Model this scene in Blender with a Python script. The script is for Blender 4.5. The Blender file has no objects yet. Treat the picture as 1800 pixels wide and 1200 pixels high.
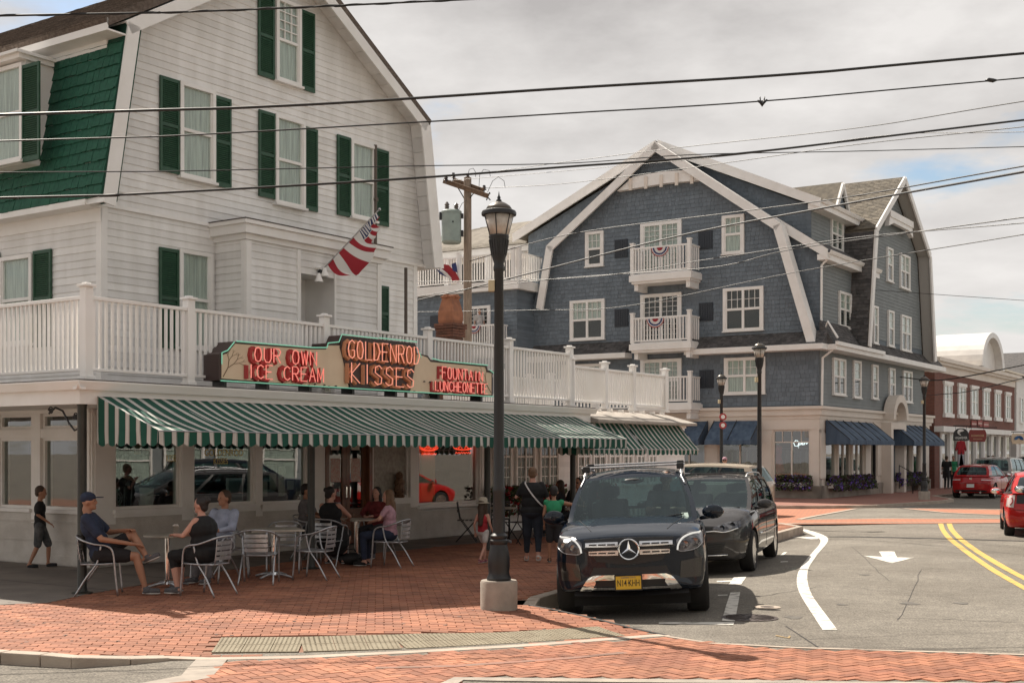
import bpy, bmesh, math, random
import numpy as np
from mathutils import Vector, Matrix
random.seed(7)
R = math.radians
SC = bpy.context.scene
COL = SC.collection

# ------------------------------------------------------------ camera
FP, CU, HV, CH = 2250.0, 900.0, 795.0, 1.9
cam_d = bpy.data.cameras.new("camera")
cam = bpy.data.objects.new("camera", cam_d)
COL.objects.link(cam)
cam.location = (0, 0, CH)
cam.rotation_euler = (R(90), 0, 0)
cam_d.sensor_width = 36.0
cam_d.lens = 45.0
cam_d.shift_y = (HV - 600.0) / 1800.0
cam_d.clip_start = 0.1
cam_d.clip_end = 3000
SC.camera = cam

# ------------------------------------------------------------ sun, sky, exposure
SUN_EL, SUN_DX, SUN_DY = R(51), -0.59, 0.807      # towards the sun (ground direction)
sun_d = bpy.data.lights.new("sun", 'SUN')
sun_d.energy = 5.0
sun_d.angle = R(0.53)
sun_d.color = (1.0, 0.915, 0.80)
sun = bpy.data.objects.new("sun", sun_d)
COL.objects.link(sun)
to_sun = Vector((SUN_DX * math.cos(SUN_EL), SUN_DY * math.cos(SUN_EL), math.sin(SUN_EL)))
sun.rotation_euler = to_sun.to_track_quat('Z', 'Y').to_euler()
sun.location = to_sun * 60

W = bpy.data.worlds.new("World")
SC.world = W
W.use_nodes = True
nt = W.node_tree
nt.nodes.clear()
def nn(t, **k):
 n = nt.nodes.new(t)
 for a, b in k.items():
  setattr(n, a, b)
 return n
def world_math(op, a, b=None):
 m = nn('ShaderNodeMath', operation=op)
 for i, s in enumerate((a, b)):
  if s is None: continue
  if isinstance(s, (int, float)): m.inputs[i].default_value = s
  else: nt.links.new(s, m.inputs[i])
 return m.outputs[0]
sky = nn('ShaderNodeTexSky', sky_type='NISHITA')
sky.sun_disc = False
sky.sun_elevation = SUN_EL
sky.sun_rotation = math.atan2(SUN_DX, SUN_DY)
sky.air_density = 1.2
sky.dust_density = 1.0
tc = nn('ShaderNodeTexCoord')
sep = nn('ShaderNodeSeparateXYZ')
nt.links.new(tc.outputs['Generated'], sep.inputs[0])
zc = world_math('ADD', world_math('MAXIMUM', sep.outputs[2], 0.0), 0.18)
comb = nn('ShaderNodeCombineXYZ')
nt.links.new(world_math('DIVIDE', sep.outputs[0], zc), comb.inputs[0])
nt.links.new(world_math('DIVIDE', sep.outputs[1], zc), comb.inputs[1])
mp = nn('ShaderNodeMapping')
mp.inputs['Location'].default_value = (2.95, 0.92, 0)
nt.links.new(comb.outputs[0], mp.inputs[0])
n1 = nn('ShaderNodeTexNoise')
n1.inputs['Scale'].default_value = 1.1
n1.inputs['Detail'].default_value = 7
n1.inputs['Roughness'].default_value = 0.55
nt.links.new(mp.outputs[0], n1.inputs['Vector'])
r1 = nn('ShaderNodeValToRGB')            # where the cloud cover opens
r1.color_ramp.elements[0].position = 0.36
r1.color_ramp.elements[0].color = (0, 0, 0, 1)
r1.color_ramp.elements[1].position = 0.44
r1.color_ramp.elements[1].color = (1, 1, 1, 1)
nt.links.new(n1.outputs['Fac'], r1.inputs[0])
n2 = nn('ShaderNodeTexNoise')
n2.inputs['Scale'].default_value = 2.4
n2.inputs['Detail'].default_value = 6
n2.inputs['Roughness'].default_value = 0.58
nt.links.new(mp.outputs[0], n2.inputs['Vector'])
r2 = nn('ShaderNodeValToRGB')            # light and heavy cloud
r2.color_ramp.elements[0].position = 0.32
r2.color_ramp.elements[0].color = (7.0, 6.75, 6.55, 1)
r2.color_ramp.elements[1].position = 0.68
r2.color_ramp.elements[1].color = (3.5, 3.32, 3.26, 1)
nt.links.new(n2.outputs['Fac'], r2.inputs[0])
hz = nn('ShaderNodeMapRange')            # cloud brightens towards the horizon
hz.inputs['From Min'].default_value = 0.02
hz.inputs['From Max'].default_value = 0.42
hz.inputs['To Min'].default_value = 0.85
hz.inputs['To Max'].default_value = 0.0
nt.links.new(sep.outputs[2], hz.inputs['Value'])
mxh = nn('ShaderNodeMix', data_type='RGBA')
nt.links.new(hz.outputs[0], mxh.inputs[0])
nt.links.new(r2.outputs[0], mxh.inputs[6])
mxh.inputs[7].default_value = (7.6, 7.35, 7.1, 1)
mx = nn('ShaderNodeMix', data_type='RGBA')
nt.links.new(r1.outputs[0], mx.inputs[0])
nt.links.new(sky.outputs[0], mx.inputs[6])
nt.links.new(mxh.outputs[2], mx.inputs[7])
bg = nn('ShaderNodeBackground')
bg.inputs['Strength'].default_value = 0.071
nt.links.new(mx.outputs[2], bg.inputs['Color'])
wo = nn('ShaderNodeOutputWorld')
nt.links.new(bg.outputs[0], wo.inputs['Surface'])

SC.view_settings.view_transform = 'Standard'
SC.view_settings.look = 'None'
SC.view_settings.gamma = 1.0
SC.view_settings.exposure = 0.76
SC.view_settings.use_curve_mapping = False
SC.render.engine = 'CYCLES'
SC.cycles.max_bounces = 7
SC.cycles.transparent_max_bounces = 16

# ------------------------------------------------------------ helpers
def px(u, v, Y):
 return Vector(((u - CU) / FP * Y, Y, CH - (v - HV) / FP * Y))
def gp(u, v, z=0.0):
 Y = (CH - z) * FP / (v - HV)
 return Vector(((u - CU) / FP * Y, Y, z))

def tag(o, label=None, cat=None, group=None, kind=None):
 if label: o['label'] = label
 if cat: o['category'] = cat
 if group: o['group'] = group
 if kind: o['kind'] = kind
 return o
def thing(name, label, cat, loc=(0, 0, 0), rz=0.0, group=None):
 o = bpy.data.objects.new(name, None)
 o.empty_display_size = 0.2
 COL.objects.link(o)
 o.location = loc
 o.rotation_euler = (0, 0, rz)
 return tag(o, label, cat, group)
def copy_tree(o, parent=None):
 c = o.copy()
 COL.objects.link(c)
 if parent is not None:
  c.parent = parent
 for ch in list(o.children):
  copy_tree(ch, c)
 return c

class Face:
 """A plane in the place: origin, unit direction along it, outward normal, up (or up-slope) direction."""
 def __init__(s, o, e, n, up=(0, 0, 1)):
  s.o, s.e, s.n, s.up = Vector(o), Vector(e).normalized(), Vector(n).normalized(), Vector(up).normalized()
 def P(s, a, b, c):
  return s.o + s.e * a + s.n * b + s.up * c
 def uv(s, u, v, b=0.0):
  d = Vector(((u - CU) / FP, 1.0, -(v - HV) / FP))
  o = Vector((0, 0, CH))
  q = s.o + s.n * b
  t = (q - o).dot(s.n) / d.dot(s.n)
  h = o + d * t - q
  return h.dot(s.e), h.dot(s.up)
 def rect(s, u0, u1, v0, v1, b=0.0):
  um = (u0 + u1) / 2
  a0 = s.uv(u0, v0, b)[0]; a1 = s.uv(u1, v0, b)[0]
  zt = s.uv(um, v0, b)[1]; zb = s.uv(um, v1, b)[1]
  return min(a0, a1), max(a0, a1), zb, zt
WORLD = Face((0, 0, 0), (1, 0, 0), (0, 1, 0))

class MB:
 def __init__(s):
  s.v, s.f, s.m = [], [], []
 def add(s, vs, fs, mi=0):
  n = len(s.v)
  s.v.extend([tuple(p) for p in vs])
  for f in fs:
   s.f.append(tuple(i + n for i in f)); s.m.append(mi)
  return s
 def box(s, x0, x1, y0, y1, z0, z1, mi=0):
  return s.fbox(WORLD, x0, x1, y0, y1, z0, z1, mi)
 def fbox(s, F, a0, a1, b0, b1, c0, c1, mi=0):
  P = [F.P(a, b, c) for c in (c0, c1) for b in (b0, b1) for a in (a0, a1)]
  return s.add(P, [(0, 2, 3, 1), (4, 5, 7, 6), (0, 1, 5, 4), (2, 6, 7, 3), (0, 4, 6, 2), (1, 3, 7, 5)], mi)
 def beam(s, p, q, w, h, up=(0, 0, 1), mi=0):
  """A straight square-cut bar from p to q, w wide, h tall, centred."""
  p, q = Vector(p), Vector(q)
  d = (q - p).normalized(); up = Vector(up)
  sd = d.cross(up)
  if sd.length < 1e-4: sd = Vector((1, 0, 0))
  sd.normalize(); u2 = sd.cross(d).normalized()
  P = []
  for c in (p, q):
   for a, b in ((-1, -1), (1, -1), (1, 1), (-1, 1)):
    P.append(c + sd * (a * w / 2) + u2 * (b * h / 2))
  return s.add(P, [(0, 1, 2, 3), (7, 6, 5, 4), (0, 4, 5, 1), (1, 5, 6, 2), (2, 6, 7, 3), (3, 7, 4, 0)], mi)
 def poly(s, pts, vec, mi=0):
  """Prism: polygon swept by vec."""
  n = len(pts); vec = Vector(vec)
  P = [Vector(p) for p in pts] + [Vector(p) + vec for p in pts]
  fs = [tuple(range(n - 1, -1, -1)), tuple(range(n, 2 * n))]
  fs += [(i, (i + 1) % n, n + (i + 1) % n, n + i) for i in range(n)]
  return s.add(P, fs, mi)
 def flat(s, pts, mi=0):
  return s.add(pts, [tuple(range(len(pts)))], mi)
 def tube(s, pts, r, n=8, mi=0, cap=True, sq=None):
  pts = [Vector(p) for p in pts]
  k = len(pts)
  rs = r if isinstance(r, (list, tuple)) else [r] * k
  t0 = (pts[1] - pts[0]).normalized()
  ref = Vector((0, 0, 1)) if abs(t0.z) < 0.9 else Vector((1, 0, 0))
  u = t0.cross(ref).normalized()
  P = []
  for i in range(k):
   if i == 0: t = (pts[1] - pts[0])
   elif i == k - 1: t = (pts[-1] - pts[-2])
   else: t = (pts[i + 1] - pts[i - 1])
   t.normalize()
   u = (u - t * u.dot(t)).normalized()
   w = t.cross(u)
   a1, a2 = (1, 1) if sq is None else sq
   for j in range(n):
    a = 2 * math.pi * j / n
    P.append(pts[i] + (u * math.cos(a) * a1 + w * math.sin(a) * a2) * rs[i])
  fs = [(i * n + j, i * n + (j + 1) % n, (i + 1) * n + (j + 1) % n, (i + 1) * n + j) for i in range(k - 1) for j in range(n)]
  if cap:
   fs.append(tuple(range(n - 1, -1, -1))); fs.append(tuple((k - 1) * n + j for j in range(n)))
  return s.add(P, fs, mi)
 def lathe(s, c, prof, n=16, mi=0, axis='z', cap=True):
  """prof = [(r, h)...] turned about an axis through c."""
  c = Vector(c); P = []
  for r, h in prof:
   for j in range(n):
    a = 2 * math.pi * j / n
    x, y = r * math.cos(a), r * math.sin(a)
    P.append(c + (Vector((x, y, h)) if axis == 'z' else Vector((h, x, y)) if axis == 'x' else Vector((y, h, x))))
  k = len(prof)
  fs = [(i * n + j, i * n + (j + 1) % n, (i + 1) * n + (j + 1) % n, (i + 1) * n + j) for i in range(k - 1) for j in range(n)]
  if cap:
   if prof[0][0] > 1e-5: fs.append(tuple(range(n - 1, -1, -1)))
   if prof[-1][0] > 1e-5: fs.append(tuple((k - 1) * n + j for j in range(n)))
  return s.add(P, fs, mi)
 def ball(s, c, rx, ry=None, rz=None, n=12, mi=0, rot=None):
  ry = ry or rx; rz = rz or rx
  c = Vector(c); P = []; k = n // 2 + 1
  for i in range(k):
   t = math.pi * i / (k - 1)
   for j in range(n):
    a = 2 * math.pi * j / n
    q = Vector((rx * math.sin(t) * math.cos(a), ry * math.sin(t) * math.sin(a), rz * math.cos(t)))
    if rot is not None: q = rot @ q
    P.append(c + q)
  fs = [(i * n + j, (i + 1) * n + j, (i + 1) * n + (j + 1) % n, i * n + (j + 1) % n) for i in range(k - 1) for j in range(n)]
  return s.add(P, fs, mi)
 def mesh(s, name, mats, loc=(0, 0, 0), smooth=False, fix=True):
  me = bpy.data.meshes.new(name)
  L = Vector(loc)
  V = np.array(s.v, dtype=float).reshape(-1, 3) - np.array(L)
  me.from_pydata(V.tolist(), [], s.f)
  if not isinstance(mats, (list, tuple)): mats = [mats]
  for m in mats: me.materials.append(m)
  if len(mats) > 1:
   me.polygons.foreach_set('material_index', s.m)
  if fix:
   bm = bmesh.new(); bm.from_mesh(me)
   bmesh.ops.recalc_face_normals(bm, faces=bm.faces)
   bm.to_mesh(me); bm.free()
  if smooth:
   me.polygons.foreach_set('use_smooth', [True] * len(me.polygons))
   if smooth is not True:
    me.set_sharp_from_angle(angle=R(smooth))
  me.update()
  return me
 def build(s, name, mats, parent=None, smooth=False, kind=None, world=True, label=None, fix=True, bevel=None):
  """Link as one object. Vertices are world coordinates; the parent's own place is taken off."""
  loc = Vector((0, 0, 0))
  if parent is not None and world:
   p = parent
   while p is not None:
    loc += p.location; p = p.parent
  o = bpy.data.objects.new(name, s.mesh(name, mats, loc, smooth, fix))
  COL.objects.link(o)
  if parent is not None: o.parent = parent
  if kind: o['kind'] = kind
  if label: o['label'] = label
  if bevel:
   b = o.modifiers.new('bevel', 'BEVEL'); b.width = bevel; b.segments = 2; b.limit_method = 'ANGLE'
  return o

# ------------------------------------------------------------ materials
MATS = {}
def mat(name, col, rough=0.7, col2=None, nscale=6.0, nfac=1.0, bump=0.0, bscale=40.0, metal=0.0, coat=0.0, spec=0.5, emit=None, estr=0.0, detail=4, streak=None, space='Object', lo=0.35, hi=0.65, sheen=0.0, rough2=None):
 if name in MATS: return MATS[name]
 m = bpy.data.materials.new(name)
 m.use_nodes = True
 t = m.node_tree; b = t.nodes['Principled BSDF']
 b.inputs['Base Color'].default_value = (*col, 1)
 b.inputs['Roughness'].default_value = rough
 b.inputs['Metallic'].default_value = metal
 b.inputs['Coat Weight'].default_value = coat
 b.inputs['Coat Roughness'].default_value = 0.03
 b.inputs['Specular IOR Level'].default_value = spec
 if emit:
  b.inputs['Emission Color'].default_value = (*emit, 1)
  b.inputs['Emission Strength'].default_value = estr
 tcn = t.nodes.new('ShaderNodeTexCoord')
 src = tcn.outputs[space]
 if streak:
  mpn = t.nodes.new('ShaderNodeMapping'); mpn.inputs['Scale'].default_value = streak
  t.links.new(src, mpn.inputs[0]); src = mpn.outputs[0]
 if col2:
  nz = t.nodes.new('ShaderNodeTexNoise'); nz.inputs['Scale'].default_value = nscale; nz.inputs['Detail'].default_value = detail
  t.links.new(src, nz.inputs['Vector'])
  rp = t.nodes.new('ShaderNodeValToRGB')
  rp.color_ramp.elements[0].position = lo; rp.color_ramp.elements[1].position = hi
  rp.color_ramp.elements[0].color = (*col, 1); rp.color_ramp.elements[1].color = (*col2, 1)
  t.links.new(nz.outputs['Fac'], rp.inputs[0]); t.links.new(rp.outputs[0], b.inputs['Base Color'])
  if rough2 is not None:
   mr = t.nodes.new('ShaderNodeMapRange'); mr.inputs['To Min'].default_value = rough; mr.inputs['To Max'].default_value = rough2
   t.links.new(nz.outputs['Fac'], mr.inputs['Value']); t.links.new(mr.outputs[0], b.inputs['Roughness'])
 if bump:
  nb = t.nodes.new('ShaderNodeTexNoise'); nb.inputs['Scale'].default_value = bscale; nb.inputs['Detail'].default_value = 4
  t.links.new(tcn.outputs[space], nb.inputs['Vector'])
  bp = t.nodes.new('ShaderNodeBump'); bp.inputs['Strength'].default_value = bump; bp.inputs['Distance'].default_value = 0.02
  t.links.new(nb.outputs['Fac'], bp.inputs['Height']); t.links.new(bp.outputs[0], b.inputs['Normal'])
 MATS[name] = m
 return m
def glass(name, tint=(0.8, 0.9, 0.88), minr=0.06, rough=0.0, gain=1.25, gc=(1, 1, 1)):
 """A thin pane: mirror by Fresnel over clear (tinted) see-through."""
 if name in MATS: return MATS[name]
 m = bpy.data.materials.new(name); m.use_nodes = True
 t = m.node_tree; t.nodes.clear()
 out = t.nodes.new('ShaderNodeOutputMaterial')
 tr_ = t.nodes.new('ShaderNodeBsdfTransparent'); tr_.inputs[0].default_value = (*tint, 1)
 gl = t.nodes.new('ShaderNodeBsdfGlossy'); gl.inputs['Roughness'].default_value = rough
 gl.inputs['Color'].default_value = (*gc, 1)
 fr = t.nodes.new('ShaderNodeFresnel'); fr.inputs['IOR'].default_value = 1.52
 ma = t.nodes.new('ShaderNodeMath'); ma.operation = 'MULTIPLY_ADD'
 ma.inputs[1].default_value = gain; ma.inputs[2].default_value = minr
 nz = t.nodes.new('ShaderNodeTexNoise'); nz.inputs['Scale'].default_value = 1.1
 tcn = t.nodes.new('ShaderNodeTexCoord'); t.links.new(tcn.outputs['Object'], nz.inputs['Vector'])
 bp = t.nodes.new('ShaderNodeBump'); bp.inputs['Strength'].default_value = 0.05; bp.inputs['Distance'].default_value = 0.02
 t.links.new(nz.outputs['Fac'], bp.inputs['Height']); t.links.new(bp.outputs[0], gl.inputs['Normal'])
 mix = t.nodes.new('ShaderNodeMixShader')
 ge = t.nodes.new('ShaderNodeNewGeometry'); iv = t.nodes.new('ShaderNodeMath'); iv.operation = 'SUBTRACT'; iv.inputs[0].default_value = 1
 mu = t.nodes.new('ShaderNodeMath'); mu.operation = 'MULTIPLY'; mu.use_clamp = True
 t.links.new(fr.outputs[0], ma.inputs[0]); t.links.new(ge.outputs['Backfacing'], iv.inputs[1]); t.links.new(iv.outputs[0], mu.inputs[0]); t.links.new(ma.outputs[0], mu.inputs[1]); t.links.new(mu.outputs[0], mix.inputs[0])
 t.links.new(tr_.outputs[0], mix.inputs[1]); t.links.new(gl.outputs[0], mix.inputs[2])
 t.links.new(mix.outputs[0], out.inputs['Surface'])
 MATS[name] = m
 return m

def random_per_piece(m, amount=0.25):
 """Each separate island of a mesh gets its own slight tone."""
 t = m.node_tree; b = t.nodes['Principled BSDF']
 g = t.nodes.new('ShaderNodeNewGeometry')
 hs = t.nodes.new('ShaderNodeHueSaturation')
 mr = t.nodes.new('ShaderNodeMapRange'); mr.inputs['To Min'].default_value = 1 - amount; mr.inputs['To Max'].default_value = 1 + amount
 t.links.new(g.outputs['Random Per Island'], mr.inputs['Value']); t.links.new(mr.outputs[0], hs.inputs['Value'])
 lk = b.inputs['Base Color'].links
 if lk:
  s = lk[0].from_socket; t.links.new(s, hs.inputs['Color'])
 else:
  hs.inputs['Color'].default_value = b.inputs['Base Color'].default_value
 t.links.new(hs.outputs[0], b.inputs['Base Color'])
 return m
def random_per_object(m, amount=0.12):
 t = m.node_tree; b = t.nodes['Principled BSDF']
 g = t.nodes.new('ShaderNodeObjectInfo')
 hs = t.nodes.new('ShaderNodeHueSaturation')
 mr = t.nodes.new('ShaderNodeMapRange'); mr.inputs['To Min'].default_value = 1 - amount; mr.inputs['To Max'].default_value = 1 + amount
 t.links.new(g.outputs['Random'], mr.inputs['Value']); t.links.new(mr.outputs[0], hs.inputs['Value'])
 lk = b.inputs['Base Color'].links
 if lk:
  t.links.new(lk[0].from_socket, hs.inputs['Color'])
 else:
  hs.inputs['Color'].default_value = b.inputs['Base Color'].default_value
 t.links.new(hs.outputs[0], b.inputs['Base Color'])
 return m

M_WHITE = mat('white_paint', (0.80, 0.785, 0.76), 0.55, (0.72, 0.70, 0.67), 1.7, bump=0.05, bscale=30)
M_CLAP = random_per_object(mat('white_clapboard', (0.80, 0.785, 0.765), 0.6, (0.70, 0.68, 0.65), 1.6, bump=0.12, bscale=24, streak=(2.2, 2.2, .5), detail=8), 0.07)
M_TRIM = mat('white_trim', (0.82, 0.80, 0.775), 0.5, (0.76, 0.735, 0.70), 2.2)
M_VINYL = mat('white_vinyl', (0.84, 0.82, 0.80), 0.38, (0.79, 0.765, 0.73), 1.5)
M_GREEN = mat('shutter_green', (0.014, 0.058, 0.030), 0.5, (0.022, 0.078, 0.040), 9, bump=0.05)
M_MANS = random_per_piece(mat('green_shingle', (0.008, 0.070, 0.042), 0.75, (0.014, 0.098, 0.058), 14, bump=0.35, bscale=60), 0.22)
M_ROOF = random_per_piece(mat('brown_shingle', (0.085, 0.062, 0.048), 0.9, (0.14, 0.11, 0.09), 18, bump=0.4, bscale=70), 0.3)
M_GLASS = glass('window_glass', (.9, .95, .93), 0.0)
M_SHOPG = glass('shop_glass', (0.72, 0.78, 0.76), 0.10)
M_CURT = mat('window_curtain', (0.62, 0.61, 0.58), 0.9, (0.40, 0.39, 0.38), 3.0, streak=(9, 9, 0.4))
M_DARK = mat('unlit_room_dark', (0.02, 0.018, 0.016), 0.9)  # near-black in place of the shade inside rooms that are not modelled
M_ROOM = mat('shop_interior', (0.10, 0.075, 0.055), 0.9, (0.05, 0.04, 0.035), 2.5)
M_IRON = mat('black_iron', (0.012, 0.012, 0.013), 0.42, bump=0.05)
M_CONC = mat('concrete', (0.36, 0.31, 0.26), 0.9, (0.27, 0.235, 0.20), 5, bump=0.3, bscale=90)
M_BLACK = mat('black_plastic', (0.015, 0.015, 0.016), 0.5)
M_CHROME = mat('chrome', (0.85, 0.85, 0.85), 0.08, metal=1.0)
M_ALU = mat('brushed_aluminium', (0.50, 0.505, 0.52), 0.42, metal=.9, col2=(0.40, 0.405, 0.42), nscale=20)
M_WIRE = mat('wire_black', (0.01, 0.01, 0.01), 0.45)
# ============================================================ GROUND
def sstep(x, a, b):
 t = min(1, max(0, (x - a) / (b - a))); return t * t * (3 - 2 * t)
K0 = gp(950, 1050, 0); K1 = gp(1412, 925, 0)
KD = (K1 - K0).normalized()                    # the street's own direction
KN = Vector((KD.y, -KD.x, 0))                  # from the kerb out into the road
def road_h(x, y):
 d = (x - K0.x) * KN.x + (y - K0.y) * KN.y
 dip = 0.09 * (1 - sstep(d, 0.0, 2.4)) * sstep(y, 13.6, 15.8) * (1 - sstep(y, 33, 38))
 return -0.10 - dip
front_px = [(300, 1157), (370, 1157), (530, 1154), (700, 1146), (900, 1135), (1000, 1128), (1100, 1120), (1171, 1115)]
FRONT = [gp(u, v, -0.1) for u, v in front_px]
def y_front(x):
 return float(np.interp(x, [p.x for p in FRONT], [p.y for p in FRONT]))
def plaza_h(x, y):
 L = 1.5 + 1.3 * sstep(x, -1.2, 0.2)
 r = 1 - sstep(y - y_front(x), 0.0, L)
 return -0.098 * r * sstep(x, -4.4, -2.9) * (1 if y < 17 else 0)

def inside(pts, x, y):
 c = False; n = len(pts); j = n - 1
 for i in range(n):
  xi, yi, xj, yj = pts[i][0], pts[i][1], pts[j][0], pts[j][1]
  if (yi > y) != (yj > y) and x < (xj - xi) * (y - yi) / (yj - yi) + xi: c = not c
  j = i
 return c

M_ASPH = mat('asphalt', (0.150, 0.132, 0.108), 0.93, (0.200, 0.180, 0.150), 0.45, bump=0.55, bscale=140, detail=8)
def speckle(m, scale, lo, hi, amt):
 t = m.node_tree; b = t.nodes['Principled BSDF']
 v = t.nodes.new('ShaderNodeTexNoise'); v.inputs['Scale'].default_value = scale; v.inputs['Detail'].default_value = 3
 tcn = t.nodes.new('ShaderNodeTexCoord'); t.links.new(tcn.outputs['Object'], v.inputs['Vector'])
 mr = t.nodes.new('ShaderNodeMapRange'); mr.inputs['From Min'].default_value = lo; mr.inputs['From Max'].default_value = hi
 mr.inputs['To Min'].default_value = 1 - amt; mr.inputs['To Max'].default_value = 1 + amt
 t.links.new(v.outputs['Fac'], mr.inputs['Value'])
 hs = t.nodes.new('ShaderNodeHueSaturation'); t.links.new(mr.outputs[0], hs.inputs['Value'])
 t.links.new(b.inputs['Base Color'].links[0].from_socket, hs.inputs['Color'])
 t.links.new(hs.outputs[0], b.inputs['Base Color'])
 return m
speckle(M_ASPH, 48, 0.3, 0.7, 0.55); speckle(M_ASPH, 13, 0.35, 0.7, 0.13); speckle(M_ASPH, 3.2, 0.35, 0.7, 0.10)
M_BRICK = random_per_piece(mat('paving_brick', (0.325, 0.134, 0.073), 0.85, (0.255, 0.098, 0.056), 1.6, bump=0.14, bscale=120), 0.24)
M_BRICKO = mat('paving_brick_single', (0.325, 0.134, 0.073), 0.85, (0.255, 0.098, 0.056), 1.6, bump=0.25, bscale=120)
random_per_object(M_BRICKO, 0.26)
speckle(M_BRICK, 1.3, 0.35, 0.7, 0.16); speckle(M_BRICKO, 1.3, 0.35, 0.7, 0.16)
M_SAND = mat('brick_joint_sand', (0.235, 0.118, 0.076), 0.95)
M_APRON = mat('grey_concrete_apron', (0.20, 0.175, 0.15), 0.9, (0.14, 0.12, 0.105), 1.2, bump=0.3, bscale=60, detail=8)
M_STRIP = mat('concrete_strip', (0.42, 0.355, 0.29), 0.9, (0.33, 0.27, 0.22), 3, bump=0.3, bscale=80)
M_TACT = random_per_piece(mat('tactile_tile', (0.245, 0.21, 0.145), 0.85, (0.20, 0.165, 0.11), 6, bump=0.2, bscale=80), 0.12)
M_LINEW = mat('road_paint_white', (0.66, 0.63, 0.57), 0.7, (0.24, 0.215, 0.18), 7.0, bump=0.5, bscale=140, lo=0.52, hi=0.68, detail=9)
M_LINEY = mat('road_paint_yellow', (0.58, 0.37, 0.08), 0.7, (0.30, 0.22, 0.11), 7.0, bump=0.4, bscale=140, lo=.5, hi=.72, detail=9)

def grid_sheet(name, xs, ys, hf, material, kind='structure', poly=None, parent=None):
 V, idx = [], {}
 for j, y in enumerate(ys):
  for i, x in enumerate(xs):
   idx[i, j] = len(V); V.append((x, y, hf(x, y)))
 F_ = []
 for j in range(len(ys) - 1):
  for i in range(len(xs) - 1):
   xm, ym = (xs[i] + xs[i + 1]) / 2, (ys[j] + ys[j + 1]) / 2
   if poly is None or (xs[i] < -2.6 and all(inside(poly, x, y) for x in xs[i:i + 2] for y in ys[j:j + 2])) or (xs[i] >= -2.6 and inside(poly, xm, ym) and (ym < 15.6 or (xm - K0.x) * KN.x + (ym - K0.y) * KN.y < -.16)):
    F_.append((idx[i, j], idx[i + 1, j], idx[i + 1, j + 1], idx[i, j + 1]))
 mb = MB(); mb.add(V, F_)
 return mb.build(name, material, parent, smooth=True, kind=kind, fix=False)

xs = [-1500, -600, -200, -80, -40, -20, -12] + [(-10 + i * 0.4) for i in range(66)] + [18, 24, 40, 80, 200, 600, 1500]
ys = [-60, -20, -5, 0, 5, 8] + [10 + i * 0.4 for i in range(76)] + [45, 60, 90, 140, 250, 500, 1000, 2500]
grid_sheet('road', xs, ys, road_h, M_ASPH)

# --- the plaza: bricks laid on sand, edged by kerbs
LEFTK = [gp(-420, 1128, 0), gp(-200, 1138, 0), gp(0, 1148, 0), gp(70, 1152, 0), gp(125, 1155, 0), gp(230, 1156.5, -0.04), gp(300, 1157, -0.08)]
TIP = [gp(1171, 1116, -0.1), gp(1059, 1096, -0.1), gp(931, 1077, -0.1)]
PLAZA = [(p.x, p.y) for p in LEFTK] + [(p.x, p.y) for p in FRONT[1:-1]] + [(p.x, p.y) for p in TIP] + \
  [(K0.x, K0.y), (K1.x, K1.y), (7.3, 34.4), (5.6, 36.0), (-14, 49.5), (-40, 49), (-40, 13.5)]
# facade frame of the corner house
A0 = Vector((-6.93, 21.06, 0)); D1 = Vector((0.567, 0.8237, 0)).normalized(); N1 = Vector((D1.y, -D1.x, 0))
GF = Face(A0, D1, N1)                          # front wall, outward towards the plaza
GL = Face(A0, -N1, -D1)                        # left wall
def gl(lx, ly, z=0.0):                         # facade-local to world: along, inward
 return A0 + D1 * lx - N1 * ly + Vector((0, 0, z))
APRON = [tuple(gl(*p)[:2]) for p in ((-14, -1.0), (-3.86, -3.3), (-3.4, -3.6), (-2.5, -3.2), (0.5, -2.2), (3, -1.75), (22, -1.75), (22, 12), (-14, 12))]

xs2 = [-40, -30, -20, -14] + [-12 + i * 0.3 for i in range(70)]
ys2 = [11.5 + i * 0.3 for i in range(128)]
sub = grid_sheet('sidewalk', xs2, ys2, lambda x, y: plaza_h(x, y) - 0.014, M_SAND, poly=PLAZA)
mb = MB()
mb.poly([Vector((x, y, -0.015)) for x, y in APRON], (0, 0, 0.016))
apron = mb.build('sidewalk_concrete', M_APRON, kind='structure')
mb = MB()      # scored joints in the concrete
for k in range(14):
 p = gl(-2 + k * 1.6, -1.72 if k > 2 else -3.0); q = gl(-2 + k * 1.6, 0)
 mb.beam(p + Vector((0, 0, 0.0012)), q + Vector((0, 0, 0.0012)), 0.012, 0.003)
mb.build('joint', mat('joint_dark', (0.05, 0.045, 0.04), 0.95), apron, kind='stuff')

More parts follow.
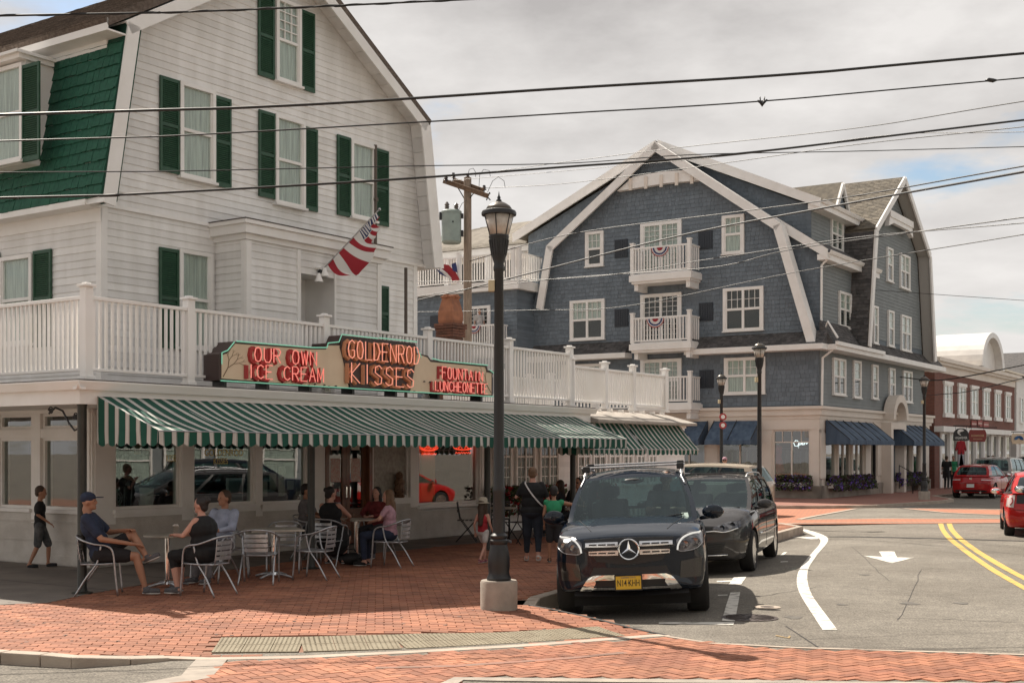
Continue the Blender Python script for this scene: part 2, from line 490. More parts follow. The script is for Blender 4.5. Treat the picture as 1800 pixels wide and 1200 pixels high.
def lay_bricks(name, parent, cells, hf, top=0.0, singles=300, mats=(M_BRICK, M_BRICKO)):
 """cells: (cx, cy, angle, half length, half width). The nearest ones are parts, the rest one mesh."""
 cells.sort(key=lambda c: c[1] + abs(c[0]) * 0.15)
 bm1 = MB()
 bm1.add([(-.096, -.046, -.02), (.096, -.046, -.02), (.096, .046, -.02), (-.096, .046, -.02),
   (-.096, -.046, -.003), (.096, -.046, -.003), (.096, .046, -.003), (-.096, .046, -.003),
   (-.092, -.042, 0), (.092, -.042, 0), (.092, .042, 0), (-.092, .042, 0)],
   [(8, 9, 10, 11), (4, 5, 9, 8), (5, 6, 10, 9), (6, 7, 11, 10), (7, 4, 8, 11), (0, 1, 5, 4), (1, 2, 6, 5), (2, 3, 7, 6), (3, 0, 4, 7)])
 me = bm1.mesh(name, mats[1], fix=False)
 for cx, cy, an, hl, hw in cells[:singles]:
  o = bpy.data.objects.new(name, me); COL.objects.link(o); o.parent = parent
  e = 0.1
  gx = (hf(cx + e, cy) - hf(cx - e, cy)) / (2 * e); gy = (hf(cx, cy + e) - hf(cx, cy - e)) / (2 * e)
  n = Vector((-gx, -gy, 1)).normalized()
  q = Vector((0, 0, 1)).rotation_difference(n) @ Matrix.Rotation(an, 4, 'Z').to_quaternion()
  o.rotation_mode = 'QUATERNION'; o.rotation_quaternion = q
  o.location = (cx, cy, hf(cx, cy) + top + random.uniform(-.0025, .0015))
  o.scale = (hl / .1, hw / .05, 1)
 mb = MB()
 for cx, cy, an, hl, hw in cells[singles:]:
  ca, sa = math.cos(an), math.sin(an); V = []
  dz = top + random.uniform(-.003, .0015)
  g = 0.0035
  for (s, d) in ((0, -.016), (1, 0)):
   ll, ww = hl - g * .6 - s * .004, hw - g * .6 - s * .004
   for a, b in ((-ll, -ww), (ll, -ww), (ll, ww), (-ll, ww)):
    x, y = cx + a * ca - b * sa, cy + a * sa + b * ca
    V.append((x, y, hf(x, y) + dz + d))
  mb.add(V, [(4, 5, 6, 7), (0, 1, 5, 4), (1, 2, 6, 5), (2, 3, 7, 6), (3, 0, 4, 7)])
 mb.build(name, mats[0], parent, kind='stuff', fix=False)

TPX = [(367, 1146), (375, 1126), (530, 1124), (700, 1118), (900, 1108), (1033, 1102), (1090, 1111), (900, 1129), (700, 1141), (530, 1146)]
TACT = [tuple(gp(u, v, -0.07)[:2]) for u, v in TPX]
ang = R(6)
cells = []
for j in range(-40, 210):
 for i in range(-110, 110):
  lx = i * 0.2 + (0.1 if j % 2 else 0); ly = j * 0.1
  x = -1 + lx * math.cos(ang) - ly * math.sin(ang); y = 15 + lx * math.sin(ang) + ly * math.cos(ang)
  if y > 34 or abs(x) > 0.46 * y + 1.5: continue
  if (x - K0.x) * KN.x + (y - K0.y) * KN.y > -.20 and y > 16.0: continue
  if x < -2.9 and y < float(np.interp(x, [p.x for p in LEFTK], [p.y for p in LEFTK])) + .22: continue
  if not inside(PLAZA, x, y) or inside(APRON, x, y) or inside(TACT, x, y): continue
  cells.append((x + random.uniform(-.002, .002), y, ang + random.uniform(-.012, .012), 0.1, 0.05))
lay_bricks('brick', sub, cells, plaza_h)

# tactile tiles set in the ramp
tact = thing('tactile_paving', 'strip of grey green tactile paving tiles set in the brick ramp by the crossing', 'tactile paving', (0, 0, 0))
mb_d = MB()
cl = [gp(380, 1136, -.08), gp(530, 1134.5, -.08), gp(700, 1129, -.08), gp(900, 1118.5, -.08), gp(1075, 1107, -.08)]
seg = []
for a, b in zip(cl[:-1], cl[1:]):
 L = (b - a).length; k = max(1, round(L / 0.32))
 for i in range(k):
  seg.append((a.lerp(b, i / k), a.lerp(b, (i + 1) / k)))
for a, b in seg:
 d = (b - a).normalized(); n = Vector((-d.y, d.x, 0)); L = (b - a).length
 for s in (-1, 1):
  c = a.lerp(b, .5) + n * (s * 0.16)
  V = []
  for dz in (-.012, .002):
   for p, q in ((-1, -1), (1, -1), (1, 1), (-1, 1)):
    w = c + d * (p * (L / 2 - .004)) + n * (q * .155)
    V.append((w.x, w.y, plaza_h(w.x, w.y) + dz))
  t = MB(); t.add(V, [(4, 5, 6, 7), (0, 1, 5, 4), (1, 2, 6, 5), (2, 3, 7, 6), (3, 0, 4, 7)])
  t.build('tile', M_TACT, tact, fix=False)
  for p in range(6):
   for q in range(6):
    w = c + d * ((p - 2.5) * L / 6.4) + n * ((q - 2.5) * .05)
    z = plaza_h(w.x, w.y) + .002
    r = .013
    ring = [(w.x + r * math.cos(t_ * 1.0472), w.y + r * math.sin(t_ * 1.0472), z) for t_ in range(6)]
    top = [(w.x + .5 * r * math.cos(t_ * 1.0472), w.y + .5 * r * math.sin(t_ * 1.0472), z + .006) for t_ in range(6)]
    mb_d.add(ring + top, [(6, 7, 8, 9, 10, 11)] + [(i, (i + 1) % 6, 6 + (i + 1) % 6, 6 + i) for i in range(6)])
mb_d.build('dome', M_TACT, tact, kind='stuff', fix=False)

def ribbon(name, pts, width, z0f, thick, material, parent=None, kind='structure', side=0.0, seg_len=None, piece='stone', gap=0.006, step=None):
 """A band along a line of points; side shifts it left (+) or right (-)."""
 P = [Vector((p[0], p[1], 0)) for p in pts]
 fine = []
 for a, b in zip(P[:-1], P[1:]):
  L = (b - a).length; k = max(1, int(L / (step or 0.4)))
  for i in range(k): fine.append(a.lerp(b, i / k))
 fine.append(P[-1])
 lr = []
 for i, p in enumerate(fine):
  d = (fine[min(i + 1, len(fine) - 1)] - fine[max(i - 1, 0)]).normalized()
  n = Vector((-d.y, d.x, 0))
  w = width[0] + (width[1] - width[0]) * i / (len(fine) - 1) if isinstance(width, tuple) else width
  lr.append((p + n * (side + w / 2), p + n * (side - w / 2)))
 mb = MB()
 for i in range(len(lr) - 1):
  a, b = lr[i]; c, d = lr[i + 1]
  V = [Vector((q.x, q.y, z0f(q.x, q.y) + h)) for h in (0, -thick) for q in (a, b, d, c)]
  fs = [(0, 3, 2, 1), (0, 1, 5, 4), (1, 2, 6, 5), (2, 3, 7, 6), (3, 0, 4, 7)] if thick > 0.005 else [(0, 3, 2, 1)]
  mb.add(V, fs)
 return mb.build(name, material, parent, kind=kind, fix=False)

ribbon('concrete_edge', [gp(290, 1158, -.1)] + FRONT[1:], 0.15, lambda x, y: plaza_h(x, y) + .003, 0.02, M_STRIP, side=-0.02)
def kerb_stones(name, pts, hf, length=1.3, w=0.16, depth=0.30):
 K = thing(name, None, None); K['kind'] = 'structure'
 P = [Vector(p) for p in pts]
 for a, b in zip(P[:-1], P[1:]):
  L = (b - a).length; k = max(1, round(L / length)); d = (b - a).normalized(); n = Vector((-d.y, d.x, 0))
  for i in range(k):
   p, q = a.lerp(b, i / k) + d * .005, a.lerp(b, (i + 1) / k) - d * .005
   V = []
   for h in (0, 1):
    for c, s in ((p, 0), (q, 0), (q, 1), (p, 1)):
     x = c + n * (s * w)
     V.append((x.x, x.y, hf(x.x, x.y) + .012 if h else hf(x.x, x.y) - depth))
   mb = MB(); mb.add(V, [(4, 5, 6, 7), (0, 1, 5, 4), (1, 2, 6, 5), (2, 3, 7, 6), (3, 0, 4, 7)])
   o = mb.build('kerb_stone', M_STRIP, K, fix=False, bevel=0.012)
 return K
kerb_stones('kerb', [(p.x, p.y, 0) for p in LEFTK], plaza_h)
kp = gp(931, 1077, -0.1)
def tip_h(x, y):
 return -0.1 + 0.1 * sstep(y, kp.y, kp.y + 1.0)
kerb_stones('kerb', [(kp.x, kp.y, 0), (K0.x, K0.y, 0), (K1.x, K1.y, 0), (7.3, 34.4, 0), (5.6, 36.0, 0), (-14, 49.5, 0)], tip_h)
ribbon('dark_edge_strip', [gp(1171, 1116, -.1), gp(1059, 1096, -.1), gp(931, 1077, -.1)], 0.05, lambda x, y: plaza_h(x, y) + .004, 0.03, mat('tar', (0.03, 0.027, 0.025), 0.8))  # thin dark strip along the edge of the plaza's tip

# --- near crossing: herringbone bricks between concrete bands
cw_px = [(375, 1162), (530, 1159), (700, 1151), (900, 1140), (1010, 1132), (1125, 1124), (1171, 1121), (1330, 1139), (1560, 1146), (1810, 1153)]
CWN = [gp(u, v, -0.1) for u, v in cw_px]
CWS = [gp(810, 1189, -.1), gp(1300, 1194, -.1), gp(1810, 1199, -.1)]
CROSS = [tuple(p[:2]) for p in CWN] + [(12, CWN[-1].y - .25), (12, 10.6), tuple(CWS[2][:2]), tuple(CWS[0][:2]), (-.55, 10.6), (-2.6, 8.6), (-4.2, 8.9), tuple(gp(345, 1190, -.1)[:2])]
xs3 = [-5 + i * 0.5 for i in range(36)]; ys3 = [8 + i * 0.25 for i in range(24)]
flat = lambda x, y: -0.094
cross = thing('crosswalk', None, None); cross['kind'] = 'structure'
mb = MB(); mb.poly([Vector((x, y, -0.115)) for x, y in CROSS], (0, 0, 0.0145))
mb.build('bedding', M_SAND, cross)
cells = []
ca, sa = math.cos(R(32)), math.sin(R(32))
for j in range(-120, 120):
 for i in range(-120, 120):
  m4 = (i - j) % 4
  if m4 == 0: cx, cy, an = (i + 1) * .1, (j + .5) * .1, 0
  elif m4 == 3: cx, cy, an = (i + .5) * .1, (j + 1) * .1, math.pi / 2
  else: continue
  x = 3 + cx * ca - cy * sa; y = 11.5 + cx * sa + cy * ca
  if y < 8.6 or y > 14 or abs(x) > 7.5: continue
  if inside(CROSS, x, y): cells.append((x, y, an + R(32), .1, .05))
lay_bricks('brick', cross, cells, flat, 0.006)
wf = lambda x, y: road_h(x, y) + 0.012
ribbon('concrete_edge', [gp(1171, 1119, -.1), gp(1250, 1131, -.1), gp(1400, 1139, -.1), gp(1560, 1144, -.1), gp(1820, 1152, -.1), (12.5, 11.9)], 0.07, wf, 0.02, M_STRIP)
ribbon('concrete_edge', [gp(372, 1160, -.1), gp(345, 1190, -.1), (-3.6, 10.2), (-4.6, 8.6)], 0.30, wf, 0.02, M_CONC)
ribbon('concrete_edge', [(-1.3, 9.0), gp(800, 1192, -.1), gp(1300, 1197, -.1), gp(1810, 1203, -.1), (12, 10.5)], 0.16, wf, 0.02, M_CONC, side=-0.06)
ribbon('rubber_track', [gp(660, 1175, -.1), gp(800, 1172, -.1), gp(1000, 1158, -.1), gp(1100, 1148, -.1)], 0.10, lambda x, y: -0.086, 0.0, mat('worn_brick_patch', (0.20, 0.13, 0.10), 0.9, (0.3, 0.14, 0.1), 8))

# --- painted lines
pz = lambda x, y: road_h(x, y) + 0.006
def paint(name, pxs, material, sub=None):
 """A painted patch; its outline draped on the road."""
 pts = [gp(u, v, -0.1) for u, v in pxs]
 mb = MB(); mb.flat([(p.x, p.y, pz(p.x, p.y)) for p in pts])
 o = mb.build(name, material, kind='structure', fix=False)
 if o.data.polygons[0].normal.z < 0: o.data.flip_normals()
 return o
def band_between(name, L, Rr, material):
 a = [gp(u, v, -.1) for u, v in L]; b = [gp(u, v, -.1) for u, v in Rr]
 def dense(c, n=36):
  P = np.array([p[:2] for p in c]); s = np.r_[0, np.cumsum(np.hypot(*np.diff(P, axis=0).T))]
  t = np.linspace(0, s[-1], n); X, Y = np.interp(t, s, P[:, 0]), np.interp(t, s, P[:, 1])
  for _ in range(3):
   X[1:-1] = (X[:-2] + 2 * X[1:-1] + X[2:]) / 4; Y[1:-1] = (Y[:-2] + 2 * Y[1:-1] + Y[2:]) / 4
  return list(zip(X, Y))
 a, b = dense(a), dense(b); mb = MB()
 for i in range(len(a) - 1):
  mb.flat([(x, y, pz(x, y)) for x, y in (a[i], b[i], b[i + 1], a[i + 1])])
 return mb.build(name, material, kind='structure', fix=False)
band_between('white_line', [(1446, 1107), (1425, 1075), (1403, 1040), (1399, 1020), (1404, 1000), (1425, 972), (1441, 953), (1444, 943), (1432, 936), (1411, 927)],
   [(1472, 1107), (1448, 1075), (1425, 1045), (1418, 1018), (1420, 998), (1440, 968), (1453, 953), (1458, 941), (1440, 930), (1413, 924.5)], M_LINEW)
paint('arrow_marking', [(1545, 969), (1572, 969), (1577, 979.5), (1607, 980), (1568, 989.5), (1518, 976.5), (1551, 978.5)], M_LINEW)
band_between('yellow_line', [(1649, 920), (1653, 932), (1665, 948), (1700, 975), (1740, 1003), (1800, 1037), (1900, 1090)], [(1658, 920), (1661, 931), (1674, 946), (1708, 972), (1748, 999), (1800, 1030), (1900, 1079)], M_LINEY)
band_between('yellow_line', [(1664, 920), (1668, 931), (1683, 948), (1716, 972), (1754, 995), (1800, 1020), (1900, 1064)], [(1673, 920), (1677, 930), (1691, 945), (1724, 969), (1762, 991), (1800, 1013), (1900, 1053)], M_LINEY)
paint('bay_line', [(1158, 1092), (1291, 1093.5), (1289, 1098), (1158, 1095.5)], M_LINEW)
paint('bay_line', [(1269, 1091), (1276, 1065), (1284, 1040), (1301, 1040), (1292, 1092)], M_LINEW)
paint('bay_line', [(1260, 1016), (1289, 1016), (1288, 1018.5), (1260, 1018.5)], M_LINEW)
paint('bay_line', [(1280, 1025), (1290, 1010.5), (1312, 1010.5), (1303, 1025)], M_LINEW)
paint('bay_line', [(1262, 1043.5), (1279, 1043.5), (1279, 1045.5), (1262, 1045.5)], M_LINEW)
paint('bay_line', [(1370, 972), (1378, 965), (1384, 965), (1376, 972)], M_LINEW)
paint('bay_line', [(1372, 983), (1385, 983), (1385, 985), (1372, 985)], M_LINEW)
paint('bay_line', [(1390, 937), (1440, 938), (1437, 942), (1425, 942)], M_LINEW)
band_between('tar_seam', [(1456, 938), (1540, 943), (1700, 947), (1800, 950)], [(1456, 939), (1540, 944.3), (1700, 948.2), (1800, 951.3)], mat('tar', (0.03, 0.027, 0.025), 0.8))
band_between('tar_seam', [(1380, 1100), (1430, 1133), (1460, 1152), (1500, 1166)], [(1382, 1100), (1433, 1133), (1463, 1152), (1503, 1166)], MATS['tar'])
paint('utility_mark', [(1364, 1116), (1384, 1120.5), (1388, 1117), (1390, 1118), (1388, 1122), (1363, 1117.5)], mat('faded_yellow', (.30, .21, .10), .9))

# --- manhole cover by the parked cars
mc = thing('manhole_cover', 'round cast iron manhole cover in the asphalt by the parking bay line', 'manhole cover', gp(1318, 1085.5, -.1))
mb = MB(); c = gp(1318, 1085.5, -.1); hz_ = pz(c.x, c.y)
mb.lathe((c.x, c.y, hz_ - .01), [(.34, 0), (.34, .012), (.30, .014), (.30, .010)], 28)
for k in range(9):
 a = k * math.pi / 9
 mb.beam(c + Vector((math.cos(a) * .29, math.sin(a) * .29, .008)), c - Vector((math.cos(a) * .29, math.sin(a) * .29, -.008)), .02, .012)
mb.build('cover', mat('cast_iron', (0.06, 0.045, 0.04), 0.6, metal=0.3), mc)
mc2 = thing('valve_cover', 'small round concrete ring with iron lid in the road', 'valve cover', gp(1349, 1067, -.1))
c = gp(1349, 1067, -.1); hz_ = pz(c.x, c.y)
mb = MB(); mb.lathe((c.x, c.y, hz_ - .008), [(.17, 0), (.17, .010), (.09, .012), (.09, 0)], 24); mb.build('ring', M_STRIP, mc2)
mb = MB(); mb.lathe((c.x, c.y, hz_ - .008), [(.09, 0), (.088, .009)], 20); mb.build('lid', MATS['cast_iron'], mc2)

# --- the far crossing, its orange brick bands and pale edges, and the far pavement
def brick_tex(name, c1, c2, mortar, bw, bh, msize=0.012, rot=0.0, rough=0.85, face=None):
 m = bpy.data.materials.new(name); m.use_nodes = True
 t = m.node_tree; b = t.nodes['Principled BSDF']; b.inputs['Roughness'].default_value = rough
 tcn = t.nodes.new('ShaderNodeTexCoord'); mpn = t.nodes.new('ShaderNodeMapping')
 if face is None:
  mpn.inputs['Rotation'].default_value = (0, 0, rot); t.links.new(tcn.outputs['Object'], mpn.inputs[0]); src = mpn.outputs[0]
 else:
  d = t.nodes.new('ShaderNodeVectorMath'); d.operation = 'DOT_PRODUCT'; d.inputs[1].default_value = face
  t.links.new(tcn.outputs['Object'], d.inputs[0])
  s = t.nodes.new('ShaderNodeSeparateXYZ'); t.links.new(tcn.outputs['Object'], s.inputs[0])
  c = t.nodes.new('ShaderNodeCombineXYZ'); t.links.new(d.outputs['Value'], c.inputs[0]); t.links.new(s.outputs[2], c.inputs[1]); src = c.outputs[0]
 br = t.nodes.new('ShaderNodeTexBrick')
 br.inputs['Color1'].default_value = (*c1, 1); br.inputs['Color2'].default_value = (*c2, 1); br.inputs['Mortar'].default_value = (*mortar, 1)
 br.inputs['Scale'].default_value = 1.0; br.inputs['Brick Width'].default_value = bw; br.inputs['Row Height'].default_value = bh
 br.inputs['Mortar Size'].default_value = msize
 t.links.new(src, br.inputs['Vector']); t.links.new(br.outputs['Color'], b.inputs['Base Color'])
 bp = t.nodes.new('ShaderNodeBump'); bp.inputs['Strength'].default_value = 0.4; bp.inputs['Distance'].default_value = 0.01
 iv = t.nodes.new('ShaderNodeMath'); iv.operation = 'SUBTRACT'; iv.inputs[0].default_value = 1
 t.links.new(br.outputs['Fac'], iv.inputs[1]); t.links.new(iv.outputs[0], bp.inputs['Height']); t.links.new(bp.outputs[0], b.inputs['Normal'])
 MATS[name] = m
 return m
M_FARB = brick_tex('far_crossing_brick', (0.42, 0.165, 0.085), (0.35, 0.132, 0.072), (0.25, 0.12, 0.08), 0.2, 0.1, rot=R(-30))
M_PAVB = brick_tex('far_sidewalk_brick', (0.33, 0.14, 0.10), (0.26, 0.105, 0.075), (0.15, 0.09, 0.07), 0.2, 0.1, rot=R(33))
def ground_poly(name, pxs, material, z, thick=0.0, extra=()):
 pts = [gp(u, v, z) for u, v in pxs] + [Vector((*e, z)) for e in extra]
 mb = MB()
 if thick: mb.poly([p - Vector((0, 0, thick)) for p in pts], (0, 0, thick))
 else: mb.flat(pts)
 o = mb.build(name, material, kind='structure', fix=bool(thick))
 if not thick and o.data.polygons[0].normal.z < 0: o.data.flip_normals()
 return o
ground_poly('crosswalk_far', [(1350, 893), (1505, 893), (1402, 912.5), (1560, 911), (1780, 912), (1860, 912), (1860, 918.5), (1340, 921)], M_FARB, -0.092)
ground_poly('crosswalk_far', [(1585, 893), (1860, 897), (1860, 905), (1757, 904), (1660, 900)], M_FARB, -0.092)
for nm, L in (('white_line', [(1342, 921), (1400, 919.3), (1560, 917.7), (1860, 919)]), ('white_line', [(1402, 912.5), (1430, 907), (1505, 893.5)]),
   ('white_line', [(1402, 912.6), (1560, 910.6), (1860, 911.5)]), ('white_line', [(1585, 893), (1660, 900.3), (1757, 905), (1860, 906)]),
   ('white_line', [(1350, 893), (1505, 892.6), (1680, 893.6), (1860, 896)])):
 ribbon(nm, [gp(u, v, -.09) for u, v in L], 0.16, lambda x, y: -0.084, 0.0, M_STRIP)

# cracks, drips and patches on the road
rr_ = random.Random(5)
def crack(u, v, du, dv, n, w):
 pts = []; 
 for i in range(n + 1): pts.append((u + du * i / n + rr_.uniform(-3, 3), v + dv * i / n + rr_.uniform(-.8, .8)))
 ribbon('crack', [gp(a, b, -.1) for a, b in pts], w, lambda x, y: road_h(x, y) + .0035, 0, MATS['tar'], step=.5)
for a in ((1330, 1048, 120, -18, 9, .012), (1480, 1030, 210, 22, 12, .010), (1560, 1085, 230, 8, 12, .012), (1200, 1130, 560, 12, 22, .010), (1250, 1136, 540, 8, 20, .008), (1500, 960, 60, 60, 8, .010), (1620, 1000, -40, 90, 9, .009), (20, 1175, 260, 6, 10, .01)): crack(*a)
M_STAIN = mat('oil_stain', (0.075, 0.066, 0.055), .6, (0.13, 0.115, 0.095), 9)
for (u, v, r) in ((1395, 1085, .10), (1480, 1062, .07), (1600, 1060, .12), (1520, 1010, .08), (1330, 1008, .10), (1690, 1060, .09), (1120, 1100, .06)):
 c = gp(u, v, -.1); mb = MB(); mb.flat([(c.x + r * math.cos(t) * (1 + .3 * math.sin(3 * t + u)), c.y + r * 1.4 * math.sin(t), road_h(c.x, c.y) + .004) for t in np.linspace(0, 2 * math.pi, 17)[:-1]]); mb.build('stain', M_STAIN, kind='structure', fix=False)
c = gp(1640, 1085, -.1)
gum = mat('chewing_gum', (.08, .06, .05), .8)
mb = MB()
for k in range(150):
 x, y = rr_.uniform(-7, 3.5), rr_.uniform(12.6, 19)
 if not inside(PLAZA, x, y) or y < y_front(x) + .3: continue
 r = rr_.uniform(.010, .028); z = plaza_h(x, y) + .002; mb.flat([(x + r * math.cos(t), y + r * math.sin(t), z) for t in np.linspace(0, 2 * math.pi, 9)[:-1]])
mb.build('gum_spot', gum, sub, kind='stuff', fix=False)
# ============================================================ BUILDING HELPERS
def window(parent, F, a0, a1, z0, z1, b=0.0, fw=0.07, cols=1, rows=0, mull=0, curtain=None, frame=None, depth=0.05, sill=True, name='window', glassm=None, full_grid=False, cas=0.10):
 """Sash window standing proud of the wall: frame part with pane and curtain sub-parts."""
 fm = frame or M_TRIM
 mb = MB()
 o = b + depth + 0.03
 mb.fbox(F, a0, a0 + fw, b - .02, o, z0, z1); mb.fbox(F, a1 - fw, a1, b - .02, o, z0, z1)
 mb.fbox(F, a0 + fw, a1 - fw, b - .02, o, z1 - fw, z1); mb.fbox(F, a0 + fw, a1 - fw, b - .02, o, z0, z0 + fw * .8)
 if sill: mb.fbox(F, a0 - .03, a1 + .03, b - .02, o + .04, z0 - .045, z0)
 cells_ = []
 n = mull + 1
 w = (a1 - a0 - 2 * fw)
 for k in range(n):
  c0 = a0 + fw + w * k / n; c1 = a0 + fw + w * (k + 1) / n
  if k: mb.fbox(F, c0 - fw * .4, c0 + fw * .4, b, o - .004, z0 + fw * .8, z1 - fw)
  cells_.append((c0, c1))
 zm = (z0 + z1) / 2
 for c0, c1 in cells_:
  s = fw * .38
  mb.fbox(F, c0, c1, b + .012, o - .018, zm - s, zm + s)
  for (q0, q1) in ((z0 + fw * .8, zm - s), (zm + s, z1 - fw)):
   mb.fbox(F, c0, c0 + s, b + .012, o - .022, q0, q1); mb.fbox(F, c1 - s, c1, b + .012, o - .022, q0, q1)
  tops = [(zm + s, z1 - fw)] + ([(z0 + fw * .8, zm - s)] if full_grid else [])
  for (q0, q1) in tops:
   for i in range(1, cols):
    x = c0 + (c1 - c0) * i / cols; mb.fbox(F, x - .009, x + .009, b + .02, o - .03, q0, q1)
   for j in range(1, rows + 1):
    z = q0 + (q1 - q0) * j / (rows + 1); mb.fbox(F, c0, c1, b + .021, o - .031, z - .009, z + .009)
 fr = mb.build(name, fm, parent)
 mb = MB(); mb.fbox(F, a0 + fw * .6, a1 - fw * .6, b + .028, b + .034, z0 + fw * .5, z1 - fw * .6)
 mb.build('pane', glassm or M_GLASS, fr)
 cm = curtain or M_CURT
 mb = MB()
 N = max(4, int((a1 - a0) / .05))
 if cm is M_CURT:
  for i in range(N):
   x0 = a0 + fw * .6 + (a1 - a0 - fw * 1.2) * i / N; x1 = a0 + fw * .6 + (a1 - a0 - fw * 1.2) * (i + 1) / N
   y = b + .006 + .012 * (i % 2)
   y2 = b + .006 + .012 * ((i + 1) % 2)
   mb.add([F.P(x0, y, z0 + .03), F.P(x1, y2, z0 + .03), F.P(x1, y2, z1 - .04), F.P(x0, y, z1 - .04)], [(0, 1, 2, 3)])
  mb.build('curtain', cm, fr)
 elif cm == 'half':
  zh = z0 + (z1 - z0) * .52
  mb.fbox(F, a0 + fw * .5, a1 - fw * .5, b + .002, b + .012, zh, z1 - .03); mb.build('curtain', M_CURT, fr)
  mb = MB(); mb.fbox(F, a0 + fw * .5, a1 - fw * .5, b + .002, b + .008, z0 + .02, zh); mb.build('dark_room_sheet', M_DARK, fr)
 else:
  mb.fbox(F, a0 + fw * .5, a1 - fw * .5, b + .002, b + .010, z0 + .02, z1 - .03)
  mb.build('dark_room_sheet', cm, fr)  # flat dark sheet behind the pane, its colour stands for an unlit room
 return fr
def shutter(parent, F, a0, a1, z0, z1, b=0.03, m=None):
 m = m or M_GREEN
 mb = MB(); e = .045
 for (x0, x1, y0, y1) in ((a0, a0 + e, z0, z1), (a1 - e, a1, z0, z1), (a0 + e, a1 - e, z1 - .06, z1), (a0 + e, a1 - e, z0, z0 + .08), (a0 + e, a1 - e, (z0 + z1) / 2 - .03, (z0 + z1) / 2 + .03)):
  mb.fbox(F, x0, x1, b, b + .035, y0, y1)
 mb.fbox(F, a0 + e, a1 - e, b - .002, b + .004, z0 + .05, z1 - .05)
 s = mb.build('shutter', m, parent)
 mb = MB()
 z = z0 + .09
 while z < z1 - .08:
  if abs(z + .015 - (z0 + z1) / 2) > .05:
   mb.add([F.P(a0 + e, b + .028, z), F.P(a1 - e, b + .028, z), F.P(a1 - e, b + .006, z + .03), F.P(a0 + e, b + .006, z + .03), F.P(a0 + e, b + .026, z - .006), F.P(a1 - e, b + .026, z - .006)],
    [(0, 1, 2, 3), (4, 5, 1, 0)])
  z += .036
 mb.build('louver', m, s, kind='stuff', fix=False)
 return s
def clapboards(parent, F, spans, z0, z1, e, b=0.0, m=None, stuff=False, name='clapboard', cuts=(), th=.018):
 """Overlapping boards; spans(z) gives the stretches of wall at height z; cuts are openings (a0,a1,z0,z1)."""
 m = m or M_CLAP
 z = z0; all_ = MB()
 while z < z1 - .01:
  zt = min(z + e, z1)
  zm = (z + zt) / 2
  lo, hi = spans(z), spans(zt)
  if lo is None or hi is None: z += e; continue
  segs = [(lo[0], lo[1], hi[0], hi[1])]
  for c in cuts:
   if c[2] < zm < c[3]:
    new = []
    for s in segs:
     if c[0] > s[1] or c[1] < s[0]: new.append(s); continue
     if c[0] > s[0]: new.append((s[0], c[0], s[2], c[0]))
     if c[1] < s[1]: new.append((c[1], s[1], c[1], s[3]))
    segs = new
  for s in segs:
   if s[1] - s[0] < .02 or s[3] - s[2] < .005: continue
   V = [F.P(s[0], b, z), F.P(s[1], b, z), F.P(s[1], b + th, z), F.P(s[0], b + th, z),
    F.P(s[2], b, zt), F.P(s[3], b, zt), F.P(s[3], b + .004, zt), F.P(s[2], b + .004, zt)]
   fs = [(0, 1, 2, 3), (3, 2, 6, 7), (0, 3, 7, 4), (1, 5, 6, 2), (4, 7, 6, 5)]
   if stuff: all_.add(V, fs)
   else:
    mb = MB(); mb.add(V, fs); mb.build(name, m, parent, fix=False)
  z += e
 if stuff: all_.build(name, m, parent, kind='stuff', fix=False)
def shingles(parent, F, spans, z0, z1, e, w, m, b=0.0, th=.02, name='shingle', singles=None, jit=.25, cuts=(), zj=0.006):
 """Courses of separate shingles; those for which singles(a, z) holds are parts, the rest one mesh."""
 rest = MB(); z = z0; k = 0
 while z < z1 - .01:
  zt = min(z + e, z1); lo, hi = spans(z), spans(zt)
  if lo is None: z += e; k += 1; continue
  hi = hi or lo
  a = lo[0] - random.random() * w
  while a < lo[1]:
   ww = w * random.uniform(1 - jit, 1 + jit); a2 = a + ww
   x0, x1 = max(a, lo[0]), min(a2, lo[1]); x2, x3 = max(min(x0, hi[1]), hi[0]), min(max(x1, hi[0]), hi[1])
   hit = any(c[0] < (x0 + x1) / 2 < c[1] and c[2] < (z + zt) / 2 < c[3] for c in cuts)
   if x1 - x0 > .01 and not hit:
    g = .004; dz = random.uniform(-zj, zj); t = th * random.uniform(.75, 1.15)
    V = [F.P(x0 + g, b, z + dz), F.P(x1 - g, b, z + dz), F.P(x1 - g, b + t, z + dz), F.P(x0 + g, b + t, z + dz),
     F.P(x2 + g, b, zt), F.P(x3 - g, b, zt), F.P(x3 - g, b + .004, zt), F.P(x2 + g, b + .004, zt)]
    fs = [(0, 1, 2, 3), (3, 2, 6, 7), (0, 3, 7, 4), (1, 5, 6, 2)]
    if singles and singles((x0 + x1) / 2, z):
     mb = MB(); mb.add(V, fs); mb.build(name, m, parent, fix=False)
    else: rest.add(V, fs)
   a = a2
  z += e; k += 1
 if rest.f: rest.build(name, m, parent, kind='stuff', fix=False)

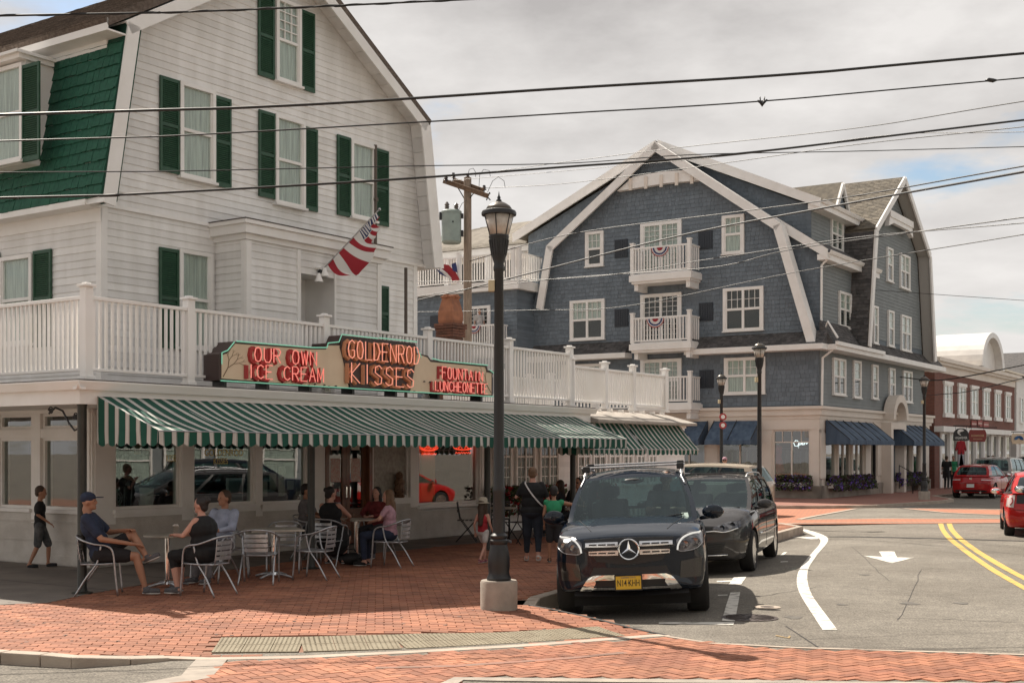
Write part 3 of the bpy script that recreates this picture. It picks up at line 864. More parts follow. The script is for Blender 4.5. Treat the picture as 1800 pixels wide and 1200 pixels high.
def text_mesh(name, F, text, a0, a1, z0, z1, b, m, parent, thick=0.012, bold=0.0, shear=0.0, fit=True):
 cu = bpy.data.curves.new(name, 'FONT'); cu.body = text; cu.size = 1.0; cu.extrude = 0.0; cu.offset = bold; cu.shear = shear
 cu.resolution_u = 3
 tmp = bpy.data.objects.new('tmp', cu); COL.objects.link(tmp)
 bpy.context.view_layer.update()
 me = bpy.data.meshes.new_from_object(tmp.evaluated_get(bpy.context.evaluated_depsgraph_get()))
 bpy.data.objects.remove(tmp)
 V = np.array([v.co[:] for v in me.vertices]); fs = [tuple(p.vertices) for p in me.polygons]
 mn, mxx = V.min(0), V.max(0)
 X = a0 + (V[:, 0] - mn[0]) / (mxx[0] - mn[0]) * (a1 - a0)
 Z = z0 + (V[:, 1] - mn[1]) / (mxx[1] - mn[1]) * (z1 - z0)
 mb = MB()
 n = len(V)
 mb.add([F.P(x, b + thick, z) for x, z in zip(X, Z)], fs)
 if thick > .004:
  ed = {}
  for f in fs:
   for i in range(len(f)):
    e = (f[i], f[(i + 1) % len(f)]); k = (min(e), max(e)); ed[k] = None if k in ed else e
  base = [F.P(x, b, z) for x, z in zip(X, Z)]
  side = [e for e in ed.values() if e]
  mb.add([F.P(X[i], b + thick, Z[i]) for i in range(n)] + base, [(e[1], e[0], n + e[0], n + e[1]) for e in side])
 bpy.data.meshes.remove(me)
 return mb.build(name, m, parent, fix=False)
STROKE = {
'O': [[(.5, 1), (.15, .9), (0, .5), (.15, .1), (.5, 0), (.85, .1), (1, .5), (.85, .9), (.5, 1)]], 'U': [[(0, 1), (0, .25), (.25, 0), (.75, 0), (1, .25), (1, 1)]],
'R': [[(0, 0), (0, 1), (.7, 1), (1, .8), (.8, .52), (0, .5)], [(.45, .5), (1, 0)]], 'W': [[(0, 1), (.25, 0), (.5, .8), (.75, 0), (1, 1)]], 'N': [[(0, 0), (0, 1), (1, 0), (1, 1)]],
'I': [[(.5, 0), (.5, 1)]], 'C': [[(1, .85), (.6, 1), (.15, .85), (0, .5), (.15, .15), (.6, 0), (1, .15)]], 'E': [[(1, 1), (0, 1), (0, 0), (1, 0)], [(0, .52), (.8, .52)]],
'A': [[(0, 0), (.5, 1), (1, 0)], [(.2, .38), (.8, .38)]], 'M': [[(0, 0), (0, 1), (.5, .2), (1, 1), (1, 0)]], 'G': [[(1, .85), (.6, 1), (.15, .85), (0, .5), (.15, .15), (.6, 0), (1, .15), (1, .45), (.6, .45)]],
'L': [[(0, 1), (0, 0), (1, 0)]], 'D': [[(0, 0), (0, 1), (.6, .95), (1, .5), (.6, .05), (0, 0)]], 'K': [[(0, 0), (0, 1)], [(1, 1), (0, .45), (1, 0)]],
'S': [[(.95, .85), (.6, 1), (.15, .9), (.1, .62), (.5, .5), (.92, .38), (.85, .08), (.4, 0), (.02, .15)]], 'F': [[(0, 0), (0, 1), (1, 1)], [(0, .52), (.75, .52)]],
'T': [[(0, 1), (1, 1)], [(.5, 1), (.5, 0)]], 'H': [[(0, 0), (0, 1)], [(1, 0), (1, 1)], [(0, .5), (1, .5)]], 'B': [[(0, 0), (0, 1), (.8, .9), (.8, .6), (0, .5), (.9, .4), (.9, .1), (0, 0)]], 'P': [[(0, 0), (0, 1), (.9, .9), (.9, .6), (0, .5)]]}
def stroke_text(mb, F, text, a0, a1, z0f, z1f, b, r, wr=.72):
 n = len(text); cw = (a1 - a0) / n
 for i, ch in enumerate(text):
  if ch == ' ': continue
  x0 = a0 + cw * (i + (1 - wr) / 2); 
  for line in STROKE[ch]:
   pts = []
   for x, y in line:
    a = x0 + x * cw * wr; t = (a - a0) / (a1 - a0)
    z0 = z0f[0] + (z0f[1] - z0f[0]) * t; z1 = z1f[0] + (z1f[1] - z1f[0]) * t
    pts.append(F.P(a, b, z0 + (z1 - z0) * y))
   mb.tube(pts, r, 5)

# ============================================================ THE CORNER HOUSE
GH = thing('corner_house', 'white clapboard gambrel house with green shutters and striped awnings over a corner shop', 'house', A0)
def ga(u, b=0.0, v=700): return GF.uv(u, v, b)[0]
def gz(u, v, b=0.0): return GF.uv(u, v, b)[1]
PB = 3.05                                    # porch line in front of the wall
LXL = -2.46                                  # left porch line
SOFF = 2.55

# --- shop front: piers, low wall, header, glass
fronts = [('w', 202, 318), ('w', 340, 448), ('w', 460, 541), ('d', 570, 652), ('p', 655, 720), ('w', 735, 842)]
sills = {202: .94, 340: .94, 460: .92, 735: .74, 655: .93}
ops = []
for k, u0, u1 in fronts: ops.append((k, ga(u0), ga(u1), sills.get(u0, 0.0)))
WTOP = 2.62
edges_ = [0.0] + [x for o in ops for x in (o[1], o[2])] + [ga(858)]
M_BULK = mat('painted_lower_wall', (0.60, 0.565, 0.52), 0.75, (0.50, 0.465, 0.42), 3.2, bump=0.5, bscale=16)
for i in range(0, len(edges_), 2):           # piers
 a0, a1 = edges_[i], edges_[i + 1]
 mb = MB(); mb.fbox(GF, a0 + (0 if i else -.0), a1, -.22, .03, .70, WTOP)
 if a1 - a0 > .3: mb.fbox(GF, a0 + .05, a1 - .05, .03, .045, 1.0, WTOP - .1)
 mb.build('pier', M_TRIM, GH, bevel=.008)
for k, a0, a1, s in ops:
 if k == 'd': continue
 mb = MB(); mb.fbox(GF, a0 - .06, a1 + .06, -.2, .09, s - .07, s); mb.fbox(GF, a0 - .03, a1 + .03, -.2, .05, s - .13, s - .07)
 sl = mb.build('sill', M_TRIM, GH)
 fw = .05
 mb = MB(); B0, B1 = -.12, -.04
 mb.fbox(GF, a0, a0 + fw, B0, B1, s, WTOP); mb.fbox(GF, a1 - fw, a1, B0, B1, s, WTOP)
 mb.fbox(GF, a0 + fw, a1 - fw, B0, B1, s, s + fw); mb.fbox(GF, a0 + fw, a1 - fw, B0, B1, WTOP - fw, WTOP)
 f = mb.build('shop_window', M_TRIM, GH)
 mb = MB(); mb.fbox(GF, a0 + fw * .5, a1 - fw * .5, -.085, -.077, s + fw * .5, WTOP - fw * .5)
 if k == 'p':
  mb.build('frosted_pane', mat('frosted_glass', (0.36, 0.33, 0.28), 0.35, (0.24, 0.22, 0.19), 12, bump=0.6, bscale=45), f)
 else: mb.build('pane', M_SHOPG, f)
# low wall under the windows with panel mouldings
for i in range(len(ops) + 1):
 a0 = 0.0 if i == 0 else ops[i - 1][2] if ops[i - 1][0] == 'd' else None
 if a0 is None: continue
 a1 = next((o[1] for o in ops[i:] if o[0] == 'd'), ga(858))
 mb = MB(); mb.fbox(GF, a0, a1, -.2, .028, 0.0, .70)
 if i: mb.fbox(GF, a0, ops[4][2], -.2, .026, .70, .80)
 else: mb.fbox(GF, a0, a1, -.2, .026, .70, .82)
 mb.build('lower_wall', M_BULK, GH)
 mb = MB()
 for (z0_, z1_, d) in ((.02, .17, .05), (.40, .43, .045), (.62, .66, .05)):
  mb.fbox(GF, a0, a1, .028, d, z0_, z1_)
 x = a0 + .1
 while x < a1 - 1.2 and i:
  for zz in (.17, .28): 
   mb.fbox(GF, x, x + .55, .028, .036, zz + .012, zz + .10)
  x += .58
 mb.build('moulding', M_BULK, GH)
mb = MB(); mb.fbox(GF, 0, ga(858), -.22, .06, WTOP, 2.80); mb.build('header', M_TRIM, GH)

# --- the wooden double door
da0, da1 = ops[3][1], ops[3][2]
M_WOOD = mat('door_wood', (0.17, 0.062, 0.024), 0.4, (0.10, 0.036, 0.015), 3, streak=(12, 12, .8), coat=.3)
mb = MB()
mb.fbox(GF, da0, da0 + .10, -.2, .05, 0, WTOP); mb.fbox(GF, da1 - .10, da1, -.2, .05, 0, WTOP); mb.fbox(GF, da0 + .1, da1 - .1, -.2, .05, WTOP - .12, WTOP)
mb.build('door_frame', M_WOOD, GH)
dm = (da0 + da1) / 2
for (x0, x1) in ((da0 + .10, dm - .004), (dm + .004, da1 - .10)):
 mb = MB(); s = .11
 mb.fbox(GF, x0, x0 + s, -.10, -.05, .03, WTOP - .12); mb.fbox(GF, x1 - s, x1, -.10, -.05, .03, WTOP - .12)
 mb.fbox(GF, x0 + s, x1 - s, -.10, -.05, .03, .75); mb.fbox(GF, x0 + s, x1 - s, -.10, -.05, WTOP - .26, WTOP - .12)
 mb.fbox(GF, x0 + s + .06, x1 - s - .06, -.05, -.035, .12, .66)
 d = mb.build('door', M_WOOD, GH)
 mb = MB(); mb.fbox(GF, x0 + s - .02, x1 - s + .02, -.08, -.073, .72, WTOP - .24); mb.build('pane', M_SHOPG, d)
 xm = (x0 + x1) / 2
 mb = MB(); mb.fbox(GF, xm - .14, xm + .14, -.071, -.069, 1.30, 1.78)
 mb.build('poster', mat('poster_pink', (0.55, 0.28, 0.24), 0.8, (0.62, 0.55, 0.50), 30), d)
 mb = MB(); mb.fbox(GF, xm - .13, xm + .12, -.071, -.069, 1.95, 2.2); mb.build('notice', mat('paper', (0.62, 0.58, 0.50), 0.8, (0.5, 0.46, 0.4), 40), d)
 mb = MB(); hx = x1 - s / 2 if x0 < dm - .3 else x0 + s / 2
 mb.tube([GF.P(hx, -.02, .95), GF.P(hx, .01, .98), GF.P(hx, .01, 1.2), GF.P(hx, -.02, 1.23)], .014, 8)
 mb.build('handle', M_CHROME, d)

# --- the small-paned windows in clapboard wall beyond, and the wing
WEND = 21.4
a_ = ga(858)
mb = MB(); mb.fbox(GF, a_, WEND, -.25, .0, 0, 2.8); mb.build('wall', M_WHITE, GH)
swin = [(865, 897), (904, 938), (946, 980), (1012, 1036), (1040, 1063), (1068, 1088), (1092, 1110), (1116, 1132), (1137, 1152)]
cuts = []
for u0, u1 in swin:
 x0, x1 = ga(u0), ga(u1)
 cuts.append((x0, x1, 1.0, 2.6))
 window(GH, GF, x0, x1, 1.02, 2.58, 0.0, fw=.06, cols=2, rows=2, mull=1, full_grid=True, curtain=M_DARK, sill=True, depth=.04)
clapboards(GH, GF, lambda z: (a_, WEND), .1, 2.75, .13, 0.0, cuts=cuts)

# --- left wall of the shop: transoms, big panes
for i, (u0, u1) in enumerate(((2 - 95, -8), (-2, 57), (73, 142))):
 q0 = GL.uv(u1, 850)[0]; q1 = GL.uv(u0, 850)[0]
 for (z0_, z1_) in ((.94, 2.15), (2.30, 2.56)):
  fw = .05; mb = MB()
  mb.fbox(GL, q0, q0 + fw, -.12, -.03, z0_, z1_); mb.fbox(GL, q1 - fw, q1, -.12, -.03, z0_, z1_)
  mb.fbox(GL, q0 + fw, q1 - fw, -.12, -.03, z0_, z0_ + fw); mb.fbox(GL, q0 + fw, q1 - fw, -.12, -.03, z1_ - fw, z1_)
  f = mb.build('shop_window', M_TRIM, GH)
  mb = MB(); mb.fbox(GL, q0 + .02, q1 - .02, -.085, -.077, z0_ + .02, z1_ - .02); mb.build('pane', M_SHOPG, f)
 mb = MB(); mb.fbox(GL, q0, q1, -.2, .02, 2.15, 2.30); mb.build('transom_bar', M_TRIM, GH)
 mb = MB(); mb.fbox(GL, q0 - .02, q1 + .02, -.2, .08, .88, .94); mb.build('sill', M_TRIM, GH)
 nxt = {0: GL.uv(-150, 850)[0], 1: GL.uv(-8, 850)[0], 2: GL.uv(57, 850)[0]}[i]
 mb = MB(); mb.fbox(GL, q1, nxt, -.22, .03, .70, WTOP); mb.build('pier', M_TRIM, GH, bevel=.008)
q0 = GL.uv(142, 850)[0]
mb = MB(); mb.fbox(GL, 0.0, q0, -.21, .03, .70, WTOP); mb.build('pier', M_TRIM, GH, bevel=.008)
mb = MB(); mb.fbox(GL, -.025, 9, -.2, .028, 0, .88); mb.build('lower_wall', M_BULK, GH)
mb = MB()
for (z0_, z1_, d) in ((.02, .17, .05), (.40, .43, .045), (.72, .76, .05)): mb.fbox(GL, -.04, 9, .028, d, z0_, z1_)
mb.build('moulding', M_BULK, GH)
mb = MB(); mb.fbox(GL, -.02, 9, -.2, .06, 2.56, 2.80); mb.build('header', M_TRIM, GH)
mb = MB(); mb.fbox(GL, 4.2, 9, -.2, 0.02, .88, 2.56); mb.build('wall', M_WHITE, GH)

# --- the room behind the glass
mb = MB()
mb.fbox(GF, .3, 11, -4.2, -4.1, 0, 2.8); mb.fbox(GF, 10.9, 11.0, -4.1, -.3, 0, 2.8)
mb.fbox(GF, .3, 11, -4.1, -.25, 2.72, 2.78); mb.fbox(GF, .3, 11, -8.5, -.3, 0.0, .03); mb.fbox(GF, 3.5, 3.55, -8.5, -4.1, 0, 2.8)
mb.build('inner_wall', M_ROOM, GH)
# --- porch: ceiling, fascia, gutter, posts
PA1 = 10.6                                   # where the first roof stops
PC1 = 15.3
def slab(mb, poly, z0, z1, mi=0):
 mb.poly([gl(x, -y, z0) for x, y in poly], (0, 0, z1 - z0), mi)
mb = MB(); slab(mb, [(LXL - .1, PB + .1), (PA1, PB + .1), (PA1, -.2), (.2, -.2), (.2, -9), (LXL - .1, -9)], 2.62, 2.80)
mb.build('porch_ceiling', M_TRIM, GH)
mb = MB(); slab(mb, [(LXL - .22, PB + .22), (PA1 + .1, PB + .22), (PA1 + .1, -.0), (.2, 0), (.2, -9), (LXL - .22, -9)], 2.80, 2.88)
mb.build('porch_roof', mat('tar_roof', (0.05, 0.045, 0.04), 0.9, (0.12, 0.10, 0.09), 6, bump=.5), GH)
mb = MB()
mb.fbox(GF, LXL - .1, PA1, PB + .1, PB + .15, SOFF, 2.80); mb.fbox(GL, -PB - .15, 9, -LXL + .10, -LXL + .15, SOFF, 2.80)
mb.build('fascia', M_TRIM, GH)
def gutter(mb, F, a0, a1, b, zt, w=.13, h=.12):
 pr = [(b, zt - h), (b + w * .55, zt - h), (b + w * .8, zt - h * .5), (b + w, zt - .015), (b + w, zt), (b + w - .012, zt), (b + w * .6, zt - h * .75), (b, zt - h * .75)]
 mb.poly([F.P(a0, y, z) for y, z in pr], F.e * (a1 - a0))
mb = MB(); gutter(mb, GF, LXL - .26, PA1 + .1, PB + .15, 2.86)
mb.build('gutter', M_VINYL, GH, smooth=False)
mb = MB(); gutter(mb, GL, -PB - .28, 9, -LXL + .15, 2.86)
mb.build('gutter', M_VINYL, GH)
# wing roof, lower
mb = MB(); slab(mb, [(PA1, PB + .1), (PC1, PB + .1), (PC1, -.2), (PA1, -.2)], 2.50, 2.62)
mb.build('wing_ceiling', M_TRIM, GH)
mb = MB()
pr = [(PB + .35, 2.56), (PB + .35, 2.62), (PB - .55, 2.86), (PB - .55, 2.56)]
mb.poly([GF.P(PA1, y, z) for y, z in pr], D1 * (PC1 + .1 - PA1))
mb.build('wing_fascia', mat('weathered_cream', (.38, .34, .30), .8, (.28, .25, .22), 4), GH)
mb = MB(); slab(mb, [(PA1, PB - .56), (PC1 + .1, PB - .56), (PC1 + .1, -6), (PA1, -6)], 2.70, 2.85)
mb.build('wing_roof', MATS['tar_roof'], GH)
mb = MB()
for k in range(9):
 x = PA1 + .5 + k * .52
 mb.fbox(GF, x - .03, x + .03, PB - .62, PB - .5, 2.86, 2.92)
mb.build('deck_bracket', M_VINYL, GH)
post_lx = (LXL, 1.99, 6.94, 10.11)
M_POST = mat('post_dark_green', (0.018, 0.020, 0.017), 0.4, (0.03, 0.03, 0.026), 5)
for lx in post_lx:
 c = gl(lx, -PB)
 mb = MB(); mb.lathe(c, [(.14, 0), (.14, .015), (.072, .03), (.062, .08), (.062, 2.52), (.08, 2.58), (.08, 2.62)], 16)
 mb.build('porch_post', M_POST, GH, smooth=40)
# scroll bracket on the corner post
mb = MB()
c = gl(LXL, -PB)
def scroll(mb, base, e, up, flip=1):
 pts = []
 for i in range(40):
  t = i / 39; a = t * 2.2 * 2 * math.pi
  pts.append(base + e * (.02 + .055 * (1 - t) * math.cos(a)) + up * (.055 * (1 - t) * math.sin(a) * flip))
 mb.tube(pts, .009, 6)
ed = -N1 * 0 - D1 * 0 + Vector((-N1.x, -N1.y, 0))
ed = (N1 * -1).normalized()
pts = [c + ed * .06 + Vector((0, 0, 2.23)), c + ed * .16 + Vector((0, 0, 2.20)), c + ed * .28 + Vector((0, 0, 2.30)), c + ed * .42 + Vector((0, 0, 2.47)), c + ed * .58 + Vector((0, 0, 2.52)), c + ed * .72 + Vector((0, 0, 2.44))]
mb.tube(pts, .014, 6)
scroll(mb, c + ed * .66 + Vector((0, 0, 2.48)), ed, Vector((0, 0, 1)))
scroll(mb, c + ed * .12 + Vector((0, 0, 2.40)), ed, Vector((0, 0, 1)), -1)
mb.build('scroll_bracket', M_IRON, GH)

# --- upper house: core, gable, boards
HW0, HW1 = .20, 8.50
ZE, ZK, ZA, XA = 6.05, 9.05, 11.45, 4.33
XL0, XL1, XR1, XR0 = -.12, .38, 8.30, 8.78
mb = MB()
mb.fbox(GF, HW0, HW1, -12, -.003, 2.88, ZE)
gpoly = [(XL0, ZE), (XR0, ZE), (XR1, ZK), (XA, ZA), (XL1, ZK)]
mb.poly([GF.P(x, -.003, z) for x, z in gpoly], -N1 * 11.9)
mb.build('wall', M_WHITE, GH)
def gspan(z):
 if z < ZE: return (HW0 + .11, HW1 - .11)
 if z <= ZK:
  t = (z - ZE) / (ZK - ZE); return (XL0 + (XL1 - XL0) * t, XR0 + (XR1 - XR0) * t)
 if z < ZA - .02:
  t = (z - ZK) / (ZA - ZK); return (XL1 + (XA - XL1) * t, XR1 + (XA - XR1) * t)
 return None
BAY0, BAY1, BAYB = ga(378), 6.35, .80
wins = []
for (u0, u1, v0, v1) in ((312, 374, 152, 316), (480, 532, 208, 362), (613, 657, 252, 385)):
 wins.append(GF.rect(u0, u1, v0, v1))
att = GF.rect(481, 525, 3, 147)
low1 = GF.rect(311, 369, 442, 612)
cutw = [(w[0] + .02, w[1] - .02, w[2], w[3]) for w in wins + [att, low1]] + [(BAY0, BAY1, 2.8, 6.05)]
clapboards(GH, GF, gspan, 2.95, ZA, .128, 0.0, cuts=cutw)
for w in wins: window(GH, GF, *w, b=.0, depth=.06)
window(GH, GF, *att, b=.0, depth=.06, cols=3, rows=3)
window(GH, GF, *low1, b=.0, depth=.06)
SH = [(278, 312, 138, 304), (374, 403, 172, 330), (452, 480, 197, 348), (532, 555, 226, 371), (590, 613, 240, 380), (657, 680, 264, 397), (451, 479, -8, 137), (526, 550, 22, 161), (277, 311, 437, 612), (665, 680, 503, 600)]
for s in SH:
 shutter(GH, GF, *GF.rect(*s))
# trims: corner boards, band at the floor line
for (x0, x1) in ((HW0 - .02, HW0 + .11), (HW1 - .11, HW1 + .02)):
 mb = MB(); mb.fbox(GF, x0, x1, -.1, .03, 2.9, ZE - .02); mb.build('corner_board', M_TRIM, GH)
mb = MB(); mb.fbox(GF, XL0 - .03, XR0 + .03, -.05, .05, ZE - .07, ZE - .01); mb.build('belt_trim', M_TRIM, GH)
# left wall boards and its windows
lw = GL.rect(5, 62, 448, 605, -HW0)
GL2 = Face(gl(HW0, 0), -N1, -D1)
lw = GL2.rect(5, 62, 450, 605)
clapboards(GH, GL2, lambda z: (.0, 8.0), 2.95, ZE - .25, .128, 0.0, cuts=[lw])
window(GH, GL2, *lw, b=0, depth=.06)
shutter(GH, GL2, *GL2.rect(63, 94, 440, 610)); shutter(GH, GL2, *GL2.rect(-30, 3, 446, 612))
mb = MB(); mb.fbox(GL2, -.03, 8.2, 0, .34, ZE - .10, ZE - .0); mb.fbox(GL2, -.03, 8.2, 0, .03, ZE - .32, ZE - .10)
mb.build('eave_band', M_TRIM, GH)
# mansard side
sl = Vector((D1.x * (XL1 - XL0), D1.y * (XL1 - XL0), ZK - ZE)); SL = sl.length
nm = (-D1 * (ZK - ZE) + Vector((0, 0, XL1 - XL0))).normalized()
GM = Face(gl(XL0, 0, ZE), -N1, nm, sl)
mb = MB(); mb.fbox(GM, -.45, 12, -.3, 0, 0, SL); mb.build('side_roof', mat('green_under', (0.008, 0.05, 0.03), .9), GH)
dorm = GM.rect(-60, 80, 96, 290)
shingles(GH, GM, lambda z: (-.43, 9), .0, SL - .36, .205, .155, M_MANS, th=.03, singles=lambda a, z: a < 3.0, jit=.35, name='green_shingle', zj=.012)
# bay window standing out of the mansard
GLV = Face(gl(-.28, 0), -N1, -D1)
r = GLV.rect(-40, 44, 122, 290)
mb = MB(); mb.fbox(GLV, r[0] - .02, r[1] + .1, -.55, -.0, r[2] - .05, r[3] + .03); mb.build('window_box', M_TRIM, GH)
window(GH, GLV, r[0], r[1], r[2], r[3], b=0, depth=.04)
mb = MB(); mb.fbox(GLV, r[0] - .16, r[1] + .3, -.5, .26, r[3] + .10, r[3] + .15); mb.fbox(GLV, r[0] - .10, r[1] + .3, -.5, .18, r[3] + .03, r[3] + .10); mb.build('window_hood', M_TRIM, GH)
rr = GLV.rect(43, 74, 113, 284); shutter(GH, GLV, rr[0], rr[1], rr[2], rr[3])
# roofs
OV = .45
def roof_slab(p0, p1, th, out, name, m, b0=-12, b1=OV, parent=GH):
 mb = MB()
 d = Vector((p1[0] - p0[0], 0, p1[1] - p0[1])).normalized(); n = Vector((-d.z, 0, d.x)) * (th if p0[0] < p1[0] else -th)
 P = [p0, p1, (p1[0] + n.x, p1[1] + n.z), (p0[0] + n.x, p0[1] + n.z)]
 mb.poly([GF.P(x, b1, z) for x, z in P], -N1 * (b1 - b0))
 return mb.build(name, m, parent)
KE = (XL1 - .38, ZK - .22); KE2 = (XR1 + .12, ZK - .07)
roof_slab(KE, (XA, ZA + .02), .14, 0, 'upper_roof', M_ROOF)
roof_slab(KE2, (XA, ZA + .02), .14, 0, 'upper_roof', M_ROOF)
roof_slab((XR0 + .03, ZE - .12), (XR1 + .03, ZK - .0), .12, 0, 'side_roof', M_TRIM)
ul = Vector((XA - KE[0], 0, ZA - KE[1])); up = (D1 * ul.x + Vector((0, 0, ul.z))).normalized()
GR = Face(gl(KE[0], 0, KE[1]) , -N1, (-D1 * ul.z + Vector((0, 0, ul.x))).normalized(), up)
shingles(GH, GR, lambda z: (-OV, 9), 0.0, ul.length, .13, .22, M_ROOF, b=.145, th=.02, singles=None, jit=.4, name='roof_shingle')
# rakes: boards under the slabs and soffit planks
def rake(p0, p1, w=.24, b=OV, side=1):
 d = Vector((p1[0] - p0[0], 0, p1[1] - p0[1])).normalized(); n = Vector((-d.z, 0, d.x)) * (-w if p0[0] < p1[0] else w)
 P = [p0, p1, (p1[0] + n.x, p1[1] + n.z), (p0[0] + n.x, p0[1] + n.z)]
 mb = MB(); mb.poly([GF.P(x, b, z) for x, z in P], N1 * .035); mb.build('rake_board', M_TRIM, GH)
 L = Vector((p1[0] - p0[0], 0, p1[1] - p0[1])).length; k = max(1, int(L / .3))
 for i in range(k):
  q0 = Vector((p0[0], 0, p0[1])) + d * (L * i / k + .004); q1 = Vector((p0[0], 0, p0[1])) + d * (L * (i + 1) / k - .004)
  t = n.normalized() * .03
  mb = MB(); mb.poly([GF.P(q.x, 0.02, q.z) for q in (q0, q1, q1 + t, q0 + t)], N1 * (b - .02))
  mb.build('soffit_board', M_CLAP, GH)
rake((XL0, ZE - .1), (XL1, ZK - .05)); rake((XR0 + .02, ZE - .1), (XR1 + .02, ZK)); rake((XL1 - .05, ZK - .05), (XA, ZA + .0), .22); rake((XR1 + .05, ZK - .05), (XA, ZA + .0), .22)
# knee eave on the left: fascia and soffit
mb = MB(); e0 = gl(KE[0], 0, KE[1])
mb.fbox(Face(e0, -N1, -D1), -OV, 12, 0, .03, -.07, .13); mb.fbox(Face(e0, -N1, -D1), -OV, 12, -.42, 0, -.07, -.04)
mb.fbox(Face(e0, -N1, -D1), -.02, 12, -.36, -.30, -.34, -.07)
mb.build('knee_fascia', M_TRIM, GH)

# --- entrance bay on the deck, with its flat cornice
bz = 5.70
bd0, bd1 = ga(527, BAYB), ga(586, BAYB)
bdz = gz(556, 482, BAYB)
mb = MB()
mb.fbox(GF, BAY0, bd0, 0, BAYB, 2.88, bz); mb.fbox(GF, bd1, BAY1, 0, BAYB, 2.88, bz); mb.fbox(GF, bd0, bd1, 0, BAYB, bdz, bz)
mb.fbox(GF, bd0, bd1, 0.0, .06, 2.88, bdz)
mb.build('porch_box', M_WHITE, GH)
GB = Face(A0 + N1 * BAYB, D1, N1)
clapboards(GH, GB, lambda z: (BAY0 + .09, BAY1 - .09), 2.95, bz, .128, 0, cuts=[(bd0 - .06, bd1 + .03, 2.8, bdz + .03)])
GBL = Face(A0 + D1 * BAY0, -N1, -D1)
clapboards(GH, GBL, lambda z: (-BAYB + .09, -.02), 2.95, bz, .128, 0)
for F_, x0, x1 in ((GB, BAY0 - .02, BAY0 + .10), (GB, BAY1 - .10, BAY1 + .02), (GB, bd0 - .09, bd0), (GB, bd1, bd1 + .05), (GBL, -BAYB + .0, -BAYB + .10)):
 mb = MB(); mb.fbox(F_, x0, x1, -.02, .032, 2.9, bz - .01); mb.build('corner_board', M_TRIM, GH)
mb = MB()
for k, (o_, z0_, z1_) in enumerate(((.05, bz, bz + .10), (.14, bz + .10, bz + .26), (.19, bz + .26, bz + .33))):
 mb.fbox(GF, BAY0 - o_, BAY1 + o_, -.0, BAYB + o_, z0_, z1_)
mb.build('cornice', M_TRIM, GH)
mb = MB(); mb.fbox(GF, BAY0 - .2, BAY1 + .2, .02, BAYB + .2, bz + .33, bz + .35); mb.build('flashing', MATS['tar_roof'], GH)
# grey electrical riser
mb = MB(); ax = ga(660, .08)
mb.tube([GF.P(ax, .08, gz(660, 255, .08)), GF.P(ax, .08, bz + .37)], .035, 10); mb.tube([GF.P(ax, .9, bz), GF.P(ax, .9, 3.0)], .035, 10)
mb.tube([GF.P(ax, .03, 7.2), GF.P(ax, .12, 7.2)], .05, 8)
mb.build('conduit', mat('conduit_brown', (0.10, 0.075, 0.06), 0.6), GH)
# floodlights
mb = MB(); lx_ = ga(556, BAYB)
mb.lathe(GF.P(lx_, BAYB + .04, bdz + .12), [(.05, -.03), (.07, 0), (.05, .03)], 12)
for s in (-1, 1):
 c = GF.P(lx_ + s * .08, BAYB + .14, bdz + (.02 if s > 0 else -.10))
 mb.lathe(c, [(.03, .10), (.045, .04), (.085, -.06), (.08, -.065), (.0, -.04)], 12)
mb.build('floodlight', M_VINYL, GH, smooth=40)

# --- chimney with terracotta pot, on the wing
CHM = thing('chimney', 'short brick chimney with a tall terracotta pot behind the white deck railing', 'chimney', px(792, 700, 33.5))
M_TERRA = mat('terracotta', (0.33, 0.135, 0.07), 0.8, (0.22, 0.09, 0.05), 5, bump=.2)
M_CBR = mat('chimney_brick', (0.16, 0.065, 0.042), 0.85, (0.10, 0.045, 0.03), 8, bump=.4)
random_per_object(M_CBR, .3)
cc = px(792, 700, 33.5); Fc = Face((cc.x, cc.y, 0), D1, N1)
ztop = px(0, 570, 33.5).z; z = 2.6; k = 0
while z < ztop:
 hw = .24 + (.04 if z > ztop - .35 else 0) + (.03 if z > ztop - .2 else 0)
 for side in range(4):
  for j in range(2):
   o = (j + (.25 if k % 2 else -.25)) * hw
   a0_, a1_ = -hw + j * hw + (.0 if k % 2 else .0), -hw + (j + 1) * hw
   if k % 2: a0_, a1_ = (-hw, -hw * .3) if j == 0 else (-hw * .3, hw)
   mb = MB(); rot = Face(Fc.o, Matrix.Rotation(side * math.pi / 2, 3, 'Z') @ Fc.e, Matrix.Rotation(side * math.pi / 2, 3, 'Z') @ Fc.n)
   mb.fbox(rot, a0_ + .005, a1_ - .005, hw - .1, hw, z + .005, z + .065); mb.build('brick', M_CBR, CHM, fix=False)
 z += .072; k += 1
mb = MB(); mb.fbox(Fc, -.22, .22, -.22, .22, 2.6, ztop - .01); mb.build('mortar_core', mat('mortar', (0.3, 0.26, 0.22), .95), CHM)
mb = MB(); zp = px(0, 521, 33.5).z
sq = lambda h, z: [Fc.P(a * h, b * h, z) for a, b in ((-1, -1), (1, -1), (1, 1), (-1, 1))]
lv = [sq(.22, ztop), sq(.235, ztop + .1), sq(.235, ztop + .3), sq(.16, zp - .06), sq(.19, zp - .04), sq(.19, zp)]
P_ = [p for l in lv for p in l]
mb.add(P_, [(i * 4 + j, i * 4 + (j + 1) % 4, i * 4 + 4 + (j + 1) % 4, i * 4 + 4 + j) for i in range(5) for j in range(4)] + [(20, 21, 22, 23)])
mb.fbox(Fc, -.06, .06, -.24, .24, zp - .05, zp + .035); mb.fbox(Fc, -.24, .24, -.06, .06, zp - .05, zp + .035)
mb.build('chimney_pot', M_TERRA, CHM, bevel=.01)

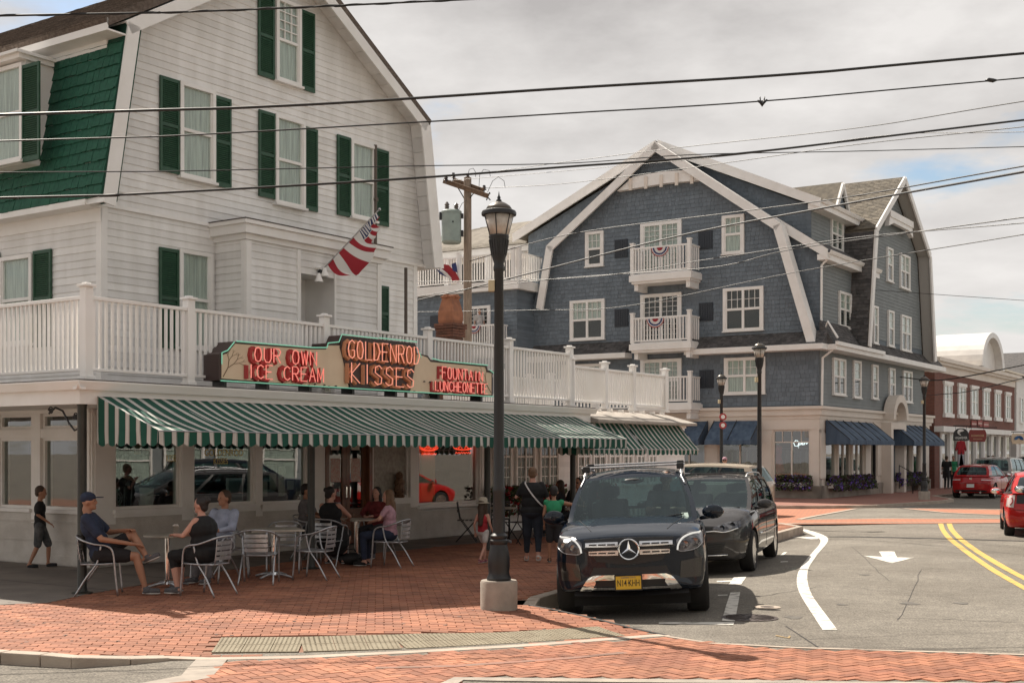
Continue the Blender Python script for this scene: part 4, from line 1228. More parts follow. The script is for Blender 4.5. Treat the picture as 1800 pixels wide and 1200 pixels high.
# ============================================================ DECK RAILING
def railing(F, posts, z_base, z_rail, name, label, parent=None, skip=False, pitch=.102, post_w=.13, stuff=False, post_top=.12, bal=.035, cat='railing'):
 """posts: along-face positions. Rails and balusters between them."""
 T = parent or thing(name, label, cat, F.P(posts[0], 0, z_base))
 for x in (posts[1:] if skip else posts):
  mb = MB(); h = post_w / 2
  mb.fbox(F, x - h, x + h, -h, h, z_base, z_rail + post_top); mb.fbox(F, x - h - .03, x + h + .03, -h - .03, h + .03, z_rail + post_top, z_rail + post_top + .035)
  mb.fbox(F, x - h * .7, x + h * .7, -h * .7, h * .7, z_rail + post_top + .035, z_rail + post_top + .06)
  mb.fbox(F, x - h - .02, x + h + .02, -h - .02, h + .02, z_base, z_base + .05)
  mb.build('post', M_VINYL, T, bevel=.006)
 rest = MB()
 for x0, x1 in zip(posts[:-1], posts[1:]):
  a0, a1 = min(x0, x1) + post_w / 2, max(x0, x1) - post_w / 2
  for (w_, q0, q1) in ((.04, z_rail - .05, z_rail), (.03, z_base + .12, z_base + .16)):
   mb = MB(); mb.fbox(F, a0, a1, -w_, w_, q0, q1); mb.build('rail', M_VINYL, T, bevel=.006)
  n = max(1, round((a1 - a0) / pitch))
  for i in range(n):
   x = a0 + (a1 - a0) * (i + .5) / n
   tgt = rest if stuff else MB()
   tgt.fbox(F, x - bal / 2, x + bal / 2, -bal / 2, bal / 2, z_base + .16, z_rail - .05)
   if not stuff: tgt.build('baluster', M_VINYL, T, fix=False)
 if stuff: rest.build('baluster', M_VINYL, T, kind='stuff', fix=False)
 return T
RB = 2.88
GRF = Face(A0 + N1 * RB, D1, N1)
pp = [LXL + .2] + [GRF.uv(u, 650)[0] for u in (332, 570, 752, 895, 1001)]
rail_main = railing(GRF, pp, 2.90, 4.05, 'deck_railing', 'white vinyl deck railing running above the striped awning behind the neon sign')
GRL = Face(gl(LXL + .2, -RB), -N1, -D1)
railing(GRL, [0, 2.2, 4.4], 2.90, 4.05, '', '', parent=rail_main, skip=True)
pc = [GRF.uv(u, 680)[0] for u in (1004, 1063, 1112, 1169)]
rail_w = railing(GRF, pc, 2.88, 3.80, 'wing_railing', 'lower white railing on the wing roof right of the tall end post', pitch=.085)
GRR = Face(gl(pc[-1], -RB), -N1, D1)
railing(GRR, [0, 2.0, 4.0], 2.88, 3.80, '', '', parent=rail_w, stuff=True, skip=True)
GRB = Face(gl(0, -RB + 3.2), D1, N1)
railing(GRB, [pp[-1] - .2, pp[-1] + 2.0, pp[-1] + 4.2], 2.88, 3.78, '', '', parent=rail_w, stuff=True)

# ============================================================ AWNINGS
def stripe_mat(name, vec, period=.215, off=0.0):
 m = bpy.data.materials.new(name); m.use_nodes = True
 t = m.node_tree; b = t.nodes['Principled BSDF']; b.inputs['Roughness'].default_value = .85
 tcn = t.nodes.new('ShaderNodeNewGeometry')
 d = t.nodes.new('ShaderNodeVectorMath'); d.operation = 'DOT_PRODUCT'; d.inputs[1].default_value = vec
 t.links.new(tcn.outputs['Position'], d.inputs[0])
 a = t.nodes.new('ShaderNodeMath'); a.operation = 'MULTIPLY_ADD'; a.inputs[1].default_value = 1 / period; a.inputs[2].default_value = 100 + off
 f = t.nodes.new('ShaderNodeMath'); f.operation = 'FRACT'
 t.links.new(d.outputs['Value'], a.inputs[0]); t.links.new(a.outputs[0], f.inputs[0])
 r = t.nodes.new('ShaderNodeValToRGB'); r.color_ramp.interpolation = 'CONSTANT'
 G = (0.012, 0.095, 0.065, 1); Wt = (0.62, 0.61, 0.57, 1); K = (0.05, 0.06, 0.055, 1)
 r.color_ramp.elements[0].color = G; r.color_ramp.elements[0].position = 0
 r.color_ramp.elements[1].color = K; r.color_ramp.elements[1].position = .55
 for p, c in ((.58, Wt), (.90, K), (.93, Wt), (.96, G)):
  e = r.color_ramp.elements.new(p); e.color = c
 t.links.new(f.outputs[0], r.inputs[0]); 
 nz = t.nodes.new('ShaderNodeTexNoise'); nz.inputs['Scale'].default_value = 1.6; nz.inputs['Detail'].default_value = 5
 hs = t.nodes.new('ShaderNodeHueSaturation'); mr = t.nodes.new('ShaderNodeMapRange'); mr.inputs['To Min'].default_value = .75; mr.inputs['To Max'].default_value = 1.15
 t.links.new(tcn.outputs['Position'], nz.inputs['Vector'])
 t.links.new(nz.outputs['Fac'], mr.inputs['Value']); t.links.new(mr.outputs[0], hs.inputs['Value']); t.links.new(r.outputs[0], hs.inputs['Color']); t.links.new(hs.outputs[0], b.inputs['Base Color'])
 out = t.nodes['Material Output']
 tl = t.nodes.new('ShaderNodeBsdfTranslucent'); t.links.new(hs.outputs[0], tl.inputs[0])
 ms = t.nodes.new('ShaderNodeMixShader'); ms.inputs[0].default_value = .25
 t.links.new(b.outputs[0], ms.inputs[1]); t.links.new(tl.outputs[0], ms.inputs[2]); t.links.new(ms.outputs[0], out.inputs['Surface'])
 MATS[name] = m
 return m
M_STR = stripe_mat('green_white_stripe', D1); M_STRS = stripe_mat('green_white_stripe_side', N1)
def awning(label, F, x0, x1, b0, z0, b1, z1, val, name='striped_awning', mf=None, ms=None, period=.215, sag=.03, group=None, cat='awning', ribs=1.25, scal=True, rest_open=False):
 mf = mf or M_STR; ms = ms or M_STRS
 T = thing(name, label, cat, F.P(x0, b0, z1 - val), group=group)
 n = max(2, int((x1 - x0) / .12)); mb = MB(); k = 5
 V = {}; vs = []
 for i in range(n + 1):
  x = x0 + (x1 - x0) * i / n
  s = sag * (.5 - .5 * math.cos(2 * math.pi * (x - x0) / ribs))
  for j in range(k + 1):
   t = j / k; V[i, j] = len(vs)
   vs.append(F.P(x, b0 + (b1 - b0) * t, z0 + (z1 - z0) * t - s * math.sin(math.pi * t) - .02 * math.sin(math.pi * t)))
 mb.add(vs, [(V[i, j], V[i + 1, j], V[i + 1, j + 1], V[i, j + 1]) for i in range(n) for j in range(k)])
 mb.build('canopy', mf, T, smooth=True, fix=False)
 def val_strip(P0, d, L, m, nrm):
  mb = MB(); h = period; cnt = max(1, round(L / h)); vs = []
  sub = 6
  for i in range(cnt * sub + 1):
   x = L * i / (cnt * sub); ph = (i % sub) / sub
   drop = val - (.045 * (1 - math.sin(math.pi * ph)) if scal else 0)
   w = .012 * math.sin(x * 9) + .006 * math.sin(x * 23)
   vs += [P0 + d * x, P0 + d * x + Vector((0, 0, -drop)) + nrm * w]
  mb.add(vs, [(2 * i, 2 * i + 2, 2 * i + 3, 2 * i + 1) for i in range(cnt * sub)])
  mb.build('valance', m, T, smooth=True, fix=False)
 val_strip(F.P(x0, b1, z1), F.e, x1 - x0, mf, F.n)
 for x, s in ((x0, -1), (x1, 1)):
  mb = MB(); mb.flat([F.P(x, b0, z0), F.P(x, b1, z1), F.P(x, b0, z1)]); mb.build('side_panel', ms, T, fix=False)
  val_strip(F.P(x, b0, z1), F.n, b1 - b0, ms, F.e)
 mb = MB()
 mb.tube([F.P(x0, b1 - .01, z1 - .01), F.P(x1, b1 - .01, z1 - .01)], .014, 6)
 m_ = max(1, round((x1 - x0) / ribs))
 for i in range(m_ + 1):
  x = x0 + .02 + (x1 - x0 - .04) * i / m_
  mb.tube([F.P(x, b0, z0 - .03), F.P(x, b1 - .01, z1 - .02)], .012, 6); mb.tube([F.P(x, b0, z1), F.P(x, b1 - .01, z1 - .015)], .012, 6)
 mb.build('frame', M_ALU, T)
 return T
xa1 = GF.uv(1100, 765, PB + 1.37)[0]
awning('long green and white striped awning over the shop terrace', GF, LXL + .12, xa1, PB + .16, 2.66, PB + 1.40, 2.19, .21)
xb0, xb1 = GF.uv(1050, 770, PB + .35)[0], GF.uv(1112, 770, PB + .3)[0]
awning('first short green and white striped awning, next to the long one', GF, xa1 - .6, xb1, PB + .08, 2.58, PB + .62, 1.98, .14, group='short striped awnings on the wing')
awning('last short green and white striped awning, at the far end of the wing', GF, xb1 + .08, 14.95, PB + .08, 2.58, PB + .62, 1.98, .14, group='short striped awnings on the wing')

# ============================================================ NEON SIGN
SB = 3.20
GS = Face(A0 + N1 * SB, D1, N1)
NS = thing('neon_sign', 'long stepped roof sign with pink neon lettering and green neon outline', 'sign', GS.P(ga(600, SB), 0, 2.9))
outl = [(385, 668), (385, 622), (396, 618), (410, 600), (545, 611), (572, 611), (572, 603), (592, 603), (598, 589), (730, 603), (733, 620), (752, 625), (757, 632), (855, 641), (857, 650), (866, 652), (866, 697)]
OP = [GS.uv(u, v) for u, v in outl]
M_TAN = mat('sign_tan', (0.72, 0.57, 0.41), 0.6, (0.66, 0.51, 0.36), 3); M_SBR = mat('sign_brown', (0.055, 0.032, 0.028), 0.55)
mb = MB(); mb.poly([GS.P(a, -.34, z) for a, z in OP], N1 * .34); mb.build('sign_box', M_SBR, NS)
ins = []
ctr = (sum(p[0] for p in OP) / len(OP), sum(p[1] for p in OP) / len(OP))
lp = [GS.uv(u, v) for u, v in ((389, 665), (389, 624), (399, 621), (413, 604), (545, 614), (573, 614), (574, 607), (598, 607), (612, 682))]
rp = [GS.uv(u, v) for u, v in ((720, 690), (733, 622), (750, 628), (756, 636), (852, 645), (854, 654), (863, 656), (863, 694))]
for P_ in (lp, rp):
 mb = MB(); mb.poly([GS.P(a, 0, z) for a, z in P_], N1 * .012); mb.build('sign_panel', M_TAN, NS)
cpn = [GS.uv(u, v) for u, v in ((598, 594), (729, 607), (731, 622), (718, 686), (614, 681), (596, 610))]
mb = MB(); mb.poly([GS.P(a, 0, z) for a, z in cpn], N1 * .03); mb.build('sign_panel', M_SBR, NS)
M_LRED = mat('letter_red', (0.36, 0.028, 0.026), 0.5); M_LORG = mat('letter_orange', (0.50, 0.21, 0.10), 0.5)
M_NEO = mat('neon_pink', (0.9, 0.35, 0.3), 0.3, emit=(1.0, 0.22, 0.17), estr=0.34)
M_NEOO = mat('neon_orange', (0.9, 0.4, 0.3), 0.3, emit=(1.0, 0.34, 0.22), estr=0.34)
M_NEOG = mat('neon_green', (0.35, 0.8, 0.6), 0.3, emit=(0.16, 0.75, 0.50), estr=0.12)
def sgn(text, u0, u1, vt0, vt1, vb0, vb1, m, mn, bb, bold):
 a0, a1 = GS.uv(u0, vt0)[0], GS.uv(u1, vt1)[0]
 zt = (GS.uv(u0, vt0)[1], GS.uv(u1, vt1)[1]); zb = (GS.uv(u0, vb0)[1], GS.uv(u1, vb1)[1])
 n = len(text); L = lambda q, t: q[0] + (q[1] - q[0]) * t
 for i, ch in enumerate(text):
  if ch == ' ': continue
  for (nm_, m_, o_, oz, b_, r_) in (('letter', m, -.022, -.012, bb + .012, bold * 1.15), ('neon_tube', mn, .02, 0, bb + .08, .0095)):
   mb = MB(); stroke_text(mb, GS, ch, a0 + o_ + (a1 - a0) * i / n, a0 + o_ + (a1 - a0) * (i + 1) / n, (L(zb, i / n) + oz, L(zb, (i + 1) / n) + oz), (L(zt, i / n) + oz, L(zt, (i + 1) / n) + oz), b_, r_); mb.build(nm_, m_, NS, fix=False)
sgn('OUR OWN', 436, 550, 610, 619, 635, 643, M_LRED, M_NEO, .012, .034)
sgn('ICE CREAM', 424, 562, 640, 648, 664, 672, M_LRED, M_NEO, .012, .034)
sgn('GOLDENROD', 600, 730, 597, 611, 629, 641, M_LORG, M_NEOO, .03, .032)
sgn('KISSES', 605, 721, 637, 650, 672, 682, M_LORG, M_NEOO, .03, .034)
sgn('FOUNTAIN', 768, 842, 644, 654, 665, 670, M_LRED, M_NEO, .012, .028)
sgn('LUNCHEONETTE', 756, 850, 669, 675, 686, 692, M_LRED, M_NEO, .012, .028)
mb = MB()
def gtube(pts, b=.05): mb.tube([GS.P(*(lambda q: (q[0], b, q[1]))(GS.uv(u, v))) for u, v in pts], .010, 5)
gtube([(412, 600), (545, 611), (571, 611), (573, 603), (592, 601), (597, 588), (660, 595)]); gtube([(662, 594), (729, 601)])
gtube([(733, 618), (737, 628)]); gtube([(756, 630), (770, 634), (854, 642)]); gtube([(857, 650), (866, 657)]); gtube([(384, 669), (866, 697)]); gtube([(386, 640), (386, 620), (396, 616), (408, 601)])
mb.build('neon_tube', M_NEOG, NS, fix=False)
mb = MB()
for base, sgn_ in (((391, 662), 1), ((862, 690), -1)):
 random.seed(3)
 def br(p, ang_, L, r, dep):
  q = (p[0] + math.cos(ang_) * L * sgn_, p[1] - math.sin(ang_) * L)
  a, z = GS.uv(*p); a2, z2 = GS.uv(*q); mb.tube([GS.P(a, .016, z), GS.P(a2, .016, z2)], r, 4)
  if dep:
   for da in (-.5, .35): br(q, ang_ + da, L * .72, r * .7, dep - 1)
 br(base, R(62), 18, .008, 4)
mb.build('painted_branch', mat('sign_branch', (0.16, 0.10, 0.05), .7), NS, fix=False)
mb = MB()
for k in range(34):
 u = 405 + k * 13.4 + random.uniform(-5, 5); v = 600 + (u - 405) * .09 + random.choice((62, 40, 78))
 if u > 860: continue
 a, z = GS.uv(u, min(v, 668 + (u - 385) * .058)); mb.tube([GS.P(a, .0, z), GS.P(a, .05, z)], .012, 5)
mb.build('tube_standoff', mat('standoff_dark', (0.04, 0.05, 0.045), .5), NS, kind='stuff', fix=False)
mb = MB()
for k in range(7):
 a = GS.uv(400 + k * 75, 680)[0]; mb.fbox(GS, a - .03, a + .03, -.3, -.05, -.36 + 2.88 + .36 - .0, 3.05)
mb.build('sign_foot', M_IRON, NS)

# ============================================================ LETTERING ON THE GLASS, THINGS IN THE WINDOW
M_GOLD = mat('gold_leaf', (0.55, 0.38, 0.10), .35, metal=.6)
def glass_text(text, u0, u1, v0, v1):
 a0, z1_ = GF.uv(u0, v0, -.07); a1, z0_ = GF.uv(u1, v1, -.07)
 o = text_mesh('lettering', GF, text, a0, a1, z0_, z1_, -.076, M_GOLD, None, .002)
 o.parent = GH
 for v in o.data.vertices: v.co -= GH.location
glass_text('GOLDENROD', 360, 428, 789, 801); glass_text('KISSES', 376, 401, 805, 815)
glass_text('KISSES', 293, 314, 799, 811)
# ============================================================ THE BLUE BUILDING
BC = Vector((12.67, 52.8, 0)); BE = Vector((0.8403, -0.5422, 0)).normalized(); BN = Vector((BE.y, -BE.x, 0))   # front: outward BN
BI = -BN                                        # inward, also the right face's direction
BF = Face(BC, BE, BN); BR = Face(BC, BI, BE)
BH = thing('blue_building', 'slate blue shingled four storey building with white gambrel trim, balconies and shop fronts', 'building', BC)
M_BSH = random_per_piece(mat('blue_shingle', (0.152, 0.182, 0.212), 0.75, (0.132, 0.160, 0.188), 2.0, bump=.2, bscale=30), .12)
M_BCL = mat('blue_grey_clapboard', (0.215, 0.236, 0.240), 0.7, (0.188, 0.206, 0.212), 1.6)
M_BWL = mat('blue_wall', (0.13, 0.157, 0.182), .8); M_SOFF = mat('grey_soffit', (.42, .40, .37), .8)
M_ASR = random_per_piece(mat('dark_roof_shingle', (0.065, 0.062, 0.063), 0.9, (0.105, 0.098, 0.095), 6, bump=.3), .3)
M_GYR = random_per_piece(mat('grey_roof_shingle', (0.175, 0.15, 0.115), 0.9, (0.11, 0.095, 0.075), 5, bump=.3), .22)
M_CREAM = mat('cream_paint', (0.72, 0.645, 0.57), 0.6, (0.66, 0.59, 0.52), 1.2)
M_LOUV = mat('vent_dark', (0.022, 0.028, 0.038), .5)
M_BAWN = mat('blue_canvas', (0.085, 0.125, 0.180), .85, (0.045, 0.072, 0.118), 2, streak=(3, 3, .4))
ZB, ZG, ZP = 3.78, 6.40, 15.7
def bl(a, y, z=0.0): return BC + BE * a + BI * y + Vector((0, 0, z))
# body
mb = MB()
mb.fbox(BF, -13.9, -.004, -16.0, -.004, ZB, ZG)
gab = [(-13.9, ZG), (-13.9, 8.7), (-13.3, 11.35), (-7.56, ZP - .15), (-1.77, 11.4), (-.03, ZG)]
mb.poly([BF.P(a, -.004, z) for a, z in gab], BI * 1.5)
mb.build('wall', M_BWL, BH)
def bspan(z):
 L = [(ZB, -13.9), (8.7, -13.9), (11.35, -13.3), (ZP - .15, -7.56)]; Rr = [(ZB, -.05), (ZG, -.05), (11.4, -1.77), (ZP - .15, -7.56)]
 if z > ZP - .2: return None
 return (float(np.interp(z, [q[0] for q in L], [q[1] for q in L])), float(np.interp(z, [q[0] for q in Rr], [q[1] for q in Rr])))
fw_ = [BF.rect(1030, 1062, 407, 468), BF.rect(1270, 1309, 378, 446), BF.rect(1003, 1064, 527, 597), BF.rect(1272, 1343, 505, 581), BF.rect(1274, 1346, 628, 692), BF.rect(990, 1060, 640, 705)]
fd_ = [BF.rect(1127, 1199, 390, 480), BF.rect(1127, 1199, 516, 602), BF.rect(1127, 1199, 631, 706)]
fl_ = [BF.rect(1081, 1104, 421, 453), BF.rect(1228, 1253, 406, 438), BF.rect(1081, 1105, 543, 574), BF.rect(1229, 1254, 532, 564), BF.rect(1230, 1255, 650, 682)]
shingles(BH, BF, bspan, ZB + .1, ZP - .3, .185, .20, M_BSH, th=.025, jit=.3, cuts=[(w[0] + .03, w[1] - .03, w[2], w[3]) for w in fw_ + fd_], name='blue_shingle', zj=.012)
for i, w in enumerate(fw_):
 window(BH, BF, *w, b=.0, depth=.07, fw=.13, cols=3, rows=1, mull=0 if i < 2 else 1, curtain=('half', M_CURT, 'half', M_DARK, M_CURT, 'half')[i])
for w in fd_:                                   # sliding doors
 window(BH, BF, *w, b=.0, depth=.07, fw=.15, cols=3, rows=3, mull=1, full_grid=True, name='balcony_door', sill=False, curtain=M_CURT if w is not fd_[1] else M_DARK)
for w in fl_:
 mb = MB(); mb.fbox(BF, w[0], w[1], -.0, .045, w[2], w[3])
 v = mb.build('vent_panel', M_LOUV, BH)
 mb = MB(); n = 6
 for k in range(n): 
  x = w[0] + (w[1] - w[0]) * (k + .5) / n; mb.fbox(BF, x - .02, x + .02, .045, .06, w[2] + .03, w[3] - .03)
 mb.build('slat', M_LOUV, v, kind='stuff')
# rakes
def brake(p0, p1, w, b, th, name='rake_board', m=None, F=None, back=None):
 F = F or BF
 d = Vector((p1[0] - p0[0], 0, p1[1] - p0[1])).normalized(); n = Vector((d.z, 0, -d.x)) * w
 if (p0[0] > p1[0]): n = -n
 P = [p0, p1, (p1[0] + n.x, p1[1] + n.z), (p0[0] + n.x, p0[1] + n.z)]
 mb = MB(); mb.poly([F.P(x, b, z) for x, z in P], F.n * -(back or th)); return mb.build(name, m or M_TRIM, BH)
ov = .55
rp_ = [BF.uv(u, v, ov) for u, v in ((942, 542), (960, 432), (1151, 249), (1372, 392), (1434, 604))]
for i in range(4):
 brake(rp_[i], rp_[i + 1], .36, ov, .10)
 brake(rp_[i], rp_[i + 1], .10, ov - .10, ov, 'soffit', back=ov - .1)
# beam across the gable peak
q = [BF.uv(u, v, .35) for u, v in ((1100, 322), (1112, 311), (1160, 302), (1206, 299), (1222, 306), (1238, 316), (1170, 322), (1084, 336))]
mb = MB(); mb.poly([BF.P(a, .35, z) for a, z in q], BI * .30); mb.build('gable_beam', M_TRIM, BH)
mb = MB()
for k in range(5):
 a, z = BF.uv(1108 + k * 27, 330 - k * 3.0, .40); mb = MB(); mb.fbox(BF, a - .07, a + .07, .35, .42, z - .12, z + .42); mb.build('beam_bracket', M_CREAM, BH)
# pent roofs between storeys
def pent(a0, a1, z0, z1, F, out=.6, name='pent_roof'):
 up = (F.up * (z1 - z0) - F.n * out); L = up.length
 mb = MB(); mb.poly([F.P(a0, 0, z0 + .02), F.P(a0, out, z0 + .02), F.P(a0, .02, z1)], F.e * (a1 - a0)); mb.build(name, M_ASR, BH)
 S = Face(F.P(0, out, z0 + .02), F.e, (F.n * (z1 - z0) + Vector((0, 0, out))), up)
 shingles(BH, S, lambda z: (a0, a1), 0, L, .14, .24, M_ASR, th=.02, name='roof_shingle', jit=.35)
 mb = MB(); mb.fbox(F, a0 - .05, a1 + .05, 0.02, out + .12, z0 - .24, z0); mb.build('eave_board', M_TRIM, BH, bevel=.02)
zb0 = BF.uv(1380, 606, .6)[1]
pent(BF.uv(1216, 610)[0], .35, zb0, zb0 + .55, BF)
pent(-13.9, BF.uv(1110, 620)[0], zb0, zb0 + .55, BF)
pent(-.0, 3.6, zb0, zb0 + 1.0, BR, .62)
pent(3.6, 17.4, zb0, zb0 + .75, BR, .62)
# band above the shops
mb = MB()
for (o_, z0_, z1_) in ((.05, 3.30, 3.45), (.14, 3.45, 3.70), (.24, 3.70, 3.82)):
 mb.poly([bl(a, y, z0_) for a, y in ((-26, -o_), (o_, -o_), (o_, 17.2), (-26, 17.2))], (0, 0, z1_ - z0_))
mb.build('shop_cornice', M_CREAM, BH)
# ground floor: cream piers, foundation
M_FOUND = mat('foundation_concrete', (0.33, 0.29, 0.245), .9, (0.24, 0.21, 0.18), 2.5, bump=.3, bscale=20)
mb = MB(); mb.fbox(BF, -26, .12, -.4, .12, -.1, .52); mb.fbox(BR, -.12, 13.2, -.4, .12, -.1, .52); mb.fbox(BR, 14.4, 16.8, -.4, .12, -.1, .52)
mb.build('foundation', M_FOUND, BH)
def shopfront(F, items, a_end, zs=.62, zt=2.86, lintel=3.30, wallm=M_CREAM):
 """items: (u0, u1, kind) in photo order along the face."""
 last = a_end[0]
 for u0, u1, kind in items:
  a0, a1 = sorted((F.uv(u0, 800)[0], F.uv(u1, 800)[0]))
  mb = MB(); mb.fbox(F, last, a0, -.3, .0, .5, zt); mb.fbox(F, last + .05, a0 - .05, 0, .04, zs + .2, zt - .15)
  mb.build('shop_pier', wallm, BH)
  mb = MB()
  if kind != 'd': mb.fbox(F, a0, a1, -.3, -.02, .5, zs)
  if kind != 'd': mb.build('stall_riser', wallm, BH)
  n = 1 if kind == 'd' else max(1, round((a1 - a0) / 1.0)); zz = .52 if kind == 'd' else zs
  mb = MB(); fw = .07; tz = zt - .55
  mb.fbox(F, a0, a0 + fw, -.16, -.05, zz, zt); mb.fbox(F, a1 - fw, a1, -.16, -.05, zz, zt); mb.fbox(F, a0 + fw, a1 - fw, -.16, -.05, zz, zz + fw); mb.fbox(F, a0 + fw, a1 - fw, -.16, -.05, zt - fw, zt); mb.fbox(F, a0 + fw, a1 - fw, -.15, -.06, tz, tz + .05)
  for k in range(1, n): x = a0 + (a1 - a0) * k / n; mb.fbox(F, x - .03, x + .03, -.145, -.055, zz + fw, tz)
  for k in range(1, n * 2): x = a0 + (a1 - a0) * k / (n * 2); mb.fbox(F, x - .015, x + .015, -.14, -.07, tz + .05, zt - fw)
  f = mb.build('shop_door' if kind == 'd' else 'shop_window', wallm if kind != 'd' else M_IRON, BH)
  mb = MB(); mb.fbox(F, a0 + fw, a1 - fw, -.115, -.107, zz + fw * .5, zt - fw * .5); mb.build('pane', M_SHOPG, f)
  last = a1
 mb = MB(); mb.fbox(F, last, a_end[1], -.3, .0, .5, zt); mb.build('shop_pier', wallm, BH)
 mb = MB(); mb.fbox(F, a_end[0], a_end[1], -.3, .02, zt, lintel); mb.build('shop_lintel', wallm, BH)
shopfront(BF, [(1181, 1240, 'w'), (1264, 1336, 'w'), (1358, 1424, 'w')], (-26, .0))
shopfront(BR, [(1451, 1471, 'w'), (1474, 1496, 'w'), (1499, 1520, 'w'), (1530, 1541, 'd'), (1568, 1584, 'w'), (1587, 1602, 'w'), (1605, 1618, 'w')], (0.004, 16.9))
mb = MB(); mb.fbox(BF, -25, -.6, -6.2, -6.1, .5, 3.2); mb.fbox(BF, -.6, -.5, -15, -.4, .5, .6); mb.fbox(BR, .6, 16, -6.2, -6.1, .5, 3.2); mb.fbox(BF, -25, -.35, -16, -.35, 3.2, 3.3); mb.fbox(BF, -25, -.35, -16, -.35, .40, .5)
mb.build('inner_wall', M_ROOM, BH)
# entrance with a round arched hood on the right face
e0, e1 = BR.uv(1548, 740)[0], BR.uv(1575, 740)[0]; em = (e0 + e1) / 2; er = (e1 - e0) / 2
mb = MB(); mb.fbox(BR, e0, e0 + .35, 0, .5, .0, 3.3); mb.fbox(BR, e1 - .35, e1, 0, .5, .0, 3.3); mb.fbox(BR, e0 + .35, e1 - .35, 0, .5, 3.0, 3.3)
arc = [(em + er * math.cos(t), 3.45 + er * .95 * math.sin(t)) for t in np.linspace(0, math.pi, 15)]; arci = [(em + er * .72 * math.cos(t), 3.45 + er * .66 * math.sin(t)) for t in np.linspace(math.pi, 0, 15)]
for i in range(14):
 mb.poly([BR.P(x, .12, z) for x, z in (arc[i], arc[i + 1], arci[13 - i], arci[14 - i])], BE * .5)
mb.build('door_surround', M_CREAM, BH)
mb = MB(); mb.fbox(BR, e0 + .35, e1 - .35, .02, .06, .1, 3.0); mb.build('entrance_door', M_BWL, BH)
mb = MB(); mb.tube([BR.P(em - .3, .6, .2), BR.P(em - .3, .6, 1.3), BR.P(em - .9, 1.4, .95), BR.P(em - .9, 1.4, 0)], .025, 6); mb.build('handrail', M_IRON, BH)
# right-face walls, windows
clapboards(BH, BR, lambda z: (.05, 15.95), ZB + .1, ZG - .1, .155, 0, M_BCL, stuff=True, name='grey_clapboard', th=.02)
for (u0, u1, v0, v1) in ((1462, 1484, 630, 694), (1498, 1511, 634, 699), (1531, 1541, 641, 701), (1561, 1571, 647, 704), (1585, 1601, 652, 707)):
 window(BH, BR, *BR.rect(u0, u1, v0, v1), b=.01, depth=.06, fw=.10, cols=1, rows=1, mull=1 if u1 - u0 > 14 else 0, curtain='half')
# corner dormers, right side: third and fourth storeys
a3 = -.12; a4 = BF.uv(1426, 400, -.7)[0]
z3e = 1.9 + (795 - 449) / 2250 * (bl(a3, .5).y); z4e = BF.uv(1424, 362, -.7)[1]
y3, y4 = .45, .7
mb = MB()
mb.poly([bl(a, y3, z) for a, z in ((a3, ZG), (a3, z3e), (-1.9, z3e + 1.55), (-1.9, ZG))], BI * 9)
mb.poly([bl(a, y4, z) for a, z in ((a4, 8), (a4, z4e), (-7.56, ZP - .3), (-7.56, 8))], BI * 15)
mb.poly([bl(a, y4, z) for a, z in ((-14.6, 8), (-14.6, BF.uv(950, 412, -.7)[1]), (-7.56, ZP - .3), (-7.56, 8))], BI * 15)
mb.build('dormer_wall', M_BWL, BH)
S3 = Face(bl(0, y3), BE, BN); S4 = Face(bl(0, y4), BE, BN)
shingles(BH, S3, lambda z: (a3 - 1.2 if z < z3e + .3 else -1.7, a3 - max(0, (z - z3e)) * 1.15), ZG, z3e + 1.0, .185, .2, M_BSH, th=.02, name='blue_shingle')
zr4 = ZP - .3
shingles(BH, S4, lambda z: (-7.5, min(a4, a4 + (zr4 - z) / (zr4 - z4e) * 0 if z < z4e else a4 + (-7.56 - a4) * (z - z4e) / (zr4 - z4e))), 10.0, zr4 - .2, .185, .2, M_BSH, th=.02, name='blue_shingle')
zl4 = BF.uv(950, 412, -.7)[1]
shingles(BH, S4, lambda z: (-14.6 if z < zl4 else -14.6 + (7.04) * (z - zl4) / (zr4 - zl4), -7.6), 9.0, zr4 - .2, .185, .2, M_BSH, th=.02, name='blue_shingle')
R3 = Face(bl(a3, 0), BI, BE); R4 = Face(bl(a4, 0), BI, BE)
clapboards(BH, R3, lambda z: (y3, 9), ZG + .5, z3e, .155, 0, M_BCL, stuff=True, name='grey_clapboard', th=.02)
clapboards(BH, R4, lambda z: (y4, 9), z3e + .3, z4e, .155, 0, M_BCL, stuff=True, name='grey_clapboard', th=.02)
window(BH, R3, *R3.rect(1473, 1494, 514, 576), b=.01, depth=.06, fw=.11, mull=1, rows=1, curtain='half')
window(BH, R4, *R4.rect(1459, 1480, 386, 440), b=.01, depth=.06, fw=.11, mull=1, rows=1, curtain='half'); window(BH, R4, *R4.rect(1495, 1506, 402, 453), b=.01, depth=.06, fw=.11, rows=1)
# dormer eaves and the slopes above
def shed(p0, p1, yA, yB, th=.16, name='shed_roof', m=None, oh=.45, trim=True):
 """Roof plane through two (a, z) section points, from depth yA to yB."""
 mb = MB(); mb.poly([bl(a, yA, z) for a, z in (p0, p1, (p1[0], p1[1] + th), (p0[0], p0[1] + th))], BI * (yB - yA)); mb.build(name, m or M_GYR, BH)
 if trim:
  mb = MB(); mb.poly([bl(a, yA - .03, z) for a, z in ((p0[0], p0[1] - .22), (p1[0], p1[1] - .28), (p1[0], p1[1] + th + .02), (p0[0], p0[1] + th + .02))], BI * .10); mb.build('shed_rake', M_TRIM, BH)
sR = BF.uv(1438, 361, 0)[0] + .1
shed((a4 + .55, z4e + .02), (-7.5, ZP - .05), y4 - .45, 16.5); shed((-15.2, zl4 - .10), (-7.62, ZP - .05), y4 - .45, 16.5)
shed((a3 + .45, z3e + .0), (-2.0, z3e + 1.6), y3 - .35, 7.2, m=M_ASR)
